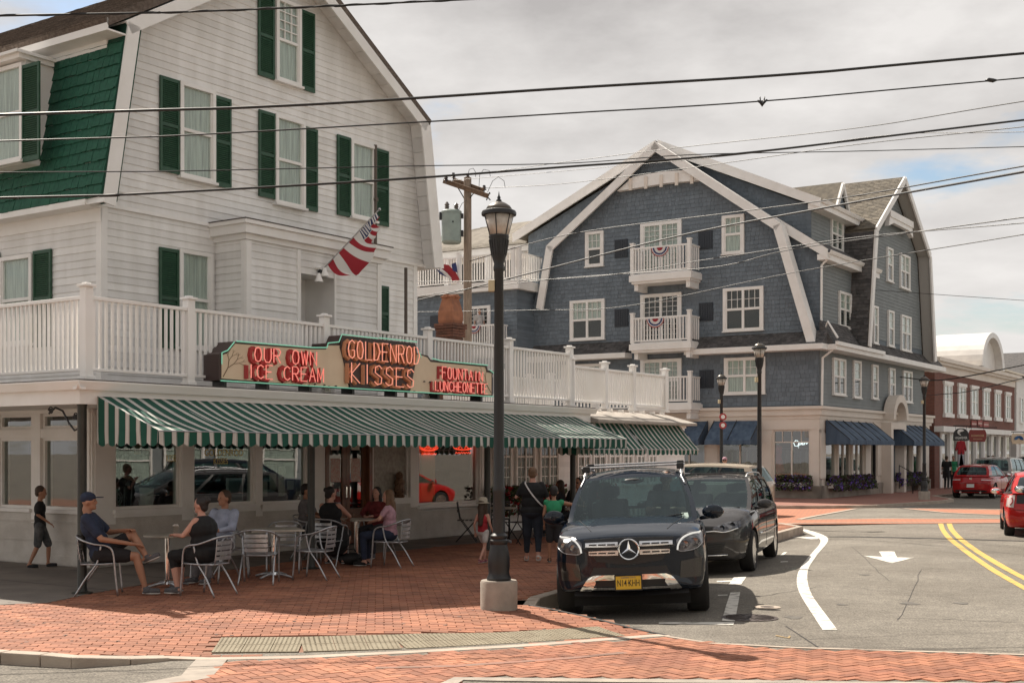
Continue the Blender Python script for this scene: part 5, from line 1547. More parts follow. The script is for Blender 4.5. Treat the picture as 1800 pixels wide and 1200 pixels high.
mb = MB(); mb.fbox(R4, y4 - .4, 7.4, .0, .55, z4e - .20, z4e + .02); mb.build('eave_board', M_TRIM, BH)
mb = MB(); gutter(mb, R4, y4 - .4, 7.4, .55, z4e + .16, .14, .14); mb.build('gutter', M_TRIM, BH)
mb = MB(); mb.fbox(R3, y3 - .35, 7.2, .0, .45, z3e - .24, z3e + .0); mb.build('eave_board', M_TRIM, BH)
mb = MB(); gutter(mb, R3, y3 - .35, 7.2, .45, z3e + .14, .14, .14); mb.build('gutter', M_TRIM, BH)
mb = MB(); mb.fbox(Face(bl(0, 0), BI, BE), -.1, 6.4, .72, .84, zb0 - .05, zb0 + .10); mb.build('gutter', M_TRIM, BH)
mb = MB(); mb.tube([bl(a3 + .5, .25, z3e - .1), bl(a3 + .12, .3, z3e - .45), bl(a3 + .10, .3, z3e - 3.4), bl(.3, .2, ZG + .9), bl(.75, .1, ZG + .2)], .05, 6)
mb.build('downspout', M_TRIM, BH)
mb = MB(); mb.tube([bl(.72, .1, zb0 - .1), bl(.12, .08, zb0 - .55), bl(.10, .06, 3.85)], .05, 6); mb.build('downspout', M_TRIM, BH)
# --- big gambrel gable on the right face
yc, yh = 9.5, 5.3
g_ = [(yc - yh, ZG + .2), (yc - 4.3, 11.65), (yc, 14.55), (yc + 4.3, 11.65), (yc + yh, ZG + .2)]
GBR = Face(bl(.22, 0), BI, BE)
mb = MB(); mb.poly([GBR.P(a, -.004, z) for a, z in g_], -BE * 7.0); mb.build('gable_wall', M_BWL, BH)
def g2(z):
 if z > 14.4: return None
 return (float(np.interp(z, [ZG, 11.65, 14.55], [yc - yh, yc - 4.3, yc])), float(np.interp(z, [ZG, 11.65, 14.55], [yc + yh, yc + 4.3, yc])))
clapboards(BH, GBR, g2, ZG + .7, 14.4, .155, 0, M_BCL, stuff=True, name='grey_clapboard', th=.02)
for (u0, u1, v0, v1) in ((1533, 1541, 538, 604), (1559, 1569, 546, 609), (1582, 1599, 555, 617), (1557, 1567, 436, 495), (1580, 1597, 448, 508)):
 window(BH, GBR, *GBR.rect(u0, u1, v0, v1), b=.01, depth=.06, fw=.10, mull=1 if u1 - u0 > 14 else 0, rows=1, curtain='half')
OG = .60
og = [(yc - yh - .1, ZG + .1), (yc - 4.45, 11.7), (yc, 14.75), (yc + 4.45, 11.7), (yc + yh + .15, ZG + .1)]
for i in range(4):
 p, q = og[i], og[i + 1]
 d = Vector((q[0] - p[0], 0, q[1] - p[1])).normalized(); n = Vector((-d.z, 0, d.x)); n = n if n.z > 0 or abs(n.z) < .2 and ((i < 2) == (n.x < 0)) else -n
 P_ = [p, q, (q[0] + n.x * .14, q[1] + n.z * .14), (p[0] + n.x * .14, p[1] + n.z * .14)]
 mb = MB(); mb.poly([GBR.P(a, OG - .004, z) for a, z in P_], -BE * (OG + 6.5)); mb.build('gable_roof', M_GYR, BH)
 P2 = [(p[0] + n.x * .16, p[1] + n.z * .16), (q[0] + n.x * .16, q[1] + n.z * .16), (q[0] - n.x * .22, q[1] - n.z * .12), (p[0] - n.x * .12, p[1] - n.z * .12)]
 mb = MB(); mb.poly([GBR.P(a, OG + .06, z) for a, z in P2], -BE * .08); mb.build('rake_board', M_TRIM, BH)
 P3 = [(p[0] - n.x * .01, p[1] - n.z * .01), (q[0] - n.x * .01, q[1] - n.z * .01), (q[0] - n.x * .05, q[1] - n.z * .05), (p[0] - n.x * .05, p[1] - n.z * .05)]
 mb = MB(); mb.poly([GBR.P(a, OG - .03, z) for a, z in P3], -BE * (OG - .06)); mb.build('soffit', M_SOFF, BH)
 if i in (0, 1):                               # shingle courses on the slopes in view
  nv = (BI * n.x + Vector((0, 0, n.z))).normalized(); uv_ = (BI * d.x + Vector((0, 0, d.z))).normalized()
  o = GBR.P(P_[3][0], OG, P_[3][1])
  S = Face(o, -BE, nv, uv_)
  L = (Vector((q[0] - p[0], 0, q[1] - p[1]))).length
  shingles(BH, S, lambda z: (0.05, OG + 6.3), 0, L - .05, .16, .3, M_GYR if i else M_ASR, th=.022, name='roof_shingle', jit=.4)
mb = MB(); bz_ = 14.0
mb.fbox(GBR, yc - 1.9, yc + 1.9, .3, .5, 12.75, 13.05)
mb.poly([GBR.P(a, .45, z) for a, z in ((yc - 2.0, 12.3), (yc - 1.8, 12.9), (yc + 1.8, 12.9), (yc + 2.0, 12.3), (yc + 1.2, 12.55), (yc - 1.2, 12.55))], -BE * .2)
mb.build('gable_beam', M_TRIM, BH)
# small triangular dormer on the grey slope
tf = Face(bl(-1.0, 5.7, 12.35), BI, BE)
mb = MB(); mb.poly([tf.P(a, 0, z) for a, z in ((-1.2, 0), (1.2, 0), (0, 1.55))], -BE * 3); mb.build('small_dormer', M_BWL, BH)
for s in (-1, 1):
 mb = MB(); mb.beam(tf.P(s * 1.3, .12, -.1), tf.P(0, .12, 1.7), .20, .10, BE); mb.build('rake_board', M_TRIM, BH)
 mb = MB(); mb.poly([tf.P(s * 1.32, .1, -.1), tf.P(0, .1, 1.73), tf.P(0, .1, 1.81), tf.P(s * 1.38, .1, -.06)], -BE * 3.1); mb.build('dormer_roof', M_GYR, BH)

# --- balconies
M_BUNT = [mat('bunting_red', (0.30, 0.02, 0.03), .8), mat('bunting_white', (0.62, 0.60, 0.58), .8), mat('bunting_blue', (0.025, 0.035, 0.13), .8)]
def balcony(F, a0, a1, b, zf, zr, drop=.42):
 mb = MB(); mb.fbox(F, a0 - .06, a1 + .06, .02, b + .06, zf - .05, zf); mb.fbox(F, a0 - .12, a1 + .12, .02, b + .12, zf - drop + .1, zf - .05); mb.fbox(F, a0 - .04, a1 + .04, .02, b + .03, zf - drop, zf - drop + .1)
 B = mb.build('balcony', M_TRIM, BH)
 for x in (a0 + .12, a1 - .12):
  mb = MB(); mb.fbox(F, x - .09, x + .09, .02, b - .1, zf - drop - .28, zf - drop); mb.build('bracket', M_TRIM, B)
 for x in (a0, a1):
  mb = MB(); mb.fbox(F, x - .08, x + .08, b - .08, b + .08, zf, zr + .16); mb.fbox(F, x - .1, x + .1, b - .1, b + .1, zr + .16, zr + .22); mb.build('post', M_TRIM, B)
 mb = MB(); mb.fbox(F, a0 + .08, a1 - .08, b - .04, b + .04, zr - .07, zr); mb.build('rail', M_TRIM, B)
 mb = MB(); mb.fbox(F, a0 + .08, a1 - .08, b - .03, b + .03, zf + .06, zf + .12); mb.build('rail', M_TRIM, B)
 n = round((a1 - a0) / .15)
 for k in range(n):
  x = a0 + .08 + (a1 - a0 - .16) * (k + .5) / n; mb = MB(); mb.fbox(F, x - .025, x + .025, b - .025, b + .025, zf + .12, zr - .07); mb.build('baluster', M_TRIM, B, fix=False)
 for x in (a0, a1):
  S = Face(F.P(x, 0, 0), F.n, F.e); mb = MB(); mb.fbox(S, .02, b - .08, -.03, .03, zr - .07, zr)
  for k in range(5): mb.fbox(S, .1 + k * .19, .15 + k * .19, -.02, .02, zf + .1, zr - .07)
  mb.build('side_rail', M_TRIM, B, kind='stuff')
 return B
def bunting(F, u, v, w, b, label):
 a, z = F.uv(u, v, b); T = thing('bunting', label, 'bunting', F.P(a, b, z), group='red white and blue fan buntings')
 for i, (r0, r1, m) in enumerate(((0, .35, 0), (.35, .62, 1), (.62, .80, 2), (.80, .9, 1), (.9, 1.0, 0))):
  mb = MB(); vs = []; n = 24
  for k in range(n + 1):
   t = math.pi + math.pi * k / n; f = .03 * math.sin(k * 2.1)
   for r in (r0, r1): vs.append(F.P(a + w / 2 * r * math.cos(t), b + .01 + f * r, z + w * .46 * r * math.sin(t)))
  mb.add(vs, [(2 * k, 2 * k + 2, 2 * k + 3, 2 * k + 1) for k in range(n)]); mb.build('cloth_band', M_BUNT[m], T, fix=False, smooth=True)
BB_ = 1.05
for (u0, u1, vf, vr, lab, bu) in ((1112, 1212, 479, 432, 'fan bunting on the top floor balcony of the blue building', (1160, 435)), (1112, 1212, 601, 556, 'fan bunting on the middle balcony of the blue building', (1152, 560)), (1112, 1213, 708, 662, None, None)):
 a0, a1 = BF.uv(u0, 480, BB_)[0], BF.uv(u1, 480, BB_)[0]; zf = BF.uv((u0 + u1) / 2, vf, BB_)[1]; zr = BF.uv((u0 + u1) / 2, vr, BB_)[1]
 balcony(BF, a0, a1, BB_, zf, zr)
 if bu: bunting(BF, bu[0], bu[1], .85, BB_ + .06, lab)

# --- blue awnings
def blue_awning(label, F, u0, u1, group, secs=1):
 a0, a1 = sorted((F.uv(u0, 760)[0], F.uv(u1, 760)[0])); zt, zb_ = 3.25, 2.42
 T = thing('blue_awning', label, 'awning', F.P(a0, .05, zt), group=group)
 for k in range(secs):
  x0 = a0 + (a1 - a0) * k / secs + .04 * (k > 0); x1 = a0 + (a1 - a0) * (k + 1) / secs
  n = max(2, int((x1 - x0) / .3)); vs = []
  for i in range(n + 1):
   x = x0 + (x1 - x0) * i / n; s = .02 * math.sin(i * 1.7)
   vs += [F.P(x, .06, zt), F.P(x, .62, (zt + zb_) / 2 + .02 + s), F.P(x, 1.1, zb_ + .0), F.P(x, 1.11, zb_ - .2 + .03 * (i % 2))]
  mb = MB(); mb.add(vs, [(4 * i + j, 4 * i + 4 + j, 4 * i + 5 + j, 4 * i + 1 + j) for i in range(n) for j in range(3)])
  for x in (x0, x1): mb.flat([F.P(x, .06, zt), F.P(x, 1.1, zb_), F.P(x, 1.1, zb_ - .18), F.P(x, .06, zb_ - .18)])
  mb.build('canopy', M_BAWN, T, fix=False)
  mb = MB()
  for x in np.linspace(x0, x1, 3): mb.tube([F.P(x, .1, zt + .02), F.P(x, 1.1, zb_ + .02)], .018, 5)
  mb.build('rib', M_IRON, T)
blue_awning('faded blue awning on the left shop window of the blue building', BF, 1176, 1246, 'blue shop awnings')
blue_awning('faded blue awning over the shop window behind the lamp post', BF, 1257, 1337, 'blue shop awnings')
blue_awning('three section blue awning next to the building corner', BR, 1449, 1530, 'blue shop awnings', 3)
blue_awning('three section blue awning by the far street lamp', BR, 1566, 1622, 'blue shop awnings', 3)
M_STRIN = stripe_mat('green_white_stripe_inner', BE, .3)
for i, (u0, u1) in enumerate(((1200, 1236), (1268, 1333))):
 a0, z1_ = BF.uv(u0, 771, -.25); a1, z0_ = BF.uv(u1, 784, -.25)
 mb = MB(); mb.fbox(BF, a0, a1, -.30, -.27, z0_, z1_); mb.build('inner_valance', M_STRIN, BH)
# --- flower boxes
M_PURP = mat('petunia_purple', (0.10, 0.045, 0.30), .7, (0.16, 0.08, 0.42), 20); M_MAR = mat('petunia_maroon', (0.06, 0.018, 0.028), .8, (0.03, 0.02, 0.012), 14); M_LEAF = mat('leaf_green', (0.035, 0.06, 0.018), .8, (0.055, 0.085, 0.025), 9)
M_REDF = mat('geranium_red', (0.28, 0.012, 0.015), .7)
def flower_box(label, F, a0, a1, z, b=.12, group='flower boxes under the shop windows', cols=None, dens=620, droop=.35, box=True, h=.3, bm=None):
 T = thing('flower_box', label, 'flower box', F.P(a0, b, z), group=group)
 mb = MB(); mb.fbox(F, a0, a1, b, b + .24, z, z + .2); mb.build('box', bm or M_TRIM, T)
 cols = cols or [(M_MAR, .50), (M_LEAF, .36), (M_PURP, .14)]
 L = a1 - a0
 for m, fr in cols:
  mb = MB(); cl_ = [random.uniform(a0, a1) for _ in range(3)] if m in (M_PURP,) else None
  for k in range(int(dens * L * fr)):
   a = random.gauss(random.choice(cl_), .22) if cl_ else random.uniform(a0 - .1, a1 + .1)
   a = min(a1 + .12, max(a0 - .12, a)); t = random.random()
   zz = z + .2 + random.uniform(-.1, h) if t > droop else z + random.uniform(-.12, .22); bb = b + .12 + (random.uniform(-.12, .12) if t > droop else random.uniform(.10, .26))
   c = F.P(a, bb, zz); s = random.uniform(.035, .065); u_ = Vector((random.uniform(-1, 1), random.uniform(-1, 1), random.uniform(-1, 1))).normalized(); w_ = u_.orthogonal().normalized()
   mb.flat([c + u_ * s, c + w_ * s, c - u_ * s, c - w_ * s])
  mb.build('foliage' if m is M_LEAF else 'flowers', m, T, kind='stuff', fix=False)
def fb(label, F, u0, u1): 
 a0, a1 = sorted((F.uv(u0, 845, .1)[0], F.uv(u1, 845, .1)[0])); flower_box(label, F, a0, a1, .42 if F is BR else .45)
fb('flower box under the wide front window beside the building corner', BF, 1370, 1426)
fb('first flower box of purple petunias round the corner of the blue building', BR, 1455, 1487); fb('flower box of purple petunias beside the dark shop door', BR, 1491, 1527)
fb('flower box nearest the arched entrance of the blue building', BR, 1574, 1596); fb('flower box by the far street lamp', BR, 1599, 1619)

# --- goods in the shop windows
DR = thing('shop_mannequin', 'headless mannequin in a coral red sundress in the shop window beside the corner', 'mannequin', BF.P(BF.uv(1367, 800, -.6)[0], -.6, .5))
mc_ = BF.P(BF.uv(1367, 800, -.6)[0], -.6, 0)
mb = MB(); mb.lathe(mc_, [(.30, 1.05), (.26, 1.3), (.19, 1.62), (.15, 1.72), (.20, 1.95), (.19, 2.15), (.10, 2.22)], 14); mb.build('dress', mat('coral_cloth', (0.50, 0.06, 0.055), .8), DR, smooth=True)
mb = MB(); mb.lathe(mc_, [(.05, 2.2), (.05, 2.34), (0, 2.36)], 10); mb.tube([mc_ + Vector((0, 0, .5)), mc_ + Vector((0, 0, 1.1))], .02, 6); mb.build('stand', M_WHITE, DR)
NO = thing('open_sign', 'white neon script sign in the corner shop window', 'sign', BF.P(BF.uv(1403, 780, -.2)[0], -.2, 2))
mb = MB(); a0, z1_ = BF.uv(1394, 772, -.2); a1, z0_ = BF.uv(1420, 786, -.2)
w_ = a1 - a0; hh = z1_ - z0_
scr = [[(.18, .9), (.05, .55), (.12, .2), (.3, .15), (.4, .5), (.3, .85), (.15, .85)], [(.42, .6), (.36, -.1), (.42, .6), (.52, .62), (.54, .4), (.42, .3)], [(.58, .45), (.7, .5), (.64, .65), (.58, .5), (.62, .33), (.76, .38)], [(.78, .65), (.78, .38), (.84, .66), (.9, .6), (.9, .42), (1.0, .55)]]
for l in scr: mb.tube([BF.P(a0 + x * w_, -.2, z0_ + y * hh) for x, y in l], .018, 6)
mb.build('neon_tube', mat('neon_white', (.9, .9, .9), .3, emit=(.9, .95, 1), estr=1.2), NO, fix=False)
random.seed(11)
cl_m = [mat('cloth_dark_blue', (0.03, 0.045, 0.09), .85), mat('cloth_green', (0.04, 0.08, 0.05), .85), mat('cloth_grey', (0.18, 0.17, 0.16), .85), mat('cloth_rust', (0.20, 0.07, 0.04), .85), mat('cloth_pale', (0.45, 0.42, 0.38), .85)]
for i, u in enumerate((1205, 1222, 1275, 1290, 1303, 1316, 1328, 1385, 1410)):
 a = BF.uv(u, 800, -1.0)[0]; T = thing('clothes_rack', 'row of clothes on a hanging rail in the shop window at the %s' % ('far left', 'left', 'middle left', 'middle', 'centre', 'middle right', 'lamp post', 'corner', 'far corner')[i], 'clothes rack', BF.P(a, -1.0, .5))
 for k in range(3):
  x = a - .25 + k * .25; z0_ = random.uniform(.7, 1.2)
  mb = MB(); mb.poly([BF.P(x - .03, -1.2 + q[0], q[1]) for q in ((0, z0_), (.4, z0_), (.42, 1.9), (.2, 2.05), (-.02, 1.9))], BE * .06); mb.build('garment', random.choice(cl_m), T)
 mb = MB(); mb.tube([BF.P(a - .4, -1, 2.08), BF.P(a + .4, -1, 2.08)], .015, 6); mb.tube([BF.P(a - .4, -1, 2.08), BF.P(a - .4, -1, .5)], .015, 6); mb.tube([BF.P(a + .4, -1, 2.08), BF.P(a + .4, -1, .5)], .015, 6); mb.build('rail', M_ALU, T)

# ============================================================ LEFT WING OF THE BLUE BUILDING, WITH ROOF DECK
WG = thing('blue_wing', 'lower slate blue wing with a white railed roof deck behind the utility pole', 'building', bl(-22, -1.44))
WF = Face(bl(0, -1.44), BE, BN); WS = Face(bl(-13.85, 0), BI, BE)
wz = WF.uv(911, 497)[1]
mb = MB(); mb.fbox(WF, -30, -13.86, -10, -.004, ZB, wz); mb.build('wall', M_BWL, WG)
wd = WF.rect(822, 863, 538, 605); wl = WF.rect(757, 778, 555, 579)
shingles(WG, WF, lambda z: (-26, -13.87), ZB + .1, wz - .3, .185, .20, M_BSH, th=.025, jit=.3, cuts=[wd], name='blue_shingle', zj=.012)
clapboards(WG, WS, lambda z: (-1.44, 0), ZB + .1, wz - .3, .155, 0, M_BSH, stuff=True, th=.02)
window(WG, WF, *wd, b=0, depth=.07, fw=.13, cols=2, rows=3, mull=1, full_grid=True, name='balcony_door', sill=False, curtain=M_DARK)
mb = MB(); mb.fbox(WF, wl[0], wl[1], 0, .05, wl[2], wl[3]); mb.build('vent_panel', M_LOUV, WG)
mb = MB(); mb.poly([bl(a, y, wz - .3) for a, y in ((-30, -1.75), (-13.6, -1.75), (-13.6, -.3), (-13.6, 0), (-30, 0))], (0, 0, .42)); mb.build('deck_fascia', M_TRIM, WG)
def simple_rail(F, a0, a1, b, z0, z1, parent, posts=3, pitch=.15, name='deck_rail'):
 for k in range(posts):
  x = a0 + (a1 - a0) * k / (posts - 1); mb = MB(); mb.fbox(F, x - .09, x + .09, b - .09, b + .09, z0, z1 + .15); mb.fbox(F, x - .11, x + .11, b - .11, b + .11, z1 + .15, z1 + .21); mb.build('post', M_TRIM, parent)
 for q in ((z1 - .06, z1), (z0 + .1, z0 + .15)): mb = MB(); mb.fbox(F, a0, a1, b - .04, b + .04, *q); mb.build('rail', M_TRIM, parent)
 n = int((a1 - a0) / pitch)
 for k in range(n):
  x = a0 + (a1 - a0) * (k + .5) / n; mb = MB(); mb.fbox(F, x - .025, x + .025, b - .025, b + .025, z0 + .15, z1 - .06); mb.build('baluster', M_TRIM, parent, fix=False)
DKR = thing('roof_deck_railing', 'white railing along the roof deck of the blue wing', 'railing', WF.P(-22, .1, wz))
zr_ = WF.uv(905, 442, .1)[1]
simple_rail(WF, -26.2, -14.0, .12, wz + .12, zr_, DKR, 5)
simple_rail(Face(bl(-13.8, 0), BI, BE), -1.4, 1.6, 0, wz + .12, zr_, DKR, 2)
a0, a1 = WF.uv(818, 590, .7)[0], WF.uv(878, 590, .7)[0]; zf = WF.uv(845, 612, .7)[1]
zrr = WF.uv(845, 571, .7)[1]
_bh = BH; 
def wing_balcony():
 global BH
 BH = WG; balcony(WF, a0, a1, .7, zf, zrr); BH = _bh
wing_balcony(); bunting(WF, 833, 573, .75, .76, 'fan bunting on the small balcony between the utility pole and the lamp')
# roof deck penthouse with hipped grey roof
PH = thing('penthouse', 'low roof top house with grey hipped shingle roof behind the deck railing', 'penthouse', bl(-20, 3, wz))
mb = MB(); pz0, pz1 = wz, WF.uv(905, 436, -3.0)[1]
mb.fbox(WF, -29, -12.5, -11, -3.4, pz0, pz1 - .2); mb.build('wall', M_CREAM, PH)
for k in range(6):
 x = -27 + k * 2.5; mb = MB(); mb.fbox(WF, x, x + 1.5, -3.4, -3.33, pz0 + .3, pz1 - .5); mb.build('dark_opening_panel', M_DARK, PH)  # dark box on the wall, coloured as the shade in an open bay
 mb = MB(); mb.fbox(WF, x + 1.85, x + 2.1, -3.2, -2.95, pz0, pz1 - .2); mb.build('column', M_TRIM, PH)
mb = MB(); mb.fbox(WF, -29.5, -12, -11.5, -2.8, pz1 - .2, pz1 + .12); mb.build('eave', M_TRIM, PH)
rz = WF.uv(912, 392, -7)[1]
V = [WF.P(a, b, z) for a, b, z in ((-29.6, -2.7, pz1 + .12), (-12, -2.7, pz1 + .12), (-12, -11.6, pz1 + .12), (-29.6, -11.6, pz1 + .12), (-20.5, -7, rz), (-12, -7, rz + .1))]
mb = MB(); mb.add(V, [(0, 1, 5, 4), (1, 2, 5), (2, 3, 4, 5), (3, 0, 4)]); mb.build('roof', mat('grey_roof', (0.20, 0.175, 0.14), .9, (0.14, 0.12, 0.095), 3, bump=.3), PH)
up_ = V[4] - V[0]; up_ = up_ - BE * up_.dot(BE); L = up_.length; nr = BE.cross(up_).normalized(); nr = nr if nr.z > 0 else -nr
M_GYF = random_per_piece(mat('deck_roof_shingle', (0.20, 0.175, 0.14), .9, (0.15, 0.13, 0.10), 5), .2)
Sx = Face(V[0], BE, nr, up_)
shingles(PH, Sx, lambda z: (9.1 * z / L + .1, 17.5), 0, L - .05, .2, .35, M_GYF, th=.022, name='roof_shingle', jit=.4)
# wind-blown bunting on the deck rail
T = thing('bunting', 'wind twisted red white and blue bunting on the roof deck railing', 'bunting', WF.P(WF.uv(790, 480, .3)[0], .3, wz))
for k, (pts, m) in enumerate(((((766, 462), (790, 466), (800, 478), (808, 492), (797, 494), (786, 480), (768, 466)), 0), (((772, 468), (788, 480), (797, 492), (790, 490), (776, 476)), 1), (((768, 472), (778, 478), (788, 488), (776, 482)), 2), (((797, 465), (806, 462), (807, 480), (799, 476)), 2))):
 mb = MB(); vs = [WF.P(*(lambda q: (q[0], .3 + .05 * k + .06 * math.sin(i * 2), q[1]))(WF.uv(u, v, .3))) for i, (u, v) in enumerate(pts)]
 mb.poly(vs, BN * .02); mb.build('cloth', M_BUNT[m], T)

# ============================================================ BRICK BUILDING
KB = Vector((22.45, 68.0, 0)); KF = Face(KB, BI, BE); KS = Face(KB, -BE, BN)
BK = thing('brick_building', 'red brick two storey row of shops with white cornice and round arched parapet', 'building', KB)
M_KBR = brick_tex('facade_brick', (0.225, 0.080, 0.055), (0.165, 0.058, 0.042), (0.13, 0.09, 0.075), .22, .075, .010, face=(BI + BE)[:])
mb = MB(); mb.fbox(KF, 0, 20, -14, -.0, 3.3, 6.2); mb.fbox(KF, 0, 1.0, -14, 0, 0, 3.3); mb.build('wall', M_KBR, BK)
mb = MB()
for o_, z0_, z1_ in ((.05, 6.2, 6.6), (.25, 6.6, 6.75), (.4, 6.75, 6.95)): mb.fbox(KF, -o_, 20 + o_, -14 - o_, o_, z0_, z1_)
mb.build('cornice', M_CREAM, BK)
ar0, ar1 = KF.uv(1713, 640)[0], KF.uv(1753, 640)[0]; am = (ar0 + ar1) / 2; arr = (ar1 - ar0) / 2; azt = KF.uv(1735, 586)[1]
zr0 = 6.2; hh = azt - 7.0
mb = MB(); out = [(am + arr * math.cos(t), 7.0 + hh * math.sin(t)) for t in np.linspace(0, math.pi, 21)]; inn = [(am + arr * .80 * math.cos(t), 7.0 + hh * .86 * math.sin(t)) for t in np.linspace(0, math.pi, 21)]
for i in range(20): mb.poly([KF.P(x, .45, z) for x, z in (out[i], out[i + 1], inn[i + 1], inn[i])], -BE * 3.2)
mb.poly([KF.P(x, .02, z) for x, z in [(am + arr * .82, 6.9)] + inn + [(am - arr * .82, 6.9)]], -BE * .3)
mb.build('arched_parapet', mat('white_metal', (0.74, 0.71, 0.67), .35, (0.66, 0.63, 0.6), 2), BK, smooth=30)
for i, u in enumerate((1665, 1689.5, 1711.5, 1732.5, 1752.5, 1770.5)):
 w = 7 - i * .5; v0, v1 = 672 + i * 3.6, 730 + i * 1.8
 r_ = KF.rect(u - w, u + w, v0 + 4, v1 - 3)
 window(BK, KF, r_[0], r_[1], r_[2], r_[3], b=.0, depth=.05, fw=.08, rows=1, cols=1, mull=1)
 mb = MB(); mb.fbox(KF, r_[0] - .1, r_[1] + .1, 0, .12, r_[3], r_[3] + .18); mb.build('lintel', M_TRIM, BK)
 mb = MB(); mb.fbox(KF, r_[0] - .12, r_[1] + .12, 0, .16, r_[2] - .2, r_[2]); mb.build('sill', M_TRIM, BK)
mb = MB(); mb.fbox(KF, -.1, 20, 0.0, .5, 3.0, 3.3); mb.build('shop_band', M_TRIM, BK)
x = 1.0; k = 0
while x < 19:
 mb = MB(); mb.fbox(KF, x, x + .4, -.2, .05, 0, 3.0); mb.build('shop_column', M_TRIM, BK)
 mb = MB(); mb.fbox(KF, x + .4, x + 2.0, -.12, -.06, .45, .5); mb.fbox(KF, x + .4, x + .46, -.12, -.06, .5, 3.0); mb.fbox(KF, x + 1.94, x + 2.0, -.12, -.06, .5, 3.0); mb.fbox(KF, x + .46, x + 1.94, -.12, -.06, 2.9, 3.0)
 f = mb.build('shop_window', M_TRIM, BK)
 mb = MB(); mb.fbox(KF, x + .45, x + 1.95, -.10, -.09, .5, 2.95); mb.build('pane', M_SHOPG, f)
 mb = MB(); mb.fbox(KF, x + .4, x + 2.0, -.2, -.02, 0, .45); mb.build('stall_riser', M_CREAM, BK)
 x += 2.0; k += 1
mb = MB(); mb.fbox(KF, .8, 19.5, -4, -3.9, 0, 3.2); mb.fbox(KF, .8, 19.8, -4, -.2, 3.0, 3.1); mb.build('inner_wall', M_ROOM, BK)
# hanging signs
def board_sign(name, label, u0, u1, v0, v1, b, m, shape='arch', marks=None, group=None):
 a0, z1_ = KF.uv(u0, v0, b); a1, z0_ = KF.uv(u1, v1, b)
 T = thing(name, label, 'sign', px((u0 + u1) / 2, v1, KF.P(a0, b, 0).y))
 Y = KF.P((a0 + a1) / 2, b, 0).y
 SF = Face(px((u0 + u1) / 2, 795, Y) * 1, (1, 0, 0), (0, -1, 0)); SF.o.z = 0
 w = (u1 - u0) / 2250 * Y / 2; z1_ = px(0, v0, Y).z; z0_ = px(0, v1, Y).z
 if shape == 'arch': pts = [(-w, z0_), (w, z0_)] + [(w * math.cos(t), z0_ + (z1_ - z0_) * (.45 + .55 * math.sin(t))) for t in np.linspace(0, math.pi, 12)]
 else: pts = [(-w * .85, z0_), (w * .85, z0_), (w, z0_ + (z1_ - z0_) * .3), (w, z0_ + (z1_ - z0_) * .7), (w * .85, z1_), (-w * .85, z1_), (-w, z0_ + (z1_ - z0_) * .7), (-w, z0_ + (z1_ - z0_) * .3)]
 mb = MB(); mb.poly([SF.P(x, 0, z) for x, z in pts], (0, .06, 0)); mb.build('board', m, T)
 if marks: marks(T, SF, w, z0_, z1_)
 mb = MB(); mb.tube([SF.P(-w, -.03, z1_ + .12), SF.P(w + .6, -.03, z1_ + .12)], .03, 6); mb.tube([SF.P(-w * .7, -.03, z1_ + .12), SF.P(-w * .7, -.03, z1_ - .15)], .012, 5); mb.tube([SF.P(w * .7, -.03, z1_ + .12), SF.P(w * .7, -.03, z1_ - .15)], .012, 5); mb.build('bracket', M_IRON, T)
def mk_text(txts, m):
 def f(T, SF, w, z0_, z1_):
  for (t, x0, x1, y0, y1) in txts:
   o = text_mesh('lettering', SF, t, x0 * w, x1 * w, z0_ + (z1_ - z0_) * y0, z0_ + (z1_ - z0_) * y1, .002, m, None, .006)
   o.parent = T
   for v in o.data.vertices: v.co -= T.location
 return f
M_PW = mat('sign_white', (.75, .73, .7), .6)
def wave_mark(T, SF, w, z0_, z1_):
 mk_text([('HIGHFEVER', -.8, .8, .12, .32)], M_PW)(T, SF, w, z0_, z1_)
 mb = MB(); zc = z0_ + (z1_ - z0_) * .66; r = w * .42
 for rr_, s_ in ((r, 1), (r * .55, .8)):
  mb.tube([SF.P(rr_ * math.cos(t), .02, zc + rr_ * .8 * math.sin(t)) for t in np.linspace(.6, 4.6 * s_, 14)], [.02 + .03 * math.sin(math.pi * i / 13) for i in range(14)], 5)
 mb.build('emblem', M_PW, T, fix=False)
board_sign('hanging_sign', 'black arched hanging sign with a white wave emblem', 1676, 1703, 752, 774, 1.2, M_BLACK, 'arch', wave_mark)
board_sign('hanging_sign', 'dark red eight sided hanging sign with pale lettering', 1703, 1734, 755, 776, 1.2, mat('sign_red', (0.20, 0.025, 0.02), .5), 'oct', mk_text([('IIIIIIIIIII', -.7, .7, .42, .60), ('IIIIIIIII', -.5, .5, .18, .28)], mat('sign_gold', (.5, .36, .2), .5)))
def fan_mark(T, SF, w, z0_, z1_):
 mb = MB(); zc = z0_ + (z1_ - z0_) * .45; r = w * .6
 for t in np.linspace(.2, math.pi - .2, 7): mb.tube([SF.P(.3 * r * math.cos(t), .02, zc + .3 * r * math.sin(t)), SF.P(r * math.cos(t), .02, zc + r * .8 * math.sin(t))], [.03, .09], 5)
 mb.build('emblem', mat('sign_blue', (.03, .12, .3), .5), T, fix=False)
board_sign('hanging_sign', 'tan hanging sign with a blue fan emblem at the end of the brick row', 1778, 1803, 762, 780, 1.2, M_TAN, 'oct', fan_mark)
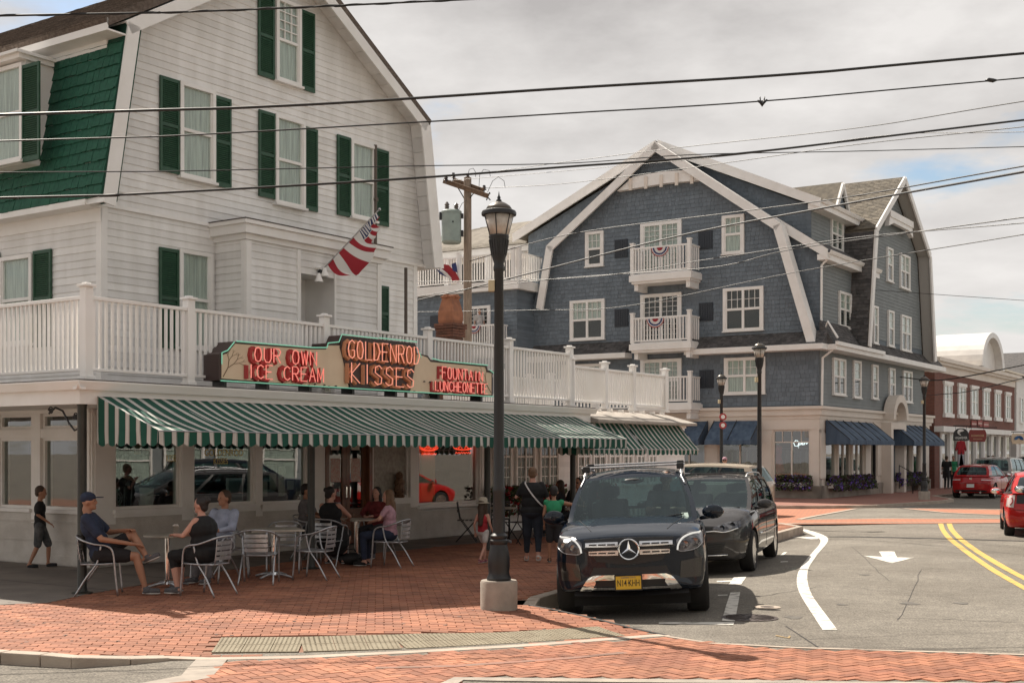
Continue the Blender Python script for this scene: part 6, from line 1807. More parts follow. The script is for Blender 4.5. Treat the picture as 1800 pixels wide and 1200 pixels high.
for i, (u0, u1, v0) in enumerate(((1709, 1718, 739), (1720, 1728, 738), (1730, 1739, 740))):
 a0, z1_ = KF.uv(u0, v0, .1); a1, z0_ = KF.uv(u1, v0 + 12, .1)
 T = thing('banner', 'small pale red banner on the brick wall, the %s of three' % ('left', 'middle', 'right')[i], 'banner', KF.P(a0, .1, z0_), group='small banners on the brick wall')
 mb = MB(); mb.fbox(KF, a0, a1, .04, .07, z0_, z1_); mb.build('cloth', mat('banner_red', (.32, .09, .08), .8), T)
 for k in range(2):
  mb = MB(); mb.fbox(KF, a0 + .1, a1 - .1, .071, .074, z0_ + .15 + k * .3, z0_ + .25 + k * .3); mb.build('pale_stripe', MATS['banner_pale'] if 'banner_pale' in MATS else mat('banner_pale', (.5, .35, .32), .8), T)

# white house beyond and its neighbours down the street
def far_house(name, label, F, a0, a1, depth, h, rh, wallm, roofm, wins, gable=True):
 T = thing(name, label, 'house', F.P(a0, 0, 0))
 mb = MB(); mb.fbox(F, a0, a1, -depth, 0, 0, h); mb.build('wall', wallm, T)
 am_ = (a0 + a1) / 2
 if gable:
  mb = MB(); mb.poly([F.P(a, .3, z) for a, z in ((a0 - .4, h - .1), (a1 + .4, h - .1), (am_, h + rh))], F.n * -(depth + .6)); mb.build('roof', roofm, T)
 else:
  mb = MB(); mb.poly([F.P(a0 - .3, b, z) for b, z in ((.4, h), (-depth - .4, h), (-depth / 2, h + rh))], F.e * (a1 - a0 + .6)); mb.build('roof', roofm, T)
 for (x, z, w, hh_) in wins:
  window(T, F, a0 + x, a0 + x + w, z, z + hh_, b=0, depth=.05, fw=.09, rows=1)
 mb = MB(); mb.fbox(F, a0 - .1, a1 + .1, 0, .35, 2.9, 3.2); mb.build('shop_band', M_TRIM, T)
 return T
ww = [(1 + i * 2.2, 3.9, 1.0, 1.7) for i in range(5)] + [(1 + i * 2.6, .7, 1.9, 2.0) for i in range(4)]
far_house('white_house', 'white clapboard house at the far end of the brick row', KF, 20.6, 32, 12, 7.0, 2.2, M_WHITE, M_GYR, ww, gable=False)
far_house('far_house', 'grey house partly hidden down the street beyond the white house', KF, 33, 45, 12, 6.4, 3.5, M_BCL, M_ASR, ww)
far_house('far_house', 'cream house furthest down the street', KF, 46, 60, 12, 6.8, 3.5, M_CREAM, M_ASR, ww)

# far pavement in front of the blue building
def far_side(pts, name='sidewalk', m=None):
 mb = MB(); mb.poly([Vector((p[0], p[1], -.14)) for p in pts], (0, 0, .14)); return mb.build(name, m or M_PAVB, kind='structure')
fs = [gp(1350, 889, 0), gp(1440, 889, 0), gp(1540, 887.5, 0), gp(1610, 883, 0), gp(1662, 879.5, 0), gp(1676, 877.3, 0), gp(1672, 875.5, 0)]
fs = [(p.x, p.y) for p in fs]
k2 = bl(3.1, 6.0); e2 = bl(3.1, 60)
fs += [(k2.x + .0, k2.y), (e2.x, e2.y), tuple(bl(-2, 60)[:2]), tuple(bl(-2, 2)[:2]), tuple(bl(-26, 2)[:2]), tuple(bl(-26, -2.6)[:2]), tuple(bl(-9, -2.9)[:2])]
far_side(fs)
ribbon('kerb', [(p[0], p[1]) for p in fs[:7]] + [fs[7], fs[8]], .15, lambda x, y: .012, .12, M_STRIP, side=.07)
# ============================================================ STREET LAMPS
LG = 'black heritage street lamps on concrete bases'
M_LGL = mat('lamp_glass', (0.55, 0.50, 0.44), 0.25, (0.38, 0.33, 0.28), 9, coat=.3)
M_LTOP = mat('lamp_bronze', (0.13, 0.115, 0.10), 0.35, metal=.7)
def make_lamp(label):
 T = thing('street_lamp', label, 'street lamp', group=LG)
 mb = MB(); mb.lathe((0, 0, 0), [(.225, -.12), (.228, .32), (.215, .345)], 28); mb.build('concrete_base', M_CONC, T, smooth=35)
 mb = MB(); mb.lathe((0, 0, 0), [(.145, .34), (.15, .37), (.135, .40), (.125, .44), (.135, .52), (.132, .62), (.115, .72), (.10, .78), (.112, .80), (.112, .83), (.095, .85), (.105, .87), (.105, .89), (.075, .92), (.072, 1.4), (.078, 1.42), (.078, 1.46), (.066, 1.5), (.056, 4.1), (.068, 4.12), (.068, 4.16), (.060, 4.2), (.078, 4.26), (.085, 4.29)], 20)
 mb.build('pole', M_IRON, T, smooth=35)
 mb = MB(); mb.lathe((0, 0, 0), [(.085, 4.28), (.095, 4.33), (.118, 4.50), (.125, 4.53), (.12, 4.545)], 18)
 for k in range(18):
  a = k * math.pi / 9; mb.tube([(.088 * math.cos(a), .088 * math.sin(a), 4.30), (.118 * math.cos(a), .118 * math.sin(a), 4.49)], .008, 4)
 cap = mb.build('lantern_holder', M_IRON, T)
 mb = MB(); mb.lathe((0, 0, 0), [(.112, 4.54), (.178, 4.79)], 24); mb.build('lantern_glass', M_LGL, T, smooth=True)
 for k in range(6):
  a = k * math.pi / 3 + .3; mb = MB(); mb.tube([(.115 * math.cos(a), .115 * math.sin(a), 4.54), (.182 * math.cos(a), .182 * math.sin(a), 4.79)], .007, 5); mb.build('lantern_bar', M_IRON, T)
 mb = MB(); mb.lathe((0, 0, 0), [(.19, 4.785), (.212, 4.79), (.215, 4.82), (.205, 4.84), (.15, 4.865)], 28); mb.build('lantern_rim', M_IRON, T, smooth=35)
 mb = MB(); mb.lathe((0, 0, 0), [(.165, 4.86), (.14, 4.90), (.09, 4.935), (.045, 4.955), (.03, 4.96)], 24); mb.build('lantern_dome', M_LTOP, T, smooth=True)
 mb = MB(); mb.lathe((0, 0, 0), [(.03, 4.95), (.035, 4.975), (.018, 4.99), (.022, 5.01), (.010, 5.03), (.004, 5.07), (.0, 5.09)], 10); mb.build('finial', M_IRON, T, smooth=True)
 mb = MB(); mb.box(-.13, -.05, -.04, .04, 3.86, 4.0); mb.build('sensor_box', mat('cream_box', (.5, .42, .27), .6), T, bevel=.01)
 return T
LP0 = px(877, 1060, 15.62); LP0.z = 0
lamp = make_lamp('tall black street lamp at the front of the brick plaza, left of the black suv')
lamp.location = (LP0.x, LP0.y, 0)
for (x, y, z, lab) in ((6.92, 35.8, 0, 'black street lamp rising behind the parked minivan'), (7.95, 48.6, -.1, 'black street lamp carrying two red and white plates, before the blue awnings'), (16.62, 51.6, 0, 'black street lamp on the far pavement beside the red hatchback')):
 l2 = copy_tree(lamp); l2.location = (x, y, z); l2['label'] = lab; l2.rotation_euler.z = random.uniform(0, .5)
# red and white parking plates on the third lamp
PS = thing('parking_sign', 'two red and white round plates on the lamp in front of the blue shop awnings', 'sign', (7.95, 48.5, 2.7))
for zc_, r in ((3.25, .14), (2.93, .14)):
 mb = MB(); mb.lathe((7.99, 48.48, zc_), [(r, 0), (r, .02)], 20, axis='y'); mb.build('plate', mat('sign_red2', (.35, .04, .04), .5), PS)
 mb = MB(); mb.lathe((7.99, 48.47, zc_), [(r * .55, -.002), (r * .55, .01)], 16, axis='y'); mb.build('plate_centre', M_PW, PS)

# ============================================================ UTILITY POLE
UP = Vector((-1.56, 45.0, 0))
UT = thing('utility_pole', 'weathered wooden utility pole with a tilted crossarm behind the white house', 'utility pole', UP)
M_POLE = mat('pole_wood', (0.30, 0.235, 0.18), .9, (0.20, 0.155, 0.12), 5, streak=(6, 6, .6), bump=.4, bscale=30)
mb = MB(); mb.tube([UP, UP + Vector((0, 0, 11.55))], [.17, .135], 14); mb.build('pole', M_POLE, UT, smooth=40)
M_ARM = mat('crossarm_wood', (0.16, 0.10, 0.06), .9, (0.10, 0.065, 0.04), 8, bump=.3)
ends = (px(781, 320, 45.6), px(857, 346, 44.2))
mb = MB(); mb.beam(ends[0] + Vector((0, -.16, 0)), ends[1] + Vector((0, -.16, 0)), .10, .16); mb.build('crossarm', M_ARM, UT)
mb = MB(); mb.beam(px(797, 315, 45.6) + Vector((0, .16, 0)), px(848, 333, 44.4) + Vector((0, .16, 0)), .10, .16); mb.build('crossarm', M_ARM, UT)
mb = MB(); mb.tube([px(805, 330, 45.2), px(818, 352, 45)], .02, 5); mb.tube([px(834, 338, 44.7), px(823, 352, 45)], .02, 5); mb.build('brace', M_IRON, UT)
for (u, v) in ((784, 313), (797, 308), (822, 311), (851, 330)):
 mb = MB(); c = px(u, v + 4, 45); mb.lathe(c, [(.02, -.1), (.02, 0), (.09, .0), (.05, .05), (.08, .08), (.05, .12), (.05, .16)], 10); mb.build('insulator', mat('porcelain_brown', (.05, .04, .04), .3), UT, smooth=40)
mb = MB()
for (p0, p1) in (((842, 330), (862, 352)), ((848, 345), (862, 340)), ((855, 352), (861, 338))): mb.tube([px(*p0, 44.6), px(*p1, 44.6)], .022, 5)
mb.build('cutout_switch', M_IRON, UT)
for pts in (((822, 308), (825, 298), (832, 296), (836, 303), (836, 311)), ((842, 330), (843, 308), (850, 298), (860, 300), (862, 310)), ((857, 338), (866, 318), (876, 311), (886, 318), (888, 330)), ((805, 372), (812, 358), (820, 352))):
 mb = MB(); mb.tube([px(u, v, 44.8) for u, v in pts], .010, 5); mb.build('jumper_wire', M_WIRE, UT)
TR = thing('transformer', 'grey green cylindrical transformer hanging on the left of the utility pole', 'transformer', px(793, 428, 44.7))
tc_ = px(793.5, 428, 44.7); H = (428 - 371) / 2250 * 44.7
mb = MB(); mb.lathe(tc_, [(.30, 0), (.345, .06), (.345, H - .1), (.36, H - .09), (.36, H - .02), (.3, H + .02), (.05, H + .05)], 24)
mb.build('tank', mat('transformer_green', (0.27, 0.33, 0.30), .45, (.22, .27, .25), 3), TR, smooth=35)
for dx, h in ((-.15, .30), (.17, .26)):
 mb = MB(); mb.lathe(tc_ + Vector((dx, -.1, H)), [(.06, 0), (.09, .04), (.06, .08), (.09, .12), (.06, .16), (.09, .20), (.03, h)], 12); mb.build('bushing', mat('porcelain_grey', (.12, .10, .09), .3), TR, smooth=40)
mb = MB(); mb.lathe(tc_ + Vector((.07, -.34, H * .62)), [(.03, 0), (.03, -.02)], 10, axis='y'); mb.box(tc_.x + .2, tc_.x + .42, 44.6, 44.8, tc_.z + .25, tc_.z + .45); mb.box(tc_.x + .2, tc_.x + .42, 44.6, 44.8, tc_.z + H - .25, tc_.z + H - .1); mb.box(tc_.x - .42, tc_.x - .3, 44.6, 44.8, tc_.z + H - .3, tc_.z + H - .05)
mb.build('bracket', M_IRON, TR)

# ============================================================ OVERHEAD WIRES
def cr(P, n=10):
 """Catmull-Rom through points."""
 P = [Vector(p) for p in P]; out = []
 Q = [P[0] * 2 - P[1]] + P + [P[-1] * 2 - P[-2]]
 for i in range(1, len(Q) - 2):
  for k in range(n):
   t = k / n; a, b, c, d = Q[i - 1], Q[i], Q[i + 1], Q[i + 2]
   out.append(.5 * ((2 * b) + (c - a) * t + (2 * a - 5 * b + 4 * c - d) * t * t + (3 * b - a - 3 * c + d) * t ** 3))
 out.append(P[-1]); return out
def wire(label, pts, Y0, Y1, r, twist=False, ext=(True, True)):
 u0, u1 = pts[0][0], pts[-1][0]
 W_ = [px(u, v, Y0 + (Y1 - Y0) * (u - u0) / (u1 - u0)) for u, v in pts]
 if ext[0]: W_ = [W_[0] + (W_[0] - W_[1]).normalized() * 14] + W_
 if ext[1]: W_ = W_ + [W_[-1] + (W_[-1] - W_[-2]).normalized() * 16]
 P = cr(W_, 12); mb = MB(); mb.tube(P, r, 6)
 if twist:
  L = 0; Q = []
  for a, b in zip(P[:-1], P[1:]):
   k = max(2, int((b - a).length / .06))
   for i in range(k):
    t = i / k; p = a.lerp(b, t); d = (b - a).normalized(); s = d.cross(Vector((0, 0, 1))).normalized(); w = s.cross(d)
    ph = L * 9; Q.append(p + (s * math.cos(ph) + w * math.sin(ph)) * (r * 1.1)); L += (b - a).length / k
  mb.tube(Q, r * .45, 4)
 T = mb.build('overhead_wire', M_WIRE, smooth=True, fix=False)
 tag(T, label, 'overhead wire', 'overhead wires')
wire('twisted service cable crossing the top of the white house', [(0, 28), (300, 22), (600, 10), (830, -1)], 13, 15, .011, True)
wire('thickest highest black cable running across the whole view', [(0, 202), (500, 186), (1000, 155), (1400, 130), (1800, 94)], 14, 15, .016)
wire('second wire from the top, carrying two clamps', [(0, 248), (300, 239), (700, 217), (1000, 199), (1340, 178), (1800, 137)], 14, 16, .009)
wire('thin wire passing just over the ridge of the blue gable', [(0, 303), (300, 301), (720, 292), (1000, 287), (1220, 272), (1500, 266), (1800, 258)], 15, 20, .007)
wire('thick dark cable crossing under the top windows and over the blue gable', [(0, 348), (200, 343), (640, 319), (1000, 293), (1300, 270), (1800, 211)], 15, 18, .015)
wire('thin wire rising from the crossarm to the upper right', [(822, 308), (1000, 284), (1200, 259), (1500, 226), (1800, 178)], 45, 22, .010, ext=(False, True))
wire('thin wire from the right end of the crossarm', [(852, 331), (1000, 322), (1250, 290), (1500, 255), (1800, 223)], 44.6, 24, .010, ext=(False, True))
wire('wire from the left end of the crossarm past the blue gable', [(784, 318), (1000, 300), (1300, 272), (1560, 238), (1800, 232)], 45, 26, .008, ext=(False, True))
wire('wire crossing the upper windows of the blue building', [(822, 460), (1000, 412), (1300, 372), (1500, 345), (1800, 292)], 45, 22, .014, ext=(False, True))
wire('heavier cable crossing the top balcony of the blue building', [(745, 525), (822, 508), (940, 478), (1200, 413), (1500, 356), (1800, 302)], 45, 20, .022)
wire('pale wire crossing between the balconies', [(740, 520), (822, 508), (1000, 488), (1250, 470), (1400, 437), (1800, 382)], 45, 24, .012)
wire('wire under the top balcony, rising to the right', [(600, 497), (1000, 489), (1250, 455), (1500, 418), (1800, 392)], 44, 24, .010)
wire('lowest pale wire in front of the blue gambrel', [(740, 548), (930, 545), (1100, 538), (1400, 478), (1800, 412)], 44, 24, .010)
wire('thin wire to the right of the blue gable', [(1400, 500), (1640, 517), (1800, 528)], 60, 55, .012)
wire('cable sagging in front of the brick row', [(1560, 660), (1640, 668), (1700, 661), (1800, 641)], 64, 50, .028)
wire('second cable in front of the brick row windows', [(1630, 695), (1700, 688), (1800, 664)], 66, 50, .02)
for (u, v, lab) in ((1340, 177, 'black wire clamp with two prongs above the blue gable'), (1742, 142, 'black cable splice on the wire near the top right')):
 Y = 14 + 2 * u / 1800; c = px(u, v, Y)
 T = thing('wire_clamp', lab, 'wire clamp', c)
 mb = MB()
 if u < 1500:
  mb.tube([c + Vector((-.06, 0, 0)), c + Vector((-.02, 0, -.02)), c + Vector((0, 0, -.05)), c + Vector((.02, 0, -.02)), c + Vector((.06, 0, .01))], [.012, .02, .028, .02, .012], 6)
  for s in (-1, 1): mb.tube([c + Vector((.02 * s, 0, -.02)), c + Vector((.028 * s, 0, .045))], .008, 5)
 else: mb.tube([c + Vector((-.07, 0, 0)), c + Vector((-.03, 0, .01)), c + Vector((.03, 0, .0)), c + Vector((.07, 0, .005))], [.012, .026, .026, .012], 6)
 mb.build('clamp', M_IRON, T, smooth=True)

# ============================================================ FLAG
fa, fz_ = GF.uv(563, 478, .86); fb_, fz2 = GF.uv(667, 368, 2.0)
f0 = GF.P(fa, .86, fz_); f1 = GF.P(fb_, 2.0, fz2)
FL = thing('flag', 'stars and stripes flag hanging from an angled pole on the white entrance box', 'flag', f0)
mb = MB(); mb.tube([f0, f1], .014, 8); mb.ball(f1, .03); mb.build('flag_pole', M_ALU, FL)
mb = MB(); mb.ball(f0, .05); mb.build('pole_bracket', M_IRON, FL)
d_ = (f1 - f0); sdir = Vector((d_.x, d_.y, 0)).normalized()
NS_, NT = 52, 26
def flag_pt(s, t):
 """s across the stripes from the pole tip down, t out along the stripe; the blue corner hangs bunched at the tip."""
 ps = .62 * s if s < 7 / 13 else .334 + (s - 7 / 13) / (6 / 13) * .60
 top = f0.lerp(f1, .95 - .88 * ps)
 if s < .75: q = s / .75; E = f1 - sdir * (.04 + .14 * q) - Vector((0, 0, .12 + .74 * q))
 else: q = (s - .75) / .25; E = f1 - sdir * (.20 + .62 * q) - Vector((0, 0, .92 + .30 * min(1, q * 3)))
 p = top.lerp(E, t) + N1 * ((.05 * math.sin(s * 17 + t * 3) + .025 * math.sin(s * 37 + 1 + t * 4)) * (.25 + t) + .05 * t)
 return p - Vector((0, 0, .06 * math.sin(math.pi * t)))
for k in range(13):
 mb = MB(); vs = []; m = 4
 for i in range(m + 1):
  for j in range(NT + 1): vs.append(flag_pt((k + i / m) / 13, j / NT))
 fs_ = [(i * (NT + 1) + j, (i + 1) * (NT + 1) + j, (i + 1) * (NT + 1) + j + 1, i * (NT + 1) + j + 1) for i in range(m) for j in range(NT) if not (k < 7 and j < NT * .4)]
 mb.add(vs, fs_); mb.build('stripe', mat('flag_red', (.33, .018, .03), .8) if k % 2 == 0 else mat('flag_white', (.68, .66, .63), .8), FL, smooth=True, fix=False)
mb = MB(); vs = [flag_pt(i / 28 * 7 / 13, j / 10 * .4) for i in range(29) for j in range(12)]
vs = [flag_pt(i / 28 * 7 / 13, j / 11 * .4) for i in range(29) for j in range(12)]
mb.add(vs, [(i * 12 + j, i * 12 + 12 + j, i * 12 + 13 + j, i * 12 + 1 + j) for i in range(28) for j in range(11)]); mb.build('canton', mat('flag_blue', (.018, .028, .11), .8), FL, smooth=True, fix=False)
mb = MB()
for i in range(9):
 for j in range(6 if i % 2 == 0 else 5):
  s = (i + .5) / 9 * 7 / 13 + .0; t = ((j + (.5 if i % 2 else 0)) + .35) / 6 * .39
  c = flag_pt(s, t); u_ = (flag_pt(s + .01, t) - c).normalized(); w_ = (flag_pt(s, t + .01) - c).normalized(); nrm = u_.cross(w_).normalized()
  for sg in (1, -1):
   pts = [c + nrm * .004 * sg + (u_ * math.cos(q * math.pi / 5) + w_ * math.sin(q * math.pi / 5)) * (.024 if q % 2 == 0 else .010) for q in range(10)]
   mb.flat(pts)
mb.build('star', mat('star_white', (.75, .73, .70), .8), FL, fix=False, kind='stuff')

# ============================================================ PLANTERS BY THE SMALL-PANED WINDOWS
REDC = [(M_LEAF, .72), (M_REDF, .28)]
for i, (u0, u1) in enumerate(((858, 898), (902, 942), (946, 984), (1012, 1040), (1044, 1070))):
 a0, a1 = GF.uv(u0, 860, .15)[0], GF.uv(u1, 860, .15)[0]
 flower_box('red geranium box under the small paned windows, ' + ('first behind the lamp post', 'behind the walking woman', 'right of the walking woman', 'next to the dark porch post', 'behind the black car mirror')[i], GF, a0, a1, .52, .10, 'red geranium boxes on the shop wall', REDC, 420, .3, h=.36, bm=M_WHITE)
# little painted statue and its stand behind the frosted window
FG = thing('figurine', 'brown carved figurine sitting on the sill beside the shop door', 'figurine', GF.P(GF.uv(704, 866, .02)[0], .02, .94))
c = GF.P(GF.uv(704, 866, .05)[0], .02, .93)
mb = MB(); mb.lathe(c, [(.10, 0), (.12, .04), (.09, .08), (.13, .16), (.10, .26), (.12, .33), (.07, .42), (.09, .47), (.05, .54), (0, .57)], 9); mb.build('figure', mat('carved_wood', (.09, .04, .022), .5, (.22, .13, .08), 25, bump=.5), FG)

# ============================================================ TREES AND THE REST OF THE STREET
def make_tree(label, loc, h, cr_, seed=1, leafm=None, n=2600, trunk=.22):
 rnd = random.Random(seed); T = thing('tree', label, 'tree', loc); L = Vector(loc)
 mb = MB(); mb.tube([L, L + Vector((.1, 0, h * .35)), L + Vector((-.1, .1, h * .75))], [trunk, trunk * .7, trunk * .25], 8)
 cl = []
 for k in range(14):
  a = rnd.uniform(0, 6.28); e = rnd.uniform(.2, 1.2); r = cr_ * rnd.uniform(.4, .95)
  tip = L + Vector((r * math.cos(a) * math.cos(e), r * math.sin(a) * math.cos(e), h * .52 + r * math.sin(e)))
  st = L + Vector((0, 0, h * rnd.uniform(.3, .6))); mb.tube([st, st.lerp(tip, .5) + Vector((0, 0, .2)), tip], [trunk * .35, trunk * .2, .03], 5); cl.append((tip, cr_ * rnd.uniform(.28, .48)))
 mb.build('trunk', mat('bark', (.09, .07, .05), .9, bump=.4), T)
 V = MB()
 for _ in range(n):
  c, r = rnd.choice(cl); d = Vector((rnd.gauss(0, 1), rnd.gauss(0, 1), rnd.gauss(0, 1))).normalized() * r * rnd.uniform(.6, 1.05)
  p = c + d; s = rnd.uniform(.07, .15); u_ = Vector((rnd.uniform(-1, 1), rnd.uniform(-1, 1), rnd.uniform(-1, 1))).normalized(); w_ = u_.orthogonal().normalized()
  V.flat([p + u_ * s, p + w_ * s * .7, p - u_ * s, p - w_ * s * .7])
 V.build('crown', leafm or random_per_piece(mat('tree_leaf_%d' % seed, (.045, .075, .02), .7, (.07, .11, .03), 1.5), .3), T, kind='stuff', fix=False)
 return T
make_tree('green tree top showing above the brick building cornice', (KB + BI * 6 - BE * 10)[:], 11.5, 3.2, 1)
make_tree('broad street tree across the road to the right, outside the picture', (17.5, 20.0, -.1), 8.5, 3.2, 2)
make_tree('street tree across the road further back, outside the picture', (16.0, 10.5, -.1), 7.5, 2.8, 3)
RD = Vector((.404, .915, 0)); RN = Vector((-.915, .404, 0))
RF = Face((19.5, 1.0, -.1), RD, RN)
wn = [(1 + i * 2.4, 3.9, 1.2, 1.7) for i in range(4)] + [(.8 + i * 2.6, .6, 2.0, 2.1) for i in range(4)]
far_house('shop_building', 'cream shop building across the road, outside the picture', RF, 0, 11, 9, 7.0, 2.5, M_CREAM, M_ASR, wn)
far_house('shop_building', 'white shop building across the road, outside the picture', RF, 12, 23, 9, 6.4, 2.5, M_WHITE, M_GYR, wn)
far_house('shop_building', 'grey shop building further along across the road, outside the picture', RF, 24, 35, 9, 7.5, 2.8, M_BCL, M_ASR, wn)
BFc = Face((14, -16, -.1), (-1, 0.1, 0), (.1, 1, 0))
far_house('shop_building', 'tan shop building behind the photographer', BFc, 0, 12, 9, 7.0, 2.5, M_TAN, M_ASR, wn)
far_house('shop_building', 'brick shop building behind the photographer', BFc, 13, 25, 9, 7.6, 2.5, M_CBR, M_ASR, wn)
far_house('shop_building', 'white inn behind the photographer', BFc, 26, 38, 9, 8.2, 2.5, M_WHITE, M_GYR, wn)
# ============================================================ CARS
from mathutils.bvhtree import BVHTree
def paint_mat(name, col, col2=None, rough=.22):
 m = mat(name, col, .35, metal=.0, coat=.9, spec=.0)
 return m
M_TYRE = mat('tyre_rubber', (0.018, 0.017, 0.016), .85, bump=.2)
M_RIM = mat('alloy_rim', (0.50, 0.50, 0.50), .25, metal=1.0)
M_CARG = glass('car_glass', (0.30, 0.42, 0.42), .0, gain=1.0, gc=(.80, .95, 1))
M_CARI = mat('car_interior', (0.03, 0.028, 0.027), .8)
M_TAIL = mat('tail_light_red', (0.35, 0.012, 0.012), .2, coat=1)
M_LENS = glass('headlight_lens', (.85, .88, .9), .05)
M_DRL = mat('led_strip', (.12, .12, .12), .6, spec=.1, emit=(1, .96, .88), estr=.42)
M_HEADIN = mat('headlight_inside', (.20, .20, .21), .25, metal=.8, col2=(.05, .05, .055), nscale=14)
M_UNDER = mat('underbody', (0.012, 0.012, 0.012), .9)
def crs(P, n):
 """Catmull-Rom on a list of numpy points."""
 P = np.asarray(P, float); Q = np.vstack([2 * P[0] - P[1], P, 2 * P[-1] - P[-2]]); out = []
 for i in range(1, len(Q) - 2):
  a, b, c, d = Q[i - 1], Q[i], Q[i + 1], Q[i + 2]
  for k in range(n):
   t = k / n; out.append(.5 * (2 * b + (c - a) * t + (2 * a - 5 * b + 4 * c - d) * t * t + (3 * b - a - 3 * c + d) * t ** 3))
 out.append(P[-1]); return np.array(out)
class Car:
 def __init__(s, name, label, p, loc, yaw, paint, roll=0.0, group=None, flip=False):
  """Local frame: x across, y from the front bumper (0) to the back, z up. loc is the middle of the front bumper
  (or of the back bumper when flip); yaw turns the length away from +y."""
  s.p = p; s.paint = paint; s.flip = flip
  s.T = thing(name, label, 'car', loc, 0, group)
  s.T.rotation_euler = (0, roll, -yaw) if not flip else (0, roll, math.pi - yaw)
  if flip: s.off = -p['L']
  else: s.off = 0
  s.body()
 def build(s, mb, name, m, smooth=False, kind=None, parent=None, label=None, bevel=None):
  V = [(v[0], v[1] + s.off, v[2]) for v in mb.v]; mb.v = V
  o = mb.build(name, m, None, smooth=smooth, kind=kind, label=label, bevel=bevel)
  o.parent = parent or s.T; return o
 def body(s):
  p = s.p; W, L, zb = p['W'], p['L'], p['zb']
  s.fy = lambda x, z: p.get('bow', .28) * (abs(x) / W) ** 2.6 + max(0, z - p['zn']) * p.get('rake', .5) + max(0, .42 - z) * .35
  s.ry = lambda x, z: L - (.20 * (abs(x) / W) ** 2.8 + max(0, z - p['zr']) * p.get('rrake', .12) + max(0, .40 - z) * .3)
  def prof(y, sc, zt, zsh, zbot=None):
   w = W * sc; b = zb if zbot is None else zbot
   return [(0, b), (w * .80, b), (w * .955, b + .05), (w * 1.0, b + .28), (w * .998, (b + .28 + zsh) / 2), (w * .975, zsh - .05), (w * .94, zsh), (w * .90, zsh + (zt - zsh) * .55), (w * .62, zt - .004), (w * .3, zt + .012), (0, zt + .016)]
  rows = []
  hood = p['hood']                                   # [(y, z)...] top line
  hf = lambda y: float(np.interp(y, [h[0] for h in hood], [h[1] for h in hood]))
  sh = lambda y: float(np.interp(y, [h[0] for h in p['sh']], [h[1] for h in p['sh']]))
  wsc = lambda y: float(np.interp(y, [h[0] for h in p['ws']], [h[1] for h in p['ws']]))
  P0 = prof(0, wsc(0), hf(0), sh(0), zb + .02)
  zc_ = (hf(0) + zb) / 2
  for k in (.001, .35, .7, .92, 1.0):
   rows.append([(x * k, s.fy(x * k, zc_ + (z - zc_) * k) + (.0 if k < .95 else .03), zc_ + (z - zc_) * k) for x, z in P0])
  ys = p['ys']
  for y in ys:
   rows.append([(x, y + (s.fy(x, z) * max(0, 1 - y / .9) if y < .9 else 0) - ((L - s.ry(x, z)) * max(0, 1 - (L - y) / .7) if L - y < .7 else 0), z) for x, z in prof(y, wsc(y), hf(y), sh(y))])
  P1 = prof(L, wsc(L), hf(L), sh(L), zb + .04); zc_ = (hf(L) + zb) / 2
  for k in (1.0, .92, .7, .35, .001):
   rows.append([(x * k, s.ry(x * k, zc_ + (z - zc_) * k) - (.0 if k < .95 else .03), zc_ + (z - zc_) * k) for x, z in P1])
  R_ = np.array(rows)
  A = np.array([crs(r, 3) for r in R_])                # around
  A = np.array([crs(A[:, j], 3) for j in range(A.shape[1])]).transpose(1, 0, 2)
  nk, nj = A.shape[0], A.shape[1]
  full = np.concatenate([A, A[:, ::-1][:, 1:-1] * np.array([-1, 1, 1])], axis=1); nf = full.shape[1]
  mb = MB(); V = [tuple(v) for r in full for v in r]
  fs_ = [(i * nf + j, i * nf + (j + 1) % nf, (i + 1) * nf + (j + 1) % nf, (i + 1) * nf + j) for i in range(nk - 1) for j in range(nf)]
  fs_.append(tuple(range(nf))); fs_.append(tuple((nk - 1) * nf + j for j in range(nf - 1, -1, -1)))
  mb.add(V, fs_)
  s.bvh = BVHTree.FromPolygons([Vector(v) for v in V], [f for f in fs_ if len(f) == 4])
  me = mb.mesh('body', s.paint, (0, -s.off, 0))
  o = bpy.data.objects.new('body', me); COL.objects.link(o)
  me.materials.append(M_UNDER)
  for yy in p['axles']:
   c = MB(); r = p['rw'] + .055; c.lathe((-1.3, yy, p['rw']), [(r, 0), (r, 2.6)], 40, axis='x')
   cm = c.mesh('cut', [M_UNDER, M_UNDER], (0, -s.off, 0)); cm.polygons.foreach_set('material_index', [1] * len(cm.polygons))
   co = bpy.data.objects.new('cut', cm); COL.objects.link(co)
   md = o.modifiers.new('b', 'BOOLEAN'); md.object = co; md.solver = 'EXACT'; md.operation = 'DIFFERENCE'
   bpy.context.view_layer.update()
   nm_ = bpy.data.meshes.new_from_object(o.evaluated_get(bpy.context.evaluated_depsgraph_get()))
   o.modifiers.clear(); o.data = nm_; bpy.data.objects.remove(co)
  nm_ = o.data; nm_.name = 'body'
  nm_.polygons.foreach_set('use_smooth', [True] * len(nm_.polygons)); nm_.set_sharp_from_angle(angle=R(38))
  o.parent = s.T; s.bodyo = o
 def on(s, x, z, front=True, out=.0, y=None):
  """Point on the body seen from the front, the back, or (y given) the side x sign."""
  if y is None:
   o = Vector((x, -2 if front else s.p['L'] + 2, z)); d = Vector((0, 1 if front else -1, 0))
  else:
   o = Vector((3 * (1 if x > 0 else -1), y, z)); d = Vector((-1 if x > 0 else 1, 0, 0))
  h = s.bvh.ray_cast(o, d)
  if h[0] is None: return (Vector((x, s.fy(x, z) if front else s.ry(x, z), z)) if y is None else Vector((s.p['W'] * (1 if x > 0 else -1), y, z))) - d * out
  return h[0] - d * out
 def onh(s, x, y, out=0.0):
  h = s.bvh.ray_cast(Vector((x, y, 3)), Vector((0, 0, -1)))
  return (h[0] if h[0] is not None else Vector((x, y, 1))) + Vector((0, 0, out))
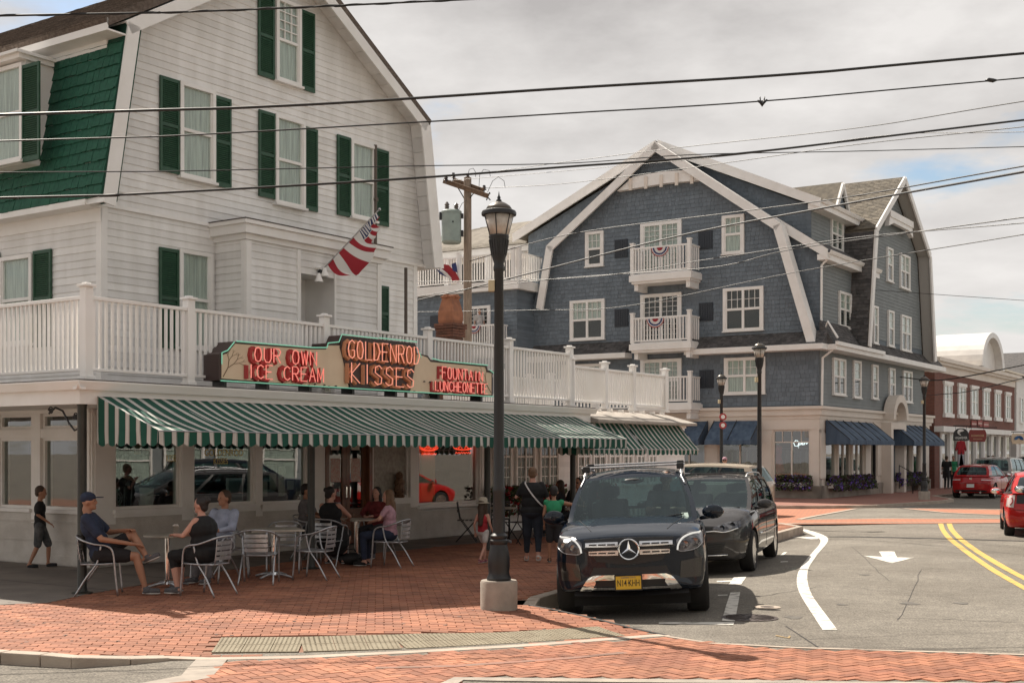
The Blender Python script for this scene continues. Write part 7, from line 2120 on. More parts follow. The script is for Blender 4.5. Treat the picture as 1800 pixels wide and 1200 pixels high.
 def patch(s, name, top, bot, m, front=True, out=.012, th=.02, rows=4, side=None, n=14, parent=None, mirror=False, inner=None):
  """Skin patch between a top and a bottom line ((x, z) seen from the front or back, (y, z) from the side)."""
  res = []
  for sg in ((1, -1) if mirror else (1,)):
   T_, B_ = crs(top, max(1, n // max(1, len(top) - 1))), crs(bot, max(1, n // max(1, len(bot) - 1)))
   m_ = min(len(T_), len(B_)); ti = np.linspace(0, 1, n + 1)
   def rs(Q): t = np.linspace(0, 1, len(Q)); return np.stack([np.interp(ti, t, Q[:, 0]), np.interp(ti, t, Q[:, 1])], 1)
   T_, B_ = rs(T_), rs(B_); V = []
   for r in range(rows + 1):
    for i in range(n + 1):
     a, b = T_[i] + (B_[i] - T_[i]) * r / rows
     V.append(s.on(sg * a, b, front, out) if side is None else s.on(side * sg, b, out=out, y=a))
   k = len(V); d = Vector((0, 1 if front else -1, 0)) * th if side is None else Vector((-side * sg * th, 0, 0))
   V2 = [v + d for v in V]; w = n + 1
   fs_ = [(r * w + i, r * w + i + 1, (r + 1) * w + i + 1, (r + 1) * w + i) for r in range(rows) for i in range(n)]
   edge = [i for i in range(w)] + [r * w + n for r in range(1, rows + 1)] + [rows * w + i for i in range(n - 1, -1, -1)] + [r * w for r in range(rows - 1, 0, -1)]
   fs_ += [(edge[i], edge[(i + 1) % len(edge)], k + edge[(i + 1) % len(edge)], k + edge[i]) for i in range(len(edge))]
   mb = MB(); mb.add(V + V2, fs_); res.append(s.build(mb, name, m, smooth=30, parent=parent))
  return res
 def line(s, name, pts, r, m, front=True, side=None, mirror=False, out=.0, n=6, top=False, parent=None):
  for sg in ((1, -1) if mirror else (1,)):
   P_ = crs(pts, n) if len(pts) > 2 else np.array([np.array(pts[0]) + (np.array(pts[1]) - np.array(pts[0])) * t for t in np.linspace(0, 1, 12)])
   if top: Q = [s.onh(sg * a, b, out) for a, b in P_]
   elif side is None: Q = [s.on(sg * a, b, front, out) for a, b in P_]
   else: Q = [s.on(side * sg, b, out=out, y=a) for a, b in P_]
   mb = MB(); mb.tube(Q, r, 6); s.build(mb, name, m, smooth=True, parent=parent)
 # ---- glass house
 def cabin(s, wins, pill=.06, rail=None):
  p = s.p; g = p['g']
  # side surface corners: front base, front top, rear top, rear base (x, y, z)
  fb_, ft, rt, rb = [np.array(q, float) for q in g]
  def S(t, h, sg=1, out=0.0):
   a = fb_ + (rb - fb_) * t; b = ft + (rt - ft) * t
   q = a + (b - a) * h; bulge = .035 * math.sin(math.pi * min(1, max(0, h))) + out
   top = p.get('arch', .05) * math.sin(math.pi * t) * h
   return Vector((sg * (q[0] + bulge), q[1], q[2] + top))
  s.S = S
  def quadpatch(fn, m, name, nu=10, nv=4, th=.02, parent=None):
   V = [fn(i / nu, j / nv) for i in range(nu + 1) for j in range(nv + 1)]; w = nv + 1
   mb = MB(); mb.add(V, [(i * w + j, (i + 1) * w + j, (i + 1) * w + j + 1, i * w + j + 1) for i in range(nu) for j in range(nv)])
   return s.build(mb, name, m, smooth=True, parent=parent)
  for sg in (1, -1):
   for (t0, t1) in wins:
    quadpatch(lambda a, b: S(t0 + (t1 - t0) * a, .06 + .86 * b, sg, -.012), M_CARG, 'side_window')
   edges = [0] + [t for w_ in wins for t in w_] + [1]
   for i in range(0, len(edges), 2):
    t0, t1 = edges[i], edges[i + 1]
    if t1 - t0 < .002: continue
    quadpatch(lambda a, b: S(t0 + (t1 - t0) * a, b, sg), s.paint if i in (0, len(edges) - 2) or p.get('bodypill') else M_BLACK, 'pillar', 2, 6)
   quadpatch(lambda a, b: S(a, .90 + .10 * b, sg, .003), s.paint, 'roof_side', 20, 1); quadpatch(lambda a, b: S(a, -.04 + .12 * b, sg, .004), p.get('belt_m', M_BLACK), 'belt_strip', 20, 1)
  def roof(a, b):
   l = S(b, 1, -1); r = S(b, 1, 1); q = l.lerp(r, a); q.z += p.get('crown', .06) * (1 - (2 * a - 1) ** 2) * (1 - .5 * (2 * b - 1) ** 4) + 0; 
   q.y -= 0 if b > .5 else .06 * (1 - (2 * a - 1) ** 2) * (1 - 2 * b)
   return q
  s.roofpt = roof
  quadpatch(roof, s.paint, 'roof', 14, 18)
  bw = p.get('wbow', .16)
  def ws(a, b):
   l = S(0, b, -1); r = S(0, b, 1); q = l.lerp(r, a); k = 1 - (2 * a - 1) ** 2
   q.y -= (bw * (1 - b) + .06 * b) * k; q.z += b * p.get('crown', .06) * k * .5 - (.0 if b else 0); return q
  quadpatch(lambda a, b: ws(.035 + .93 * a, .03 + .92 * b), M_CARG, 'windscreen', 16, 8)
  for (a0, a1) in ((0, .04), (.96, 1)): quadpatch(lambda a, b: ws(a0 + (a1 - a0) * a, b), s.paint, 'pillar', 2, 8)
  quadpatch(lambda a, b: ws(a, .94 + .06 * b), s.paint, 'header', 16, 1); quadpatch(lambda a, b: ws(a, -.03 + .065 * b), M_BLACK, 'cowl', 16, 1)
  s.ws = ws
  def rw(a, b):
   l = S(1, b, -1); r = S(1, b, 1); q = l.lerp(r, a); k = 1 - (2 * a - 1) ** 2
   q.y += .08 * k; q.z += b * p.get('crown', .06) * k * .5; return q
  s.rw_ = rw
  quadpatch(lambda a, b: rw(.07 + .86 * a, .10 + .80 * b), M_CARG, 'rear_window', 12, 6)
  for (a0, a1) in ((0, .075), (.925, 1)): quadpatch(lambda a, b: rw(a0 + (a1 - a0) * a, b), s.paint, 'pillar', 2, 6)
  quadpatch(lambda a, b: rw(a, .88 + .12 * b), s.paint, 'header', 12, 1); quadpatch(lambda a, b: rw(a, -.05 + .16 * b), s.paint, 'hatch_edge', 12, 1)
  # inside
  zf = p['belt'] - .10; yb, ye = g[0][1] + .1, g[3][1] - .1
  mb = MB(); mb.box(-p['W'] * .85, p['W'] * .85, yb, ye, zf - .05, zf); s.build(mb, 'floor', M_CARI)
  mb = MB(); mb.box(-p['W'] * .8, p['W'] * .8, yb + .05, yb + .55, zf, zf + .10); s.build(mb, 'dashboard', M_CARI, bevel=.03)
  for sg in (1, -1):
   for yy in (yb + 1.25, yb + 2.15):
    if yy > ye - .3: continue
    mb = MB(); mb.box(sg * .38 - .24, sg * .38 + .24, yy, yy + .14, zf, zf + .30); mb.box(sg * .38 - .12, sg * .38 + .12, yy + .02, yy + .12, zf + .34, zf + .50); s.build(mb, 'seat', M_CARI, bevel=.04)
  mb = MB(); sx = p.get('steer', .38); c = Vector((sx, yb + .72, zf + .08))
  pts = [c + Vector((.19 * math.cos(t), .08 * math.sin(t), .17 * math.sin(t))) for t in np.linspace(0, 2 * math.pi, 20)]; mb.tube(pts, .017, 6); s.build(mb, 'steering_wheel', M_CARI, smooth=True)
 def wheels(s, spokes=10, steer=0.0):
  p = s.p; r = p['rw']
  for yy in p['axles']:
   for sg in (1, -1):
    x = sg * (p['W'] - .02 - p['tw']); a0 = 0 if sg > 0 else 0
    c = Vector((x, yy, r)); tw = p['tw']
    def Lx(q): return q if sg > 0 else -q
    mb = MB(); pr = [(r * .66, 0), (r * .92, -.005), (r * .985, .02), (r, .05), (r, tw - .05), (r * .985, tw - .02), (r * .92, tw + .005), (r * .70, tw - .005), (r * .68, tw - .03)]
    for gk in (.35, .5, .65): pass
    mb.lathe(c, [(a, Lx(b)) for a, b in pr], 36, axis='x')
    ty = s.build(mb, 'wheel', M_TYRE, smooth=35)
    mb = MB(); mb.lathe(c, [(r * .69, Lx(tw - .01)), (r * .66, Lx(tw - .02)), (r * .64, Lx(.05)), (r * .1, Lx(.04))], 32, axis='x')
    for k in range(spokes):
     t = 2 * math.pi * k / spokes; d = Vector((0, math.cos(t), math.sin(t)))
     mb.beam(c + Vector((Lx(tw - .045), 0, 0)) + d * r * .10, c + Vector((Lx(tw - .02), 0, 0)) + d * r * .66, .030 * (10 / spokes), .03, (1, 0, 0))
    mb.lathe(c, [(r * .17, Lx(tw - .05)), (r * .16, Lx(tw - .02)), (0, Lx(tw - .018))], 16, axis='x')
    s.build(mb, 'rim', M_RIM, smooth=35, parent=ty)
 def mirrors(s, y, z, m=None, size=1.0):
  for sg in (1, -1):
   b = s.on(sg, z, y=y); c = b + Vector((sg * .14, -.02, .06))
   mb = MB(); mb.beam(b, c + Vector((0, 0, -.04)), .08, .05); mb.ball(c + Vector((sg * .03, 0, .02)), .135 * size, .075, .088 * size, 14)
   o = s.build(mb, 'mirror', m or s.paint, smooth=True)
   mb = MB(); mb.ball(c + Vector((sg * .03, .055, .02)), .115 * size, .03, .072 * size, 12); s.build(mb, 'mirror_glass', M_CHROME, smooth=True, parent=o)
 def shuts(s, ylist, z0, z1):
  for y0, y1 in ylist: s.line('shut_line', [(y0, z0), (y0, (z0 + z1) / 2), (y1, z1)], .006, M_UNDER, side=1, mirror=True, out=-.001)
 def plate(s, text, x, z, w, h, m, mt, front=True, out=.03):
  y = s.on(x, z, front).y + (-out if front else out)
  F_ = Face((x, y, z), (1, 0, 0), (0, -1, 0)) if front else Face((x, y, z), (-1, 0, 0), (0, 1, 0))
  mb = MB(); mb.fbox(F_, -w / 2, w / 2, -.01, .008, -h / 2, h / 2); pl = s.build(mb, 'number_plate', m)
  if text:
   o = text_mesh('lettering', F_, text, -w * .43, w * .43, -h * .26, h * .22, .0085, mt, None, .003, .004)
   for v in o.data.vertices: v.co.y += s.off
   o.parent = pl
  return F_, pl

Y18 = R(18.2)
SUVP = dict(L=5.10, W=.965, zb=.34, zn=.95, zr=.9, bow=.26, rake=.55, rrake=.10, rw=.395, tw=.27, belt=1.16,
   hood=[(0, 1.03), (.25, 1.09), (.6, 1.145), (1.1, 1.18), (1.5, 1.20), (1.8, 1.16), (4.6, 1.16), (5.1, 1.12)],
   sh=[(0, .96), (.3, 1.02), (.8, 1.07), (1.5, 1.10), (3.0, 1.10), (5.1, 1.06)], ws=[(0, .93), (.3, .96), (.8, .985), (1.4, 1), (4.2, 1), (4.8, .96), (5.1, .92)],
   ys=[.12, .3, .55, .85, 1.2, 1.6, 2.2, 2.9, 3.6, 4.2, 4.6, 4.88], axles=(.88, 3.95),
   g=[(.86, 1.42, 1.13), (.69, 2.28, 1.70), (.70, 4.72, 1.70), (.84, 4.98, 1.13)], crown=.075, arch=.05, belt_m=M_CHROME, wbow=.24)
def grnd(x, y): return road_h(x, y)
SX, SY, SYD = 1.46, 15.55, 7.5
SLT = Vector((math.cos(R(SYD)), -math.sin(R(SYD)), 0)); SFW = Vector((math.sin(R(SYD)), math.cos(R(SYD)), 0))
wl = Vector((SX, SY, 0)) + SFW * .9 - SLT * .82; wr = Vector((SX, SY, 0)) + SFW * .9 + SLT * .82
hl, hr = road_h(wl.x, wl.y), road_h(wr.x, wr.y)
roll = math.atan2(hr - hl, 1.64)
M_SUV = paint_mat('car_paint_black', (0.006, 0.011, 0.020), rough=.18)
c = Car('suv', 'black luxury suv parked by the kerb, facing the camera, with yellow front plate', SUVP, (SX, SY, (hl + hr) / 2), R(SYD), M_SUV, roll=-roll)
c.cabin([(.06, .36), (.39, .66), (.69, .94)])
c.wheels(10)
c.mirrors(1.72, 1.13, size=1.1)
c.shuts([(1.40, 1.46), (2.45, 2.50), (3.42, 3.42)], .42, 1.10)
# grille
c.patch('grille', [(-.55, 1.0), (0, 1.015), (.55, 1.0)], [(-.40, .73), (0, .69), (.40, .73)], M_BLACK, out=.014, rows=6, n=18)
for (z0, zs, x1) in ((.937, .030, .53), (.835, .030, .49)):
 for sg in (1, -1):
  c.patch('grille_bar', [(sg * .13, z0 + zs), (sg * .3, z0 + zs), (sg * x1, z0 + zs * .8)], [(sg * .13, z0 - zs), (sg * .3, z0 - zs), (sg * x1, z0 - zs * .8)], MATS.get('satin_silver') or mat('satin_silver', (.70, .71, .73), .25, metal=1.0), out=.045, th=.03, n=9, rows=2)
  for k in range(3):
   xa = .165 + k * .112
   c.patch('bar_slot', [(sg * xa, z0 + .009), (sg * (xa + .094), z0 + .009)], [(sg * xa, z0 - .009), (sg * (xa + .094), z0 - .009)], M_BLACK, out=.047, th=.004, n=3, rows=1)
by = c.on(0, .875).y - .055
mb = MB(); mb.lathe((0, by, .873), [(.128, .03), (.132, 0), (.122, -.012), (.112, -.004)], 32, axis='y', cap=False); emb = c.build(mb, 'emblem_ring', M_CHROME, smooth=40)
mb = MB(); mb.lathe((0, by, .873), [(.115, .03), (.115, .0)], 32, axis='y'); c.build(mb, 'emblem_disc', M_SUV, parent=emb)
mb = MB()
for k in range(3):
 t = math.pi / 2 + k * 2 * math.pi / 3; tip = Vector((.108 * math.cos(t), by - .006, .873 + .108 * math.sin(t)))
 for sgn_ in (1, -1):
  a = t + sgn_ * math.pi / 3; q = Vector((.024 * math.cos(a), by - .006, .873 + .024 * math.sin(a))); mb.add([Vector((0, by - .022, .873)), tip, q], [(0, 1, 2)])
c.build(mb, 'emblem_star', mat('star_chrome', (.85, .85, .87), .15, metal=1.0), parent=emb)
# headlights: dark housing, lenses, light strip
c.patch('headlight', [(.575, .96), (.70, 1.035), (.88, 1.04)], [(.575, .86), (.64, .82), (.80, .84), (.90, .91)], M_HEADIN, out=.012, rows=6, n=16, mirror=True)
c.line('light_strip', [(.585, .84), (.60, .91), (.66, .985), (.76, 1.02), (.875, 1.028)], .012, M_DRL, mirror=True, out=.022, n=5)
for sg in (1, -1):
 for (x, z, r) in ((.68, .90, .052), (.80, .93, .05)):
  q = c.on(sg * x, z); mb = MB(); mb.lathe((q.x, q.y - .022, q.z), [(r, .02), (r * .95, -.004), (r * .8, .006), (.0, .012)], 20, axis='y'); c.build(mb, 'headlight_lens', mat('lens_glass', (.25, .26, .28), .08, metal=.9), smooth=40)
c.line('light_trim', [(.585, .84), (.64, .82), (.80, .84), (.895, .91)], .005, M_ALU, mirror=True, out=.016)
# bumper: dark mouth, corner vents, chrome skid
c.patch('lower_intake', [(-.44, .66), (0, .65), (.44, .66)], [(-.52, .50), (0, .50), (.52, .50)], M_BLACK, out=.006, rows=3)
c.patch('corner_vent', [(.62, .70), (.88, .74)], [(.60, .50), (.86, .50)], mat('gloss_black', (.008, .008, .009), .15, coat=1), out=.008, rows=3, n=8, mirror=True)
c.patch('skid_top', [(-.44, .565), (0, .57), (.44, .565)], [(-.46, .505), (0, .505), (.46, .505)], M_CHROME, out=.05, th=.05, rows=3, n=20)
c.patch('skid_side', [(.435, .567), (.52, .52), (.62, .38)], [(.42, .47), (.45, .42), (.50, .35)], M_CHROME, out=.05, th=.05, rows=3, n=10, mirror=True)
c.patch('lower_grille', [(-.42, .50), (0, .50), (.42, .50)], [(-.42, .42), (0, .42), (.42, .42)], M_BLACK, out=.03, rows=2)
c.patch('skid_bottom', [(-.46, .415), (0, .415), (.46, .415)], [(-.48, .385), (0, .385), (.48, .385)], M_CHROME, out=.048, th=.04, rows=1)
c.patch('bumper_lip', [(-.70, .40), (0, .385), (.70, .40)], [(-.70, .31), (0, .30), (.70, .31)], M_BLACK, out=.01, rows=2)
mb = MB(); mb.box(-.72, .72, .35, .42, .16, .36); c.build(mb, 'underguard', M_UNDER)
F_, pl = c.plate('N14 KHH', -.02, .475, .31, .165, mat('plate_yellow', (.68, .43, .035), .4), mat('plate_black', (.01, .01, .01), .5), out=.075)
for (w0, w1, h0, h1, m_) in ((-.165, .165, -.095, -.080, M_BLACK), (-.165, .165, .080, .092, M_BLACK), (-.168, -.153, -.09, .09, M_BLACK), (.153, .168, -.09, .09, M_BLACK)):
 mb = MB(); mb.fbox(F_, w0, w1, -.004, .014, h0, h1); c.build(mb, 'plate_frame', m_, parent=pl)
mb = MB(); mb.lathe(F_.P(.005, .012, -.003), [(.012, 0), (.001, .002)], 8, axis='y'); c.build(mb, 'plate_dot', MATS['plate_black'], parent=pl)
o = text_mesh('lettering', F_, 'GARDEN STATE', -.09, .09, .052, .070, .0095, mat('plate_blue', (.02, .05, .2), .5), None, .002); o.parent = pl
# hood creases, wipers, roof rails, cross bars
c.line('hood_edge', [(.47, .30), (.60, .8), (.70, 1.35)], .004, M_UNDER, top=True, mirror=True, out=.001)
for sg in (1, -1):
 c.patch('shut_line', [(sg * .02, 1.012), (sg * .48, 1.0)], [(sg * .02, 1.006), (sg * .48, .994)], M_UNDER, out=.004, th=.003, n=8, rows=1)
for (a0, a1, b1) in ((.12, .50, .10), (.52, .90, .12)):
 p0, p1 = c.ws(a0, .01) + Vector((0, -.03, .01)), c.ws(a1, b1) + Vector((0, -.03, .01)); mb = MB(); mb.tube([p0, p0.lerp(p1, .5) + Vector((0, -.02, .0)), p1], .010, 6); c.build(mb, 'wiper', M_BLACK)
mb = MB(); p_ = c.ws(.5, .86) + Vector((0, .06, 0)); mb.ball(p_, .16, .05, .04, 10); c.build(mb, 'rear_view_mirror', M_BLACK, smooth=True)
mb = MB(); q = [c.ws(.93, .10) + Vector((0, -.008, 0)), c.ws(.97, .10) + Vector((0, -.008, 0)), c.ws(.965, .2) + Vector((0, -.008, 0)), c.ws(.925, .2) + Vector((0, -.008, 0))]; q = [c.ws(a, b) + Vector((0, -.012, .004)) for a, b in ((.885, .06), (.935, .06), (.932, .15), (.882, .15))]
mb.flat(q); c.build(mb, 'parking_sticker', mat('sticker', (.4, .5, .45), .6))
for sg in (1, -1):
 pts = [c.S(t, 1, sg) + Vector((-sg * .02, 0, .02 + .045 * min(1, math.sin(math.pi * (t - .03) / .94) * 3))) for t in np.linspace(.03, .97, 24)]
 mb = MB(); mb.tube(pts, .02, 8); c.build(mb, 'roof_rail', M_ALU, smooth=True)
 pts = [c.ws(.5 + sg * .475, b) + Vector((sg * .012, -.012, .0)) for b in np.linspace(.80, 1, 5)] + [c.S(.04, 1, sg) + Vector((0, 0, .05))]
 mb = MB(); mb.tube(pts, .010, 6); c.build(mb, 'pillar_trim', M_ALU, smooth=True)
for t in (.14, .55):
 a, b = c.S(t, 1, -1) + Vector((-.04, 0, .13)), c.S(t, 1, 1) + Vector((.04, 0, .13)); mb = MB(); mb.beam(a, b, .075, .028); bar = c.build(mb, 'cross_bar', M_ALU, bevel=.01)
 for sg, e in ((-1, a), (1, b)):
  mb = MB(); mb.beam(e + Vector((-sg * .12, 0, -.02)), e + Vector((-sg * .02, 0, -.02)), .10, .085); c.build(mb, 'bar_foot', M_BLACK, parent=bar, bevel=.01)
SUV = c

# minivan behind it
MVP = dict(L=5.15, W=.98, zb=.24, zn=.80, zr=.9, bow=.42, rake=.9, rrake=.10, rw=.355, tw=.23, belt=1.08,
  hood=[(0, .84), (.25, .96), (.6, 1.04), (1.0, 1.10), (1.3, 1.13), (4.6, 1.10), (5.15, 1.05)], sh=[(0, .76), (.3, .90), (.8, .98), (1.5, 1.02), (5.15, 1.04)],
  ws=[(0, .80), (.3, .90), (.8, .975), (1.4, 1), (4.2, 1), (4.8, .96), (5.15, .90)], ys=[.12, .3, .55, .85, 1.2, 1.6, 2.2, 2.9, 3.6, 4.2, 4.6, 4.9], axles=(1.0, 4.09),
  g=[(.89, 1.12, 1.04), (.70, 2.25, 1.58), (.68, 4.75, 1.55), (.82, 5.05, 1.04)], crown=.06, arch=.04, belt_m=M_CHROME, wbow=.32)
def place(front_center, yaw, halft=.82, back=.95):
 f = Vector((math.sin(yaw), math.cos(yaw), 0)); l = Vector((math.cos(yaw), -math.sin(yaw), 0)); p = Vector((*front_center, 0)) + f * back
 a, b = p - l * halft, p + l * halft; ha, hb = road_h(a.x, a.y), road_h(b.x, b.y)
 return (front_center[0], front_center[1], (ha + hb) / 2), -math.atan2(hb - ha, 2 * halft)
M_MV = paint_mat('car_paint_granite', (0.045, 0.043, 0.044), rough=.2)
loc, rl = place((2.98, 21.45), Y18)
c = Car('minivan', 'dark grey minivan parked right behind the black suv', MVP, loc, Y18, M_MV, roll=rl)
c.cabin([(.05, .30), (.33, .63), (.66, .93)]); c.wheels(5); c.mirrors(1.55, 1.06); c.shuts([(1.45, 1.55), (2.55, 2.62), (3.75, 3.75)], .36, 1.03)
c.patch('grille', [(-.42, .815), (0, .83), (.42, .815)], [(-.42, .70), (0, .67), (.42, .70)], M_BLACK, out=.012, rows=3)
c.patch('headlight', [(.40, .80), (.60, .88), (.80, .90)], [(.40, .745), (.60, .73), (.82, .80)], M_HEADIN, out=.012, rows=4, n=14, mirror=True)
c.line('chrome_line', [(0, .735), (.30, .735), (.42, .742), (.60, .725), (.78, .78)], .010, M_CHROME, mirror=True, out=.02)
for sg in (1, -1):
 for (x, z, r) in ((.55, .80, .045), (.70, .84, .045)):
  q = c.on(sg * x, z); mb = MB(); mb.lathe((q.x, q.y - .02, q.z), [(r, .02), (r * .95, -.004), (r * .8, .006), (.0, .012)], 16, axis='y'); c.build(mb, 'headlight_lens', MATS['lens_glass'], smooth=40)
c.patch('lower_grille', [(-.62, .56), (0, .55), (.62, .56)], [(-.50, .36), (0, .36), (.50, .36)], M_BLACK, out=.010, rows=4, n=16)
c.line('bumper_line', [(-.62, .34), (0, .33), (.62, .34)], .014, M_CHROME, out=.02)
for k in range(4): c.line('grille_bar', [(-.55, .40 + k * .04), (0, .395 + k * .04), (.55, .40 + k * .04)], .006, M_IRON, out=.014)
for (a0, a1, b1) in ((.10, .52, .08), (.48, .90, .08)):
 p0, p1 = c.ws(a0, .01) + Vector((0, -.03, .01)), c.ws(a1, b1) + Vector((0, -.03, .01)); mb = MB(); mb.tube([p0, p1], .010, 6); c.build(mb, 'wiper', M_BLACK)
for sg in (1, -1):
 pts = [c.S(t, 1, sg) + Vector((-sg * .05, 0, .01 + .06 * min(1, math.sin(math.pi * (t - .05) / .9) * 3))) for t in np.linspace(.05, .95, 24)]
 mb = MB(); mb.tube(pts, .014, 6); c.build(mb, 'roof_rail', M_ALU, smooth=True)
for t in (.25, .6): 
 mb = MB(); mb.tube([c.S(t, 1, -1) + Vector((.05, 0, .07)), c.S(t, 1, 1) + Vector((-.05, 0, .07))], .012, 6); c.build(mb, 'cross_bar', M_BLACK)
c.line('door_trim', [(1.6, .62), (2.8, .60), (4.0, .62)], .02, M_CHROME, side=1, mirror=True, out=.005)

# ---- cars seen from behind
def rear_car(name, label, P, rear_center, yaw, paint, kind, group=None, spokes=5, roll=0):
 z = road_h(*rear_center) if True else 0
 c = Car(name, label, P, (rear_center[0], rear_center[1], z), yaw, paint, flip=True)
 c.cabin(P['wins']); c.wheels(spokes); c.mirrors(P['g'][0][1] + .35, P['belt'] - .03)
 c.shuts(P['shuts'], P['zb'] + .1, P['belt'] - .06)
 L = P['L']
 if kind == 'hatch':
  c.patch('tail_light', [(.42, .90), (.62, .91), (.86, .90)], [(.42, .80), (.62, .78), (.86, .76)], M_TAIL, front=False, out=.012, rows=3, n=10, mirror=True)
  c.patch('light_strip', [(.44, .83), (.80, .82)], [(.44, .80), (.80, .79)], mat('lamp_white', (.7, .6, .6), .3), front=False, out=.022, rows=1, n=6, mirror=True)
  q = c.on(0, .86, False); mb = MB(); mb.lathe((0, q.y, .86), [(.06, 0), (.055, .018), (.0, .02)], 20, axis='y'); c.build(mb, 'emblem', M_CHROME, smooth=40)
  c.patch('diffuser', [(-.68, .36), (0, .38), (.68, .36)], [(-.60, .24), (0, .24), (.60, .24)], M_BLACK, front=False, out=.012, rows=2)
  c.plate('', 0, .56, .31, .15, mat('plate_white', (.6, .62, .6), .5), None, front=False, out=.015)
  for sg in (1, -1):
   mb = MB(); mb.lathe((sg * .42, L - .04, .28), [(.04, 0), (.042, .06), (.034, .06), (.03, .02)], 14, axis='y'); c.build(mb, 'exhaust', M_CHROME)
  c.line('bumper_line', [(-.80, .66), (0, .68), (.80, .66)], .006, M_UNDER, front=False)
  c.line('hatch_line', [(.40, 1.02), (.43, .78), (.52, .70)], .005, M_UNDER, front=False, mirror=True)
 elif kind == 'van':
  c.patch('tail_light', [(.80, 1.20), (.90, 1.20)], [(.74, .86), (.90, .86)], M_TAIL, front=False, out=.03, rows=5, n=5, mirror=True)
  c.patch('lower_bumper', [(-.80, .46), (0, .46), (.80, .46)], [(-.78, .24), (0, .24), (.78, .24)], mat('bumper_grey', (.12, .12, .12), .6), front=False, out=.012, rows=2)
  c.plate('', 0, .78, .31, .15, MATS['plate_white'], None, front=False, out=.015)
  c.line('chrome_line', [(-.35, .90), (0, .91), (.35, .90)], .012, M_CHROME, front=False, out=.01)
 elif kind == 'lift':
  c.patch('tail_light', [(.64, 1.0), (.80, .985)], [(.68, .70), (.84, .72)], mat('tail_clear', (.6, .5, .48), .15, coat=1), front=False, out=.02, rows=4, n=6, mirror=True)
  c.line('light_strip', [(.72, .94), (.70, .84), (.76, .76)], .014, M_TAIL, front=False, out=.03, mirror=True)
  c.patch('rear_panel', [(-.60, 1.0), (0, 1.02), (.60, 1.0)], [(-.62, .80), (0, .80), (.62, .80)], M_BLACK, front=False, out=.010, rows=3)
  c.plate('', 0, .62, .31, .15, MATS['plate_white'], None, front=False, out=.015)
  mb = MB(); mb.tube([c.rw_(.5, .02), c.rw_(.28, .30) + Vector((0, .04, 0))], .012, 6); c.build(mb, 'wiper', M_BLACK)
  c.line('bumper_line', [(-.80, .66), (0, .62), (.80, .66)], .006, M_UNDER, front=False)
 else:
  c.patch('tail_light', [(.52, .90), (.82, .90)], [(.56, .76), (.84, .76)], M_TAIL, front=False, out=.02, rows=3, n=6, mirror=True)
  c.plate('', 0, .55, .31, .15, MATS['plate_white'], None, front=False, out=.015)
 return c
def P_(base, **k):
 d = dict(base); d.update(k); return d
HATCH = dict(L=4.26, W=.895, zb=.22, zn=.72, zr=.72, bow=.36, rake=.8, rrake=.42, rw=.325, tw=.22, belt=.95,
   hood=[(0, .74), (.3, .85), (.8, .92), (1.15, .96), (1.5, .98), (3.9, 1.0), (4.26, .98)], sh=[(0, .66), (.3, .78), (.8, .86), (1.5, .90), (4.26, .92)],
   ws=[(0, .82), (.3, .92), (.8, .98), (1.4, 1), (3.4, 1), (3.9, .96), (4.26, .90)], ys=[.12, .3, .55, .85, 1.15, 1.5, 2.0, 2.6, 3.1, 3.5, 3.8, 4.05], axles=(.86, 3.49),
   g=[(.80, 1.10, .93), (.60, 1.85, 1.40), (.59, 3.65, 1.40), (.74, 4.12, .98)], crown=.05, arch=.05, wins=[(.06, .44), (.47, .80)], shuts=[(1.25, 1.3), (2.35, 2.4), (3.3, 3.2)], bodypill=True)
M_RED = paint_mat('car_paint_red', (0.33, 0.012, 0.014), rough=.2)
rear_car('hatchback', 'red hatchback parked behind the far street lamp, seen from behind', HATCH, (19.95, 55.7), R(32.5), M_RED, 'hatch')
M_SILV = paint_mat('car_paint_silver', (0.34, 0.335, 0.32), rough=.25)
rear_car('minivan', 'silver minivan parked in front of the red hatchback', P_(MVP, zn=.80, wins=[(.05, .30), (.33, .63), (.66, .93)], shuts=[(1.45, 1.55), (2.6, 2.6), (3.75, 3.75)], g=[(.89, 1.25, 1.04), (.76, 1.95, 1.70), (.78, 4.95, 1.70), (.88, 5.08, 1.06)], rw=.34), (22.85, 61.0), R(32.5), M_SILV, 'van')
M_WHC = paint_mat('car_paint_white', (0.55, 0.54, 0.52), rough=.25)
SEDAN = P_(HATCH, L=4.6, g=[(.80, 1.2, .93), (.58, 2.0, 1.38), (.57, 3.2, 1.38), (.74, 3.9, .98)], hood=[(0, .72), (.3, .83), (.8, .90), (1.15, .94), (1.5, .96), (3.9, .98), (4.6, .95)], ws=[(0, .82), (.3, .92), (.8, .98), (1.4, 1), (3.8, 1), (4.2, .96), (4.6, .90)], ys=[.12, .3, .55, .85, 1.15, 1.5, 2.0, 2.6, 3.1, 3.6, 4.0, 4.35], axles=(.86, 3.6), rrake=.2)
rear_car('sedan', 'white sedan parked beyond the silver minivan', SEDAN, (26.7, 67.5), R(32.5), M_WHC, 'sedan')
rear_car('suv', 'dark suv parked furthest down the street', P_(SUVP, wins=[(.06, .36), (.39, .66), (.69, .94)], shuts=[(1.4, 1.46), (2.45, 2.5), (3.42, 3.42)]), (29.7, 73.6), R(32.5), M_SUV, 'sedan')
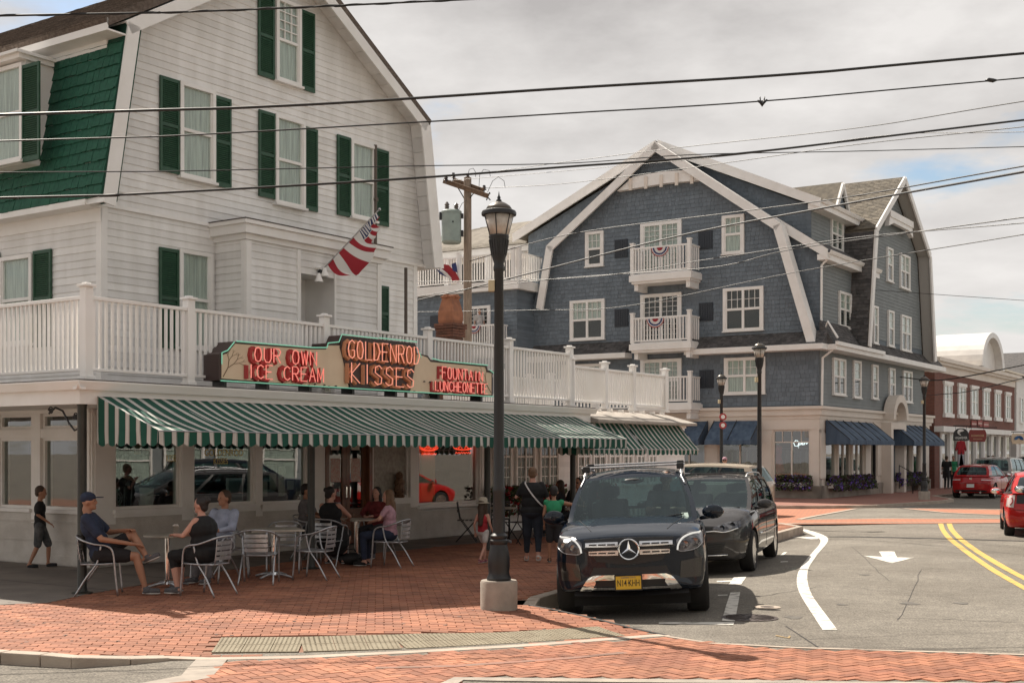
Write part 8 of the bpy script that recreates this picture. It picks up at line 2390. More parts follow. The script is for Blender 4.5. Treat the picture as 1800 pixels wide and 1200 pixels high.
PRI = P_(HATCH, L=4.46, W=.875, g=[(.78, .95, .93), (.56, 2.0, 1.46), (.55, 3.3, 1.44), (.70, 4.28, 1.06)], rrake=.30, belt=.96, hood=[(0, .70), (.3, .83), (.8, .93), (1.0, .96), (1.4, .98), (3.9, 1.03), (4.46, 1.05)], sh=[(0, .64), (.3, .78), (.8, .86), (1.5, .92), (4.46, .98)], ws=[(0, .82), (.3, .92), (.8, .98), (1.4, 1), (3.7, 1), (4.1, .96), (4.46, .91)], ys=[.12, .3, .55, .85, 1.15, 1.5, 2.0, 2.6, 3.1, 3.6, 4.0, 4.25], axles=(.9, 3.6), zr=.66)
M_RED2 = paint_mat('car_paint_bright_red', (0.42, 0.018, 0.016), rough=.2)
rear_car('hatchback', 'bright red liftback driving away at the right edge of the picture', PRI, (12.45, 29.9), R(19), M_RED2, 'lift')
rear_car('suv', 'black car in front, only its left rear wheel showing at the right edge', P_(SUVP, wins=[(.06, .36), (.39, .66), (.69, .94)], shuts=[(1.4, 1.46), (2.45, 2.5), (3.42, 3.42)]), (10.75, 24.2), R(22), M_SUV, 'sedan')
M_BEI = paint_mat('car_paint_champagne', (0.42, 0.36, 0.29), rough=.25)
c = Car('sedan', 'champagne coloured car in the side street behind the dark minivan', P_(MVP, zn=.8), (3.7, 42.9, -.1), R(122), M_BEI)
c.cabin([(.05, .30), (.33, .63), (.66, .93)]); c.wheels(5); c.mirrors(1.55, 1.06)
# ============================================================ TERRACE FURNITURE
CG = 'aluminium slat armchairs on the terrace'
def make_chair():
 T = thing('armchair', None, 'chair', group=CG)
 mb = MB()
 half = [(-.25, .24, 0), (-.255, .21, .30), (-.265, .18, .58), (-.272, .10, .665), (-.27, -.06, .69), (-.25, -.20, .735), (-.17, -.285, .775), (0, -.315, .79)]
 mb.tube(cr(half + [(-x, y, z) for x, y, z in half[-2::-1]], 4), .0135, 8); mb.build('arm_frame', M_ALU, T, smooth=True)
 for s in (-1, 1):
  mb = MB(); mb.tube(cr([(s * .25, .03, .69), (s * .23, -.02, .45), (s * .235, -.16, .25), (s * .25, -.31, 0)], 4), .0125, 8); mb.build('leg', M_ALU, T, smooth=True)
  mb = MB(); mb.tube(cr([(s * .15, -.24, .42), (s * .155, -.27, .60), (s * .16, -.285, .775)], 3), .009, 6); mb.build('back_post', M_ALU, T, smooth=True)
 mb = MB(); mb.tube([(-.25, .21, .43), (.25, .21, .43)], .012, 8); mb.tube([(-.235, -.06, .42), (-.15, -.24, .42), (.15, -.24, .42), (.235, -.06, .42)], .011, 8)
 for s in (-1, 1): mb.tube([(s * .25, .21, .43), (s * .235, -.06, .42)], .011, 8)
 mb.build('seat_frame', M_ALU, T, smooth=True)
 for k in range(6):
  y = .18 - k * .078; w = .235 - .012 * max(0, k - 3) * 2; mb = MB(); mb.box(-w, w, y - .03, y + .03, .434 - .004 * k, .440 - .004 * k); mb.build('slat', M_ALU, T)
 for k in range(4):
  z = .50 + k * .068; pts = [(x, -.255 - .09 * (z - .45) - .035 * (1 - (x / .2) ** 2), z) for x in np.linspace(-.17, .17, 7)]
  mb = MB()
  for a, b in zip(pts[:-1], pts[1:]): mb.add([Vector(a) + Vector((0, 0, -.024)), Vector(b) + Vector((0, 0, -.024)), Vector(b) + Vector((0, 0, .024)), Vector(a) + Vector((0, 0, .024))], [(0, 1, 2, 3)])
  mb.build('slat', M_ALU, T, fix=False)
 return T
CH0 = make_chair(); _cu = [False]
def place_chair(x, y, face, label):
 """face = direction the sitter looks, degrees clockwise from +y."""
 t = CH0 if not _cu[0] else copy_tree(CH0); _cu[0] = True
 t.location = (x, y, 0.002); t.rotation_euler.z = -R(face); t['label'] = label
def table(label, x, y, r, square=False, pm=None, rot=0):
 T = thing('cafe_table', label, 'table', (x, y, 0)); c = Vector((x, y, 0))
 tm = mat('table_top', (.42, .38, .32), .35, (.34, .30, .25), 6)
 mb = MB()
 if square:
  F_ = Face(c, (math.cos(rot), math.sin(rot), 0), (-math.sin(rot), math.cos(rot), 0)); mb.fbox(F_, -r, r, -r, r, .715, .745)
 else: mb.lathe(c, [(r - .01, .715), (r, .722), (r, .738), (r - .01, .745)], 36)
 mb.build('table_top', tm, T, bevel=.005 if square else None)
 mb = MB(); mb.lathe(c, [(.10, .70), (.10, .712), (.03, .712)], 16); mb.lathe(c, [(.036, .09), (.036, .71)], 16); mb.lathe(c, [(.07, .05), (.06, .09), (.036, .11)], 16); mb.build('column', pm or M_CHROME, T, smooth=35)
 for k in range(4):
  a = rot + k * math.pi / 2 + .78; d = Vector((math.cos(a), math.sin(a), 0)); mb = MB(); mb.tube([c + Vector((0, 0, .075)), c + d * .18 + Vector((0, 0, .055)), c + d * .33 + Vector((0, 0, .02))], [.028, .024, .016], 8); mb.build('foot', M_ALU, T, smooth=True)
table('round bistro table between the capped man and the woman in black tank top', -4.86, 18.05, .33)
table('empty square table with pale top in the middle of the terrace', -3.62, 19.45, .40, True, rot=R(20))
table('small round table in front of the wooden doors, seating four', -2.72, 22.35, .34)
BLK = M_IRON
table('dark bistro table by the walking woman, with black folding chairs', -.25, 27.0, .34, pm=M_IRON)
place_chair(-5.50, 17.15, 80, 'armchair holding the man in the navy shirt and cap')
place_chair(-4.08, 17.12, -66, 'armchair holding the woman in the black tank top')
place_chair(-4.38, 18.85, -155, 'armchair of the man in the pale blue shirt')
place_chair(-3.68, 18.62, -2, 'empty armchair seen from behind at the square table')
place_chair(-2.98, 19.30, -75, 'empty armchair at the right side of the square table')
place_chair(-4.28, 19.65, 80, 'empty armchair at the left side of the square table')
place_chair(-3.62, 20.35, 175, 'empty armchair at the wall side of the square table')
place_chair(-3.08, 21.55, 15, 'armchair of the woman in the black dress')
place_chair(-2.02, 21.30, -70, 'armchair of the girl in the pink top')
place_chair(-2.45, 23.15, 200, 'armchair of the girl in the dark red jacket')
place_chair(-3.55, 22.75, 110, 'armchair of the man in grey behind the porch post')
def folding(x, y, face, label):
 T = thing('folding_chair', label, 'chair', group='black folding chairs')
 for s in (-1, 1):
  mb = MB(); mb.tube([(s * .2, .20, 0), (s * .2, -.16, .50), (s * .2, -.22, .85)], .011, 6); mb.build('leg', BLK, T)
  mb = MB(); mb.tube([(s * .18, -.24, 0), (s * .18, .18, .46)], .011, 6); mb.build('leg', BLK, T)
 for k in range(5): mb = MB(); mb.box(-.2, .2, .16 - k * .085 - .03, .16 - k * .085 + .03, .455, .467); mb.build('slat', BLK, T)
 for z in (.66, .74, .82): mb = MB(); mb.box(-.2, .2, -.215, -.20, z - .028, z + .028); mb.build('slat', BLK, T)
 T.location = (x, y, .002); T.rotation_euler.z = -R(face)
folding(-.95, 27.3, 90, 'black folding chair standing alone against the low wall'); folding(.12, 26.5, -50, 'black folding chair beside the dark bistro table'); folding(-.25, 27.75, 180, 'black folding chair behind the dark bistro table'); folding(1.02, 28.35, -70, 'black folding chair of the seated couple, woman'); folding(1.42, 28.2, -60, 'black folding chair of the seated couple, man')
T = thing('cup', 'clear plastic cup on the bistro table of the seated pair', 'cup', (-4.72, 17.98, .746)); mb = MB(); mb.lathe((-4.72, 17.98, .746), [(.032, 0), (.042, .12), (.045, .12), (.047, .135), (.03, .15), (0, .155)], 16); mb.build('cup_body', mat('cup_plastic', (.5, .45, .4), .2, coat=1), T, smooth=True)
T = thing('handbag', 'black handbag on the bricks under the round table', 'bag', (-2.75, 21.75, 0)); mb = MB(); mb.ball((-2.75, 21.75, .10), .22, .14, .11, 14); mb.ball((-2.55, 21.72, .07), .12, .10, .07, 12); mb.build('bag_body', mat('bag_black', (.012, .011, .011), .6, bump=.5, bscale=20), T, smooth=True)
mb = MB(); mb.tube([(-2.9, 21.7, .16), (-2.8, 21.68, .26), (-2.68, 21.7, .27), (-2.6, 21.72, .14)], .010, 6); mb.build('strap', MATS['bag_black'], T)

# ============================================================ PEOPLE
SKIN = mat('skin_light', (.47, .26, .18), .55, (.42, .22, .15), 6); SKIN2 = mat('skin_tanned', (.36, .18, .11), .55, (.32, .155, .095), 6); SKIN3 = mat('skin_pink', (.50, .27, .20), .55, (.45, .23, .17), 6)
def cloth(name, c, c2=None): return mat(name, c, .9, c2 or tuple(x * .7 for x in c), 9, bump=.5, bscale=14)
C_BLK = cloth('cloth_black', (.012, .012, .013)); C_NAVY = cloth('cloth_navy', (.022, .032, .065)); C_GRN = cloth('cloth_jade', (.035, .30, .14)); C_PBL = cloth('cloth_pale_blue', (.36, .40, .52)); C_GRY = cloth('cloth_heather', (.17, .16, .165)); C_PNK = cloth('cloth_pink', (.48, .28, .33)); C_RED = cloth('cloth_red', (.36, .02, .03)); C_DRED = cloth('cloth_dark_red', (.16, .02, .02)); C_WHT = cloth('cloth_white', (.55, .52, .50)); C_CHA = cloth('cloth_charcoal', (.03, .03, .034)); C_STR = cloth('cloth_lilac_trousers', (.20, .15, .16))
H_BRN = mat('hair_brown', (.05, .028, .016), .6, bump=.6, bscale=60); H_DRK = mat('hair_dark', (.014, .010, .009), .55, bump=.6, bscale=60); H_GIN = mat('hair_light_brown', (.13, .07, .035), .6, bump=.6, bscale=60)
M_SOLE = mat('shoe_sole', (.5, .48, .45), .7); M_SHOE = mat('shoe_grey', (.09, .085, .09), .8); M_EYE = mat('eye_dark', (.02, .015, .012), .3); M_LIP = mat('lips', (.30, .11, .09), .5)
def cap(mb, p, q, r0, r1, n=10):
 p, q = Vector(p), Vector(q); mb.tube([p, p.lerp(q, .5), q], [r0, (r0 + r1) / 2, r1], n); mb.ball(p, r0, n=n); mb.ball(q, r1, n=n)
def remesh(mb, name, m, parent, vox, sm=4):
 me = mb.mesh(name, m); o = bpy.data.objects.new(name, me); COL.objects.link(o)
 a = o.modifiers.new('r', 'REMESH'); a.mode = 'VOXEL'; a.voxel_size = vox; a.use_smooth_shade = True
 b = o.modifiers.new('s', 'SMOOTH'); b.iterations = sm; b.factor = .5
 bpy.context.view_layer.update()
 nm_ = bpy.data.meshes.new_from_object(o.evaluated_get(bpy.context.evaluated_depsgraph_get())); nm_.name = name
 o.modifiers.clear(); o.data = nm_; bpy.data.meshes.remove(me); nm_.polygons.foreach_set('use_smooth', [True] * len(nm_.polygons))
 o.parent = parent; return o
def person(label, x, y, face, H, J, cl, z=0.0, b=1.0, female=False, head=(0, 0), vox=None, child=False):
 """Local frame: x to the person's right, y the way they face. J holds joints: pel, chest, L/R = (elbow, wrist, knee, ankle)."""
 T = thing('person', label, 'person', (x, y, z), -R(face)); k = H / 1.75; v = vox or .013
 pel = Vector(J['pel']); up = (Vector(J['neck']) - pel).normalized(); rt = Vector((1, 0, 0)); fw = up.cross(rt) * -1
 rt = Vector(J.get('rt', (1, 0, 0))).normalized(); fw = up.cross(rt).normalized()
 rot = Matrix((rt, fw, up)).transposed()
 neck = Vector(J['neck']); tl = (neck - pel).length
 sw = (.165 if female else .19) * k * (.92 if child else 1); hw = .095 * k
 sh = {s: neck - up * .055 * k + rt * (sw * s) for s in (-1, 1)}; hp = {s: pel + rt * (hw * s) for s in (-1, 1)}
 B = MB(); ch = pel + up * tl * .68; ab = pel + up * tl * .32
 def torso(M, g):
  M.ball(pel + up * .02, (.165 + g) * k * b, (.125 + g) * k * b, (.13 + g) * k, 14, rot=rot); M.ball(ab, (.150 + g) * k * b, (.115 + g) * k * b, .17 * k, 14, rot=rot); M.ball(ch, (.165 + g) * k * b, (.118 + g) * k * b, .19 * k, 14, rot=rot)
  if female: 
   for s in (-1, 1): M.ball(ch + rt * .075 * s * k + fw * .085 * k * b + up * .01, (.07 + g) * k, (.055 + g) * k, (.07 + g) * k, 10, rot=rot)
 torso(B, -.008); cap(B, sh[-1] - up * .01, sh[1] - up * .01, .055 * k, .055 * k); cap(B, neck - up * .06 * k, neck + up * .07 * k, .058 * k, .052 * k)
 hd = neck + up * .03 * k; hr = Matrix.Rotation(R(-head[0]), 3, 'Z') @ Matrix.Rotation(R(head[1]), 3, 'X')
 hs = k * (1.16 if child else 1.0) if not child else .135 / .118 * .86
 hs = max(k, .90) if child else k
 hc = neck + Vector((0, 0, .155 * hs)) + fw * .015; 
 def hp_(a, b_, c): return hc + hr @ Vector((a * hs, b_ * hs, c * hs))
 hm = hr
 B.ball(hc + Vector((0, 0, .02 * hs)), .076 * hs, .094 * hs, .10 * hs, 16, rot=hm); B.ball(hp_(0, .025, -.055), .056 * hs, .062 * hs, .062 * hs, 12, rot=hm); B.ball(hp_(0, .098, -.012), .013 * hs, .020 * hs, .024 * hs, 8, rot=hm); B.ball(hp_(0, .075, -.085), .026 * hs, .022 * hs, .022 * hs, 8, rot=hm)
 for s in (-1, 1): B.ball(hp_(s * .078, -.005, -.01), .014 * hs, .022 * hs, .032 * hs, 8, rot=hm)
 S = MB(); P = MB(); limbs = {}
 slv = cl.get('sleeve', .55); pl = cl.get('leg', 1.0); ar = .9 if female else 1.0
 for s, key in ((-1, 'L'), (1, 'R')):
  el, wr, kn, an = [Vector(q) for q in J[key]]; a0 = sh[s]
  cap(B, a0, el, .052 * k * b ** .5 * ar, .040 * k * ar); cap(B, el, wr, .040 * k * ar, .026 * k)
  cap(B, hp[s], kn, .082 * k * b ** .6, .056 * k * b ** .3); cap(B, kn, kn.lerp(an, .4), .054 * k, .053 * k * b ** .3); cap(B, kn.lerp(an, .4), an, .053 * k * b ** .3, .035 * k)
  tr_ = (.022 if cl.get('loose') else .012) * k
  if slv > 0:
   e_ = a0.lerp(el, min(1, slv)); cap(S, a0, e_, (.060 * b ** .5) * k * ar + tr_ * .6, .050 * k * ar + tr_ * .5)
   if slv > 1: cap(S, el, el.lerp(wr, slv - 1), .048 * k, .038 * k)
  if pl > 0:
   e_ = hp[s].lerp(kn, min(1, pl)); cap(P, hp[s], e_, .090 * k * b ** .6 + tr_, (.064 * b ** .4) * k + tr_ * 1.1)
   if pl > 1: cap(P, kn, kn.lerp(an, pl - 1), (.060 * b ** .3) * k + tr_ * .6, .048 * k + tr_ * .6)
  # foot
  t0 = an + Vector(J.get('toe' + key, (s * .02, .15, -.03))) * k; cap(B, an + Vector((0, -.02 * k, -.02 * k)), t0, .036 * k, .026 * k)
  limbs[s] = (el, wr, an, t0)
 body = remesh(B, 'body', cl.get('skin', SKIN), T, v)
 hbm = MB()
 for s in (-1, 1):                                   # hands: palm, four fingers, thumb
  el, wr, an, t0 = limbs[s]; d = (wr - el).normalized(); hd_ = Vector(J.get('hand' + 'LR'[s > 0], d)).normalized()
  n = hd_.cross(Vector((0, 0, 1))); n = n.normalized() if n.length > .1 else Vector((1, 0, 0)); 
  pc_ = wr + hd_ * .045 * k; mr_ = Matrix((n, hd_, n.cross(hd_))).transposed(); hbm.ball(pc_, .038 * k, .052 * k, .017 * k, 10, rot=mr_)
  dn = n.cross(hd_); dn = dn if dn.z < 0 else -dn
  for i in range(4):
   b0 = wr + hd_ * .08 * k + n * ((i - 1.5) * .018 * k); L = (.030, .034, .032, .026)[i] * k; b1 = b0 + hd_ * L + dn * .008 * k; b2 = b1 + (hd_ * .6 + dn * .8).normalized() * L * .8; hbm.tube([b0 - hd_ * .02 * k, b0, b1, b2], [.0095 * k, .009 * k, .0085 * k, .006 * k], 6)
  tb = wr + hd_ * .02 * k + n * (-s * .030 * k); hbm.tube([tb, tb + (hd_ + n * -s * .7).normalized() * .035 * k, tb + (hd_ + n * -s * .25).normalized() * .065 * k], [.012 * k, .0105 * k, .007 * k], 6)
 o = hbm.mesh('hands', cl.get('skin', SKIN), smooth=True)
 bm = bmesh.new(); bm.from_mesh(body.data); bm.from_mesh(o); bm.to_mesh(body.data); bm.free(); bpy.data.meshes.remove(o)
 def kid(M, name, m, smooth=True):
  me = M.mesh(name, m, smooth=smooth); q = bpy.data.objects.new(name, me); COL.objects.link(q); q.parent = T; return q
 M = MB()
 for s in (-1, 1): M.ball(hp_(s * .030, .079, .012), .012 * hs, .010 * hs, .007 * hs, 8, rot=hm)
 kid(M, 'eyes', M_EYE); M = MB(); M.ball(hp_(0, .086, -.055), .024 * hs, .008 * hs, .006 * hs, 8, rot=hm); kid(M, 'mouth', M_LIP)
 # clothes
 if cl.get('shirt'):
  torso(S, .012); cap(S, sh[-1] - up * .015, sh[1] - up * .015, (.062 if slv > 0 else .045) * k, (.062 if slv > 0 else .045) * k)
  if cl.get('dress'): cap(S, pel, pel + Vector((0, .08, -.12)), .20 * k * b, .24 * k * b)
  remesh(S, 'shirt', cl['shirt'], T, v)
 if pl > 0:
  P.ball(pel, .172 * k * b, .135 * k * b, .125 * k, 14, rot=rot); remesh(P, cl.get('legname', 'trousers'), cl['legs'], T, v)
 for s in (-1, 1):
  el, wr, an, t0 = limbs[s]
  d = (t0 - an).normalized(); d = Vector((d.x, d.y, d.z)); 
  if cl.get('shoe') == 'none': continue
  M = MB(); heel = an - Vector((0, 0, .035 * k)); tip = t0 + d * .01
  cap(M, heel, tip, .043 * k, .034 * k)
  if cl.get('shoe') != 'sandal': cap(M, an, heel.lerp(tip, .35), .042 * k, .042 * k)
  sho = kid(M, 'shoe', cl.get('shoem', M_SHOE)); M = MB(); dz = Vector((0, 0, -.032 * k)); 
  if abs(d.z) < .75: M.tube([heel + dz - d * .035 * k, heel.lerp(tip, .5) + dz, tip + dz * .8 + d * .03 * k], [.030 * k, .040 * k, .028 * k], 8, sq=(1, .35)); so = kid(M, 'sole', cl.get('sole', M_SOLE)); so.parent = sho
 # hair
 hm_ = cl.get('hairm', H_BRN); st = cl.get('hair', 'short'); M = MB()
 if st != 'bald':
  M.ball(hp_(0, -.022, .038), .086 * hs, .094 * hs, .096 * hs, 16, rot=hm)
  if st == 'long':
   M.ball(hp_(0, -.065, -.06), .085 * hs, .055 * hs, .12 * hs, 12, rot=hm); cap(M, hp_(0, -.07, -.12), hp_(0, -.11, -.36), .07 * hs, .045 * hs)
   for s in (-1, 1): cap(M, hp_(s * .07, -.01, .02), hp_(s * .075, -.0, -.20), .028 * hs, .03 * hs)
  elif st == 'bun': M.ball(hp_(0, -.11, .07), .045 * hs, n=10); M.ball(hp_(0, -.06, -.03), .07 * hs, .045 * hs, .06 * hs, 10)
  elif st == 'tail': cap(M, hp_(0, -.10, .03), hp_(0, -.15, -.16), .04 * hs, .025 * hs); M.ball(hp_(0, -.06, -.03), .07 * hs, .045 * hs, .06 * hs, 10)
  else: M.ball(hp_(0, -.055, -.015), .076 * hs, .052 * hs, .07 * hs, 12, rot=hm)
  remesh(M, 'hair', hm_, T, .012, 2)
 if cl.get('cap'):
  M = MB(); M.ball(hp_(0, -.012, .050), .088 * hs, .103 * hs, .082 * hs, 16, rot=hm)
  q = [hp_(.07 * math.cos(t), .07 + .115 * math.sin(t), .052 + .0 * math.sin(t)) for t in np.linspace(0, math.pi, 9)]; M.poly(q, (0, 0, .012)); kid(M, 'cap', cl['cap'])
 if cl.get('sunhat'):
  M = MB(); c_ = hp_(0, -.01, .05); M.lathe(c_, [(.145 * hs, -.012), (.09 * hs, .01), (.088 * hs, .07 * hs), (.06 * hs, .10 * hs), (0, .105 * hs)], 18); kid(M, 'sun_hat', cl['sunhat'])
 if cl.get('glasses'):
  M = MB()
  for s in (-1, 1): M.ball(hp_(s * .032, .090, .012), .028 * hs, .008 * hs, .018 * hs, 10, rot=hm); M.tube([hp_(s * .06, .085, .015), hp_(s * .08, .0, .015)], .004, 5)
  kid(M, 'sunglasses', M_BLACK)
 return T, dict(sh=sh, neck=neck, pel=pel, up=up, rt=rt, fw=fw, k=k)
def stand(H, stride=0.0, arm=0.0, **o):
 k = H; J = dict(pel=(0, 0, .53 * k), neck=(0, .0, .845 * k), L=[(-.135 * k, -.02 - arm * .06, .66 * k), (-.145 * k, .05 - arm * .10, .515 * k), (-.055 * k, .03 + stride * .10, .285 * k), (-.06 * k, stride * .12, .05 * k)],
     R=[(.135 * k, -.02 + arm * .06, .66 * k), (.145 * k, .05 + arm * .10, .515 * k), (.055 * k, .03 - stride * .05, .285 * k), (.06 * k, -stride * .16, .05 * k + abs(stride) * .015)])
 J.update(o); return J
def sit(k=1.0, lean=-.05, **o):
 J = dict(pel=(0, -.05, .54), neck=(0, -.05 + lean - .04, 1.055 * k + .01), L=[(-.24, lean + .02, .80), (-.12, .22, .76), (-.11, .38, .52), (-.12, .36, .09)], R=[(.24, lean + .02, .80), (.12, .22, .76), (.11, .38, .52), (.12, .36, .09)])
 J.update(o); return J
# boy at the window
person('boy in black t-shirt and grey shorts standing at the shop window, facing right', -7.80, 21.15, 75, 1.30, stand(1.30, 1.0, 0, R=[(.17, -.02, .88), (.12, .16, .74), (.075, -.03, .37), (.08, -.16, .065)]), dict(shirt=C_BLK, sleeve=.8, legs=cloth('shorts_dark_check', (.03, .035, .04), (.10, .10, .10)), leg=.95, loose=1, legname='shorts', shoe='sandal', shoem=C_CHA, sole=C_CHA, skin=SKIN2), child=True, head=(0, -8))
# man in cap, ankle on knee
person('seated man in navy t-shirt and dark cap, holding his crossed knee', -5.46, 17.10, 82, 1.80, dict(pel=(0, -.02, .55), neck=(0, -.20, 1.08), L=[(-.27, .04, .82), (-.06, .30, .86), (-.08, .37, .80), (.05, .57, .50)], R=[(.27, .02, .76), (.12, .42, .68), (.10, .44, .52), (.10, .56, .09)], toeL=(.06, .14, .03)),
 dict(shirt=C_NAVY, sleeve=.75, legs=cloth('shorts_black', (.016, .014, .016)), leg=.72, loose=1, legname='shorts', hair='bald', cap=C_NAVY, shoem=M_SHOE, skin=SKIN2), b=1.15, head=(0, 0))
person('seated woman in black tank top and capri trousers, dark hair tied back', -4.14, 17.12, -72, 1.70, sit(.98, .10, L=[(-.25, .14, .80), (-.10, .36, .80), (-.11, .38, .52), (-.13, .30, .09)], R=[(.25, .12, .80), (.10, .36, .79), (.11, .40, .52), (.12, .42, .09)]),
 dict(shirt=C_BLK, sleeve=0, legs=C_BLK, leg=1.45, hair='bun', hairm=H_DRK, skin=SKIN3), b=1.42, female=True)
person('seated man in pale blue shirt behind the woman in black tank top', -4.30, 18.80, -150, 1.76, sit(1, -.03), dict(shirt=C_PBL, sleeve=1.7, legs=C_GRY, leg=1.9, loose=1, hairm=H_BRN, skin=SKIN2), head=(15, 0))
person('woman in black sleeveless dress sitting with her back to the street', -3.04, 21.65, 22, 1.70, sit(.99, .03, R=[(.27, .12, .82), (.12, .34, .76), (.11, .36, .52), (.16, .10, .09)], L=[(-.26, .1, .82), (-.1, .34, .76), (-.11, .36, .52), (-.14, .06, .09)]), dict(shirt=C_BLK, sleeve=0, dress=True, legs=C_BLK, leg=.9, hair='bun', hairm=H_DRK, shoe='sandal', shoem=C_BLK, skin=SKIN3), b=1.25, female=True, head=(25, 0))
person('girl with long dark hair and dark red jacket facing the camera at the table', -2.45, 23.10, 200, 1.62, sit(.96, .06, L=[(-.24, .1, .80), (-.05, .32, .765), (-.11, .38, .52), (-.12, .36, .09)]), dict(shirt=C_DRED, sleeve=1.8, legs=C_CHA, leg=1.9, hair='long', hairm=H_DRK, skin=SKIN3), female=True, head=(5, -6))
person('girl with long light brown hair in a pink top, sitting in profile', -2.08, 21.34, -82, 1.64, sit(.96, .06), dict(shirt=C_PNK, sleeve=.6, legs=C_NAVY, leg=1.85, hair='long', hairm=H_GIN, shoem=C_BLK, shoe='sandal', skin=SKIN3), female=True)
person('man in heather grey shirt sitting behind the porch post', -3.62, 22.80, 95, 1.76, sit(1, .04), dict(shirt=C_GRY, sleeve=.8, legs=C_CHA, leg=1.9, hairm=H_DRK, skin=SKIN2), b=1.1)
# walkers
person('toddler in sun hat, red top and white shorts walking behind the lamp', -.50, 21.9, 28, 1.02, stand(1.02, 1.4, .5), dict(shirt=C_RED, sleeve=0, legs=C_WHT, leg=.6, loose=1, legname='shorts', sunhat=cloth('straw_hat', (.36, .31, .24)), hair='long', hairm=H_BRN, shoem=cloth('shoe_pink', (.30, .10, .13)), skin=SKIN3), child=True)
T, q = person('woman in black t-shirt and dark jeans walking away with a white shoulder strap', .36, 22.25, 4, 1.64, stand(1.64, .6, 0, L=[(-.29, .02, 1.12), (-.13, .16, 1.30), (-.10, .04, .46), (-.11, .10, .08)], R=[(.27, .0, 1.08), (.30, .10, .86), (.10, -.0, .46), (.10, -.12, .10)]), dict(shirt=C_BLK, sleeve=.75, legs=cloth('jeans_dark', (.018, .025, .038)), leg=1.72, hair='short', hairm=H_GIN, shoem=M_SOLE, skin=SKIN3), b=1.38, female=True)
mb = MB(); mb.tube(cr([(-.13, .02, 1.40), (-.11, -.13, 1.34), (.0, -.215, 1.18), (.14, -.23, 1.02), (.23, -.10, .94)], 5), .014, 6, sq=(1, .5))
me = mb.mesh('shoulder_strap', C_WHT, smooth=True); o = bpy.data.objects.new('shoulder_strap', me); COL.objects.link(o); o.parent = T
person('boy in jade green sleeveless shirt and dark shorts, arm stretched out to the right', .72, 22.05, 0, 1.28, stand(1.28, .3, 0, R=[(.34, .03, 1.00), (.52, .10, .97), (.07, .03, .37), (.075, -.02, .065)], L=[(-.17, -.01, .83), (-.16, .05, .66), (-.07, .03, .37), (-.07, .04, .065)]), dict(shirt=C_GRN, sleeve=.12, legs=C_CHA, leg=.9, loose=1, legname='shorts', hairm=H_DRK, skin=SKIN2, shoem=C_BLK), b=1.12, child=True)
person('seated woman with long hair at the planters, beside a man in sunglasses', 1.02, 28.35, -70, 1.64, sit(.97, .04), dict(shirt=C_CHA, sleeve=.8, legs=C_CHA, leg=1.9, hair='long', hairm=H_BRN, skin=SKIN2), female=True)
person('seated man in black with sunglasses, hand to his chin', 1.44, 28.25, -150, 1.76, sit(1, .04, L=[(-.22, .16, .80), (-.04, .14, 1.06), (-.11, .38, .52), (-.12, .36, .09)]), dict(shirt=C_BLK, sleeve=.8, legs=C_CHA, leg=1.9, hairm=H_DRK, glasses=1, skin=SKIN2))
# worker inside the shop, driver, far people
w_ = gl(1.45, .62)
T, q = person('shop worker in grey t-shirt and black apron behind the window', w_.x, w_.y, 150, 1.84, stand(1.84, 0, 0, R=[(.27, .05, 1.18), (.12, .28, 1.10), (.1, .03, .5), (.11, 0, .09)], L=[(-.27, .05, 1.18), (-.12, .28, 1.10), (-.1, .03, .5), (-.11, 0, .09)]), dict(shirt=C_GRY, sleeve=.8, legs=C_CHA, leg=1.9, hairm=H_BRN, skin=SKIN2), b=1.15, z=.32)
mb = MB(); mb.box(-.16, .16, .155, .175, .75, 1.42); me = mb.mesh('apron', C_BLK); o = bpy.data.objects.new('apron', me); COL.objects.link(o); o.parent = T
f18 = Vector((SX, SY, 0)) + SFW * 2.35 + SLT * .38
person('driver behind the windscreen of the black suv', f18.x, f18.y, 180 + SYD, 1.75, sit(1, -.1, L=[(-.24, .15, .80), (-.14, .36, .84), (-.11, .38, .52), (-.12, .36, .09)], R=[(.24, .15, .80), (.14, .36, .84), (.11, .38, .52), (.12, .36, .09)]), dict(shirt=C_GRY, sleeve=.8, legs=C_CHA, leg=1.9, hairm=H_BRN, skin=SKIN), z=.30)
dp = WF.P((wd[0] + wd[1]) / 2 + .25, .35, wd[2])
person('person in pale top standing at the open balcony door of the blue wing', dp.x, dp.y, 160, 1.65, stand(1.65), dict(shirt=C_WHT, sleeve=.8, legs=C_CHA, leg=1.9, hairm=H_BRN), z=wd[2] - .05, vox=.02)
person('pedestrian with cap and sunglasses, only the head above the parked minivan', 7.15, 43.0, 200, 1.74, stand(1.74, 1), dict(shirt=C_NAVY, sleeve=.8, legs=C_CHA, leg=1.9, cap=C_PNK, glasses=1, hairm=H_GIN), vox=.02)
for i, (u, Y, cs, f) in enumerate(((1664, 66.5, C_BLK, 30), (1676, 67.5, C_GRN, 200), (1738, 74, C_NAVY, 30), (1745, 75, C_WHT, 210))):
 p_ = px(u, 795, Y); person(('pedestrian in black', 'pedestrian in green', 'pedestrian in navy', 'pedestrian in white')[i] + ' on the far pavement ' + ('left of the jersey display', 'beside the jersey display', 'above the silver minivan', 'at the end of the brick row')[i], p_.x, p_.y, f, 1.72, stand(1.72, 1), dict(shirt=cs, sleeve=.8, legs=C_CHA, leg=1.9), vox=.03)
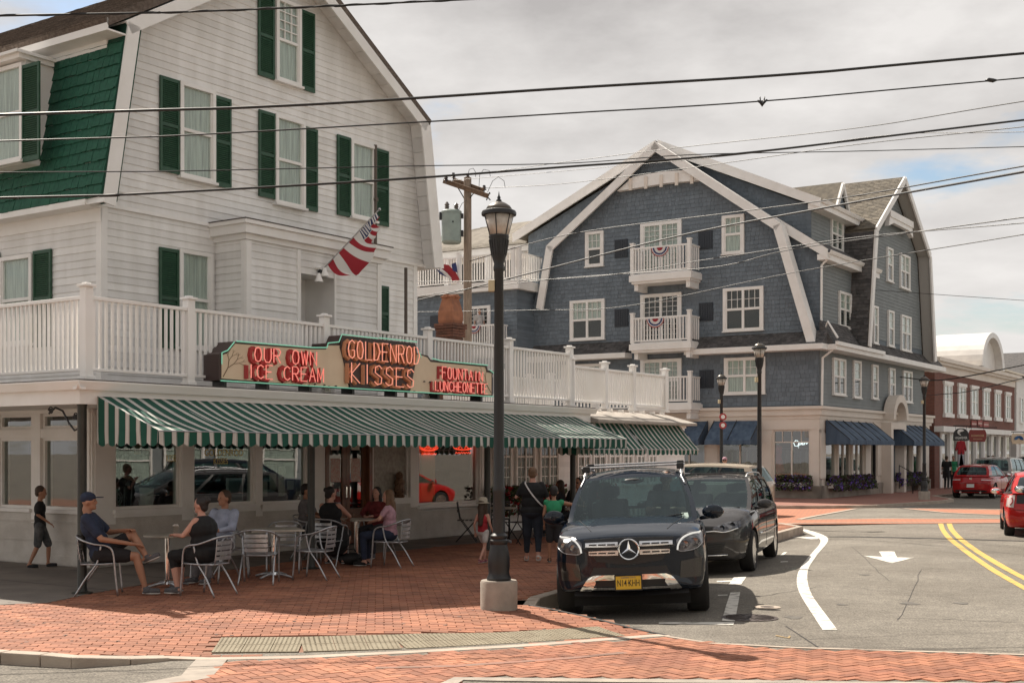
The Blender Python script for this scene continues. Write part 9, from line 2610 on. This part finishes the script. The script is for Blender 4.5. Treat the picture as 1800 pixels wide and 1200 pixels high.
# jersey and trousers display on the brick row
jp = px(1690, 795, 66.8); T = thing('clothes_display', 'red jersey over pale trousers hung up outside the brick row', 'clothes display', (jp.x, jp.y, 0))
def jbox(nm_, pts, m): 
 mb = MB(); mb.poly([Vector((jp.x + a, jp.y, z_)) for a, z_ in [(a * .48, 1.2 + (z_ - .75) * .75) for a, z_ in pts]], (0, .16, 0)); mb.build(nm_, m, T, bevel=.03)
jbox('jersey', [(-.36, 1.55), (.36, 1.55), (.36, 2.05), (.52, 1.75), (.60, 1.9), (.40, 2.45), (.12, 2.5), (-.12, 2.5), (-.40, 2.45), (-.60, 1.9), (-.52, 1.75), (-.36, 2.05)], C_RED); jbox('trousers', [(-.32, .75), (-.05, .75), (0, 1.3), (.05, .75), (.32, .75), (.34, 1.56), (-.34, 1.56)], cloth('cloth_light_grey', (.42, .42, .46)))
mb = MB(); mb.tube([(jp.x, jp.y + .08, 0), (jp.x, jp.y + .08, 2.6)], .03, 6); mb.build('stand', M_IRON, T)
# ============================================================ IN THE SHOP
def g3(lx, ly, z): return gl(lx, ly, z)
T = thing('candy_machine', 'old taffy pulling machine with spoked wheel behind the first shop window', 'machine', g3(.9, .5, .9)); mb = MB(); c = g3(.85, .45, 1.12)
F_ = Face(c, D1, N1)
for r_ in (.14, .10, .04): mb.tube([F_.P(r_ * math.cos(t), 0, r_ * math.sin(t)) for t in np.linspace(0, 2 * math.pi, 25)], .010, 6)
for k in range(8): mb.tube([c, F_.P(.14 * math.cos(k * .785), 0, .14 * math.sin(k * .785))], .007, 5)
for k in range(5): mb.tube([F_.P(-.2 + k * .14, -.05, -.2), F_.P(-.25 + k * .16, -.05, .2)], .014, 6)
mb.build('machine_frame', M_ALU, T, smooth=True)
T = thing('bucket', 'white bucket standing behind the first shop window', 'bucket', g3(1.5, .45, .98)); mb = MB(); mb.lathe(g3(1.5, .45, .95), [(.12, 0), (.14, .32), (.15, .33), (.13, .34)], 20); mb.build('bucket_body', M_WHITE, T, smooth=35)
T = thing('counter', 'dark wooden counter running behind the shop windows', 'counter', g3(2, .9, 0)); mb = MB(); mb.fbox(GF, .4, 5.4, -1.0, -.35, .3, .92); mb.build('counter_body', M_WOOD, T)
T = thing('frame', 'silver picture frame leaning in the second shop window', 'picture frame', g3(3.4, .4, .95)); mb = MB(); mb.fbox(GF, 3.35, 3.75, -.42, -.38, .97, 1.42); mb.build('frame_edge', M_ALU, T); mb = MB(); mb.fbox(GF, 3.39, 3.71, -.38, -.375, 1.01, 1.38); mb.build('picture', mat('print_blue', (.16, .22, .22), .5), T)
T = thing('menu_board', 'pale menu sheets hanging behind the third shop window', 'menu', g3(4.6, .3, 1.3))
for k in range(5): mb = MB(); a = 4.12 + k * .24; mb.fbox(GF, a, a + .18, -.30, -.29, 1.05 + .12 * (k % 2), 1.35 + .14 * (k % 3)); mb.build('sheet', MATS['paper'], T)
T = thing('candy_display', 'yellow and orange candy displays behind the wide shop window', 'display', g3(9, .8, .8))
for k, (m_, z0_, z1_) in enumerate(((mat('display_blue', (.06, .12, .26), .6), 1.5, 2.3), (mat('display_orange', (.50, .24, .06), .6), .8, 2.4), (mat('display_yellow', (.60, .40, .14), .6), .8, 2.1), (C_CHA, .8, 1.5))):
 mb = MB(); mb.fbox(GF, 8.05 + k * .55, 8.55 + k * .55, -.5, -.36, z0_, z1_); mb.build('panel', m_, T)  # panel colours raised to carry the warm glow of the lit shop
M_NR = mat('neon_red', (.9, .1, .05), .3, emit=(1, .07, .03), estr=1.1)
for i, (u0, u1, v0, v1, nm_) in enumerate(((738, 770, 779, 799, 'left'), (797, 831, 779, 797, 'right'))):
 a0, z1_ = GF.uv(u0, v0, -.3); a1, z0_ = GF.uv(u1, v1, -.3); T = thing('neon_window_sign', 'small red neon sign hanging in the wide shop window, on the ' + nm_, 'sign', GF.P(a0, -.3, z0_)); mb = MB(); am_, zm_ = (a0 + a1) / 2, z0_ + (z1_ - z0_) * .65
 for s_ in (1, .8): mb.tube([GF.P(am_ + (a1 - a0) / 2 * s_ * math.cos(t), -.3, zm_ + (z1_ - z0_) * .30 * s_ * math.sin(t)) for t in np.linspace(0, 2 * math.pi, 21)], .012, 5)
 mb.tube([GF.P(a0 + (a1 - a0) * t, -.3, zm_ + .025 * math.sin(t * 40)) for t in np.linspace(.15, .85, 30)], .010, 5); mb.tube([GF.P(a0 + (a1 - a0) * t, -.3, z0_ + .02 + .02 * math.sin(t * 50)) for t in np.linspace(.1, .9, 34)], .010, 5); mb.build('neon_tube', M_NR, T, fix=False)
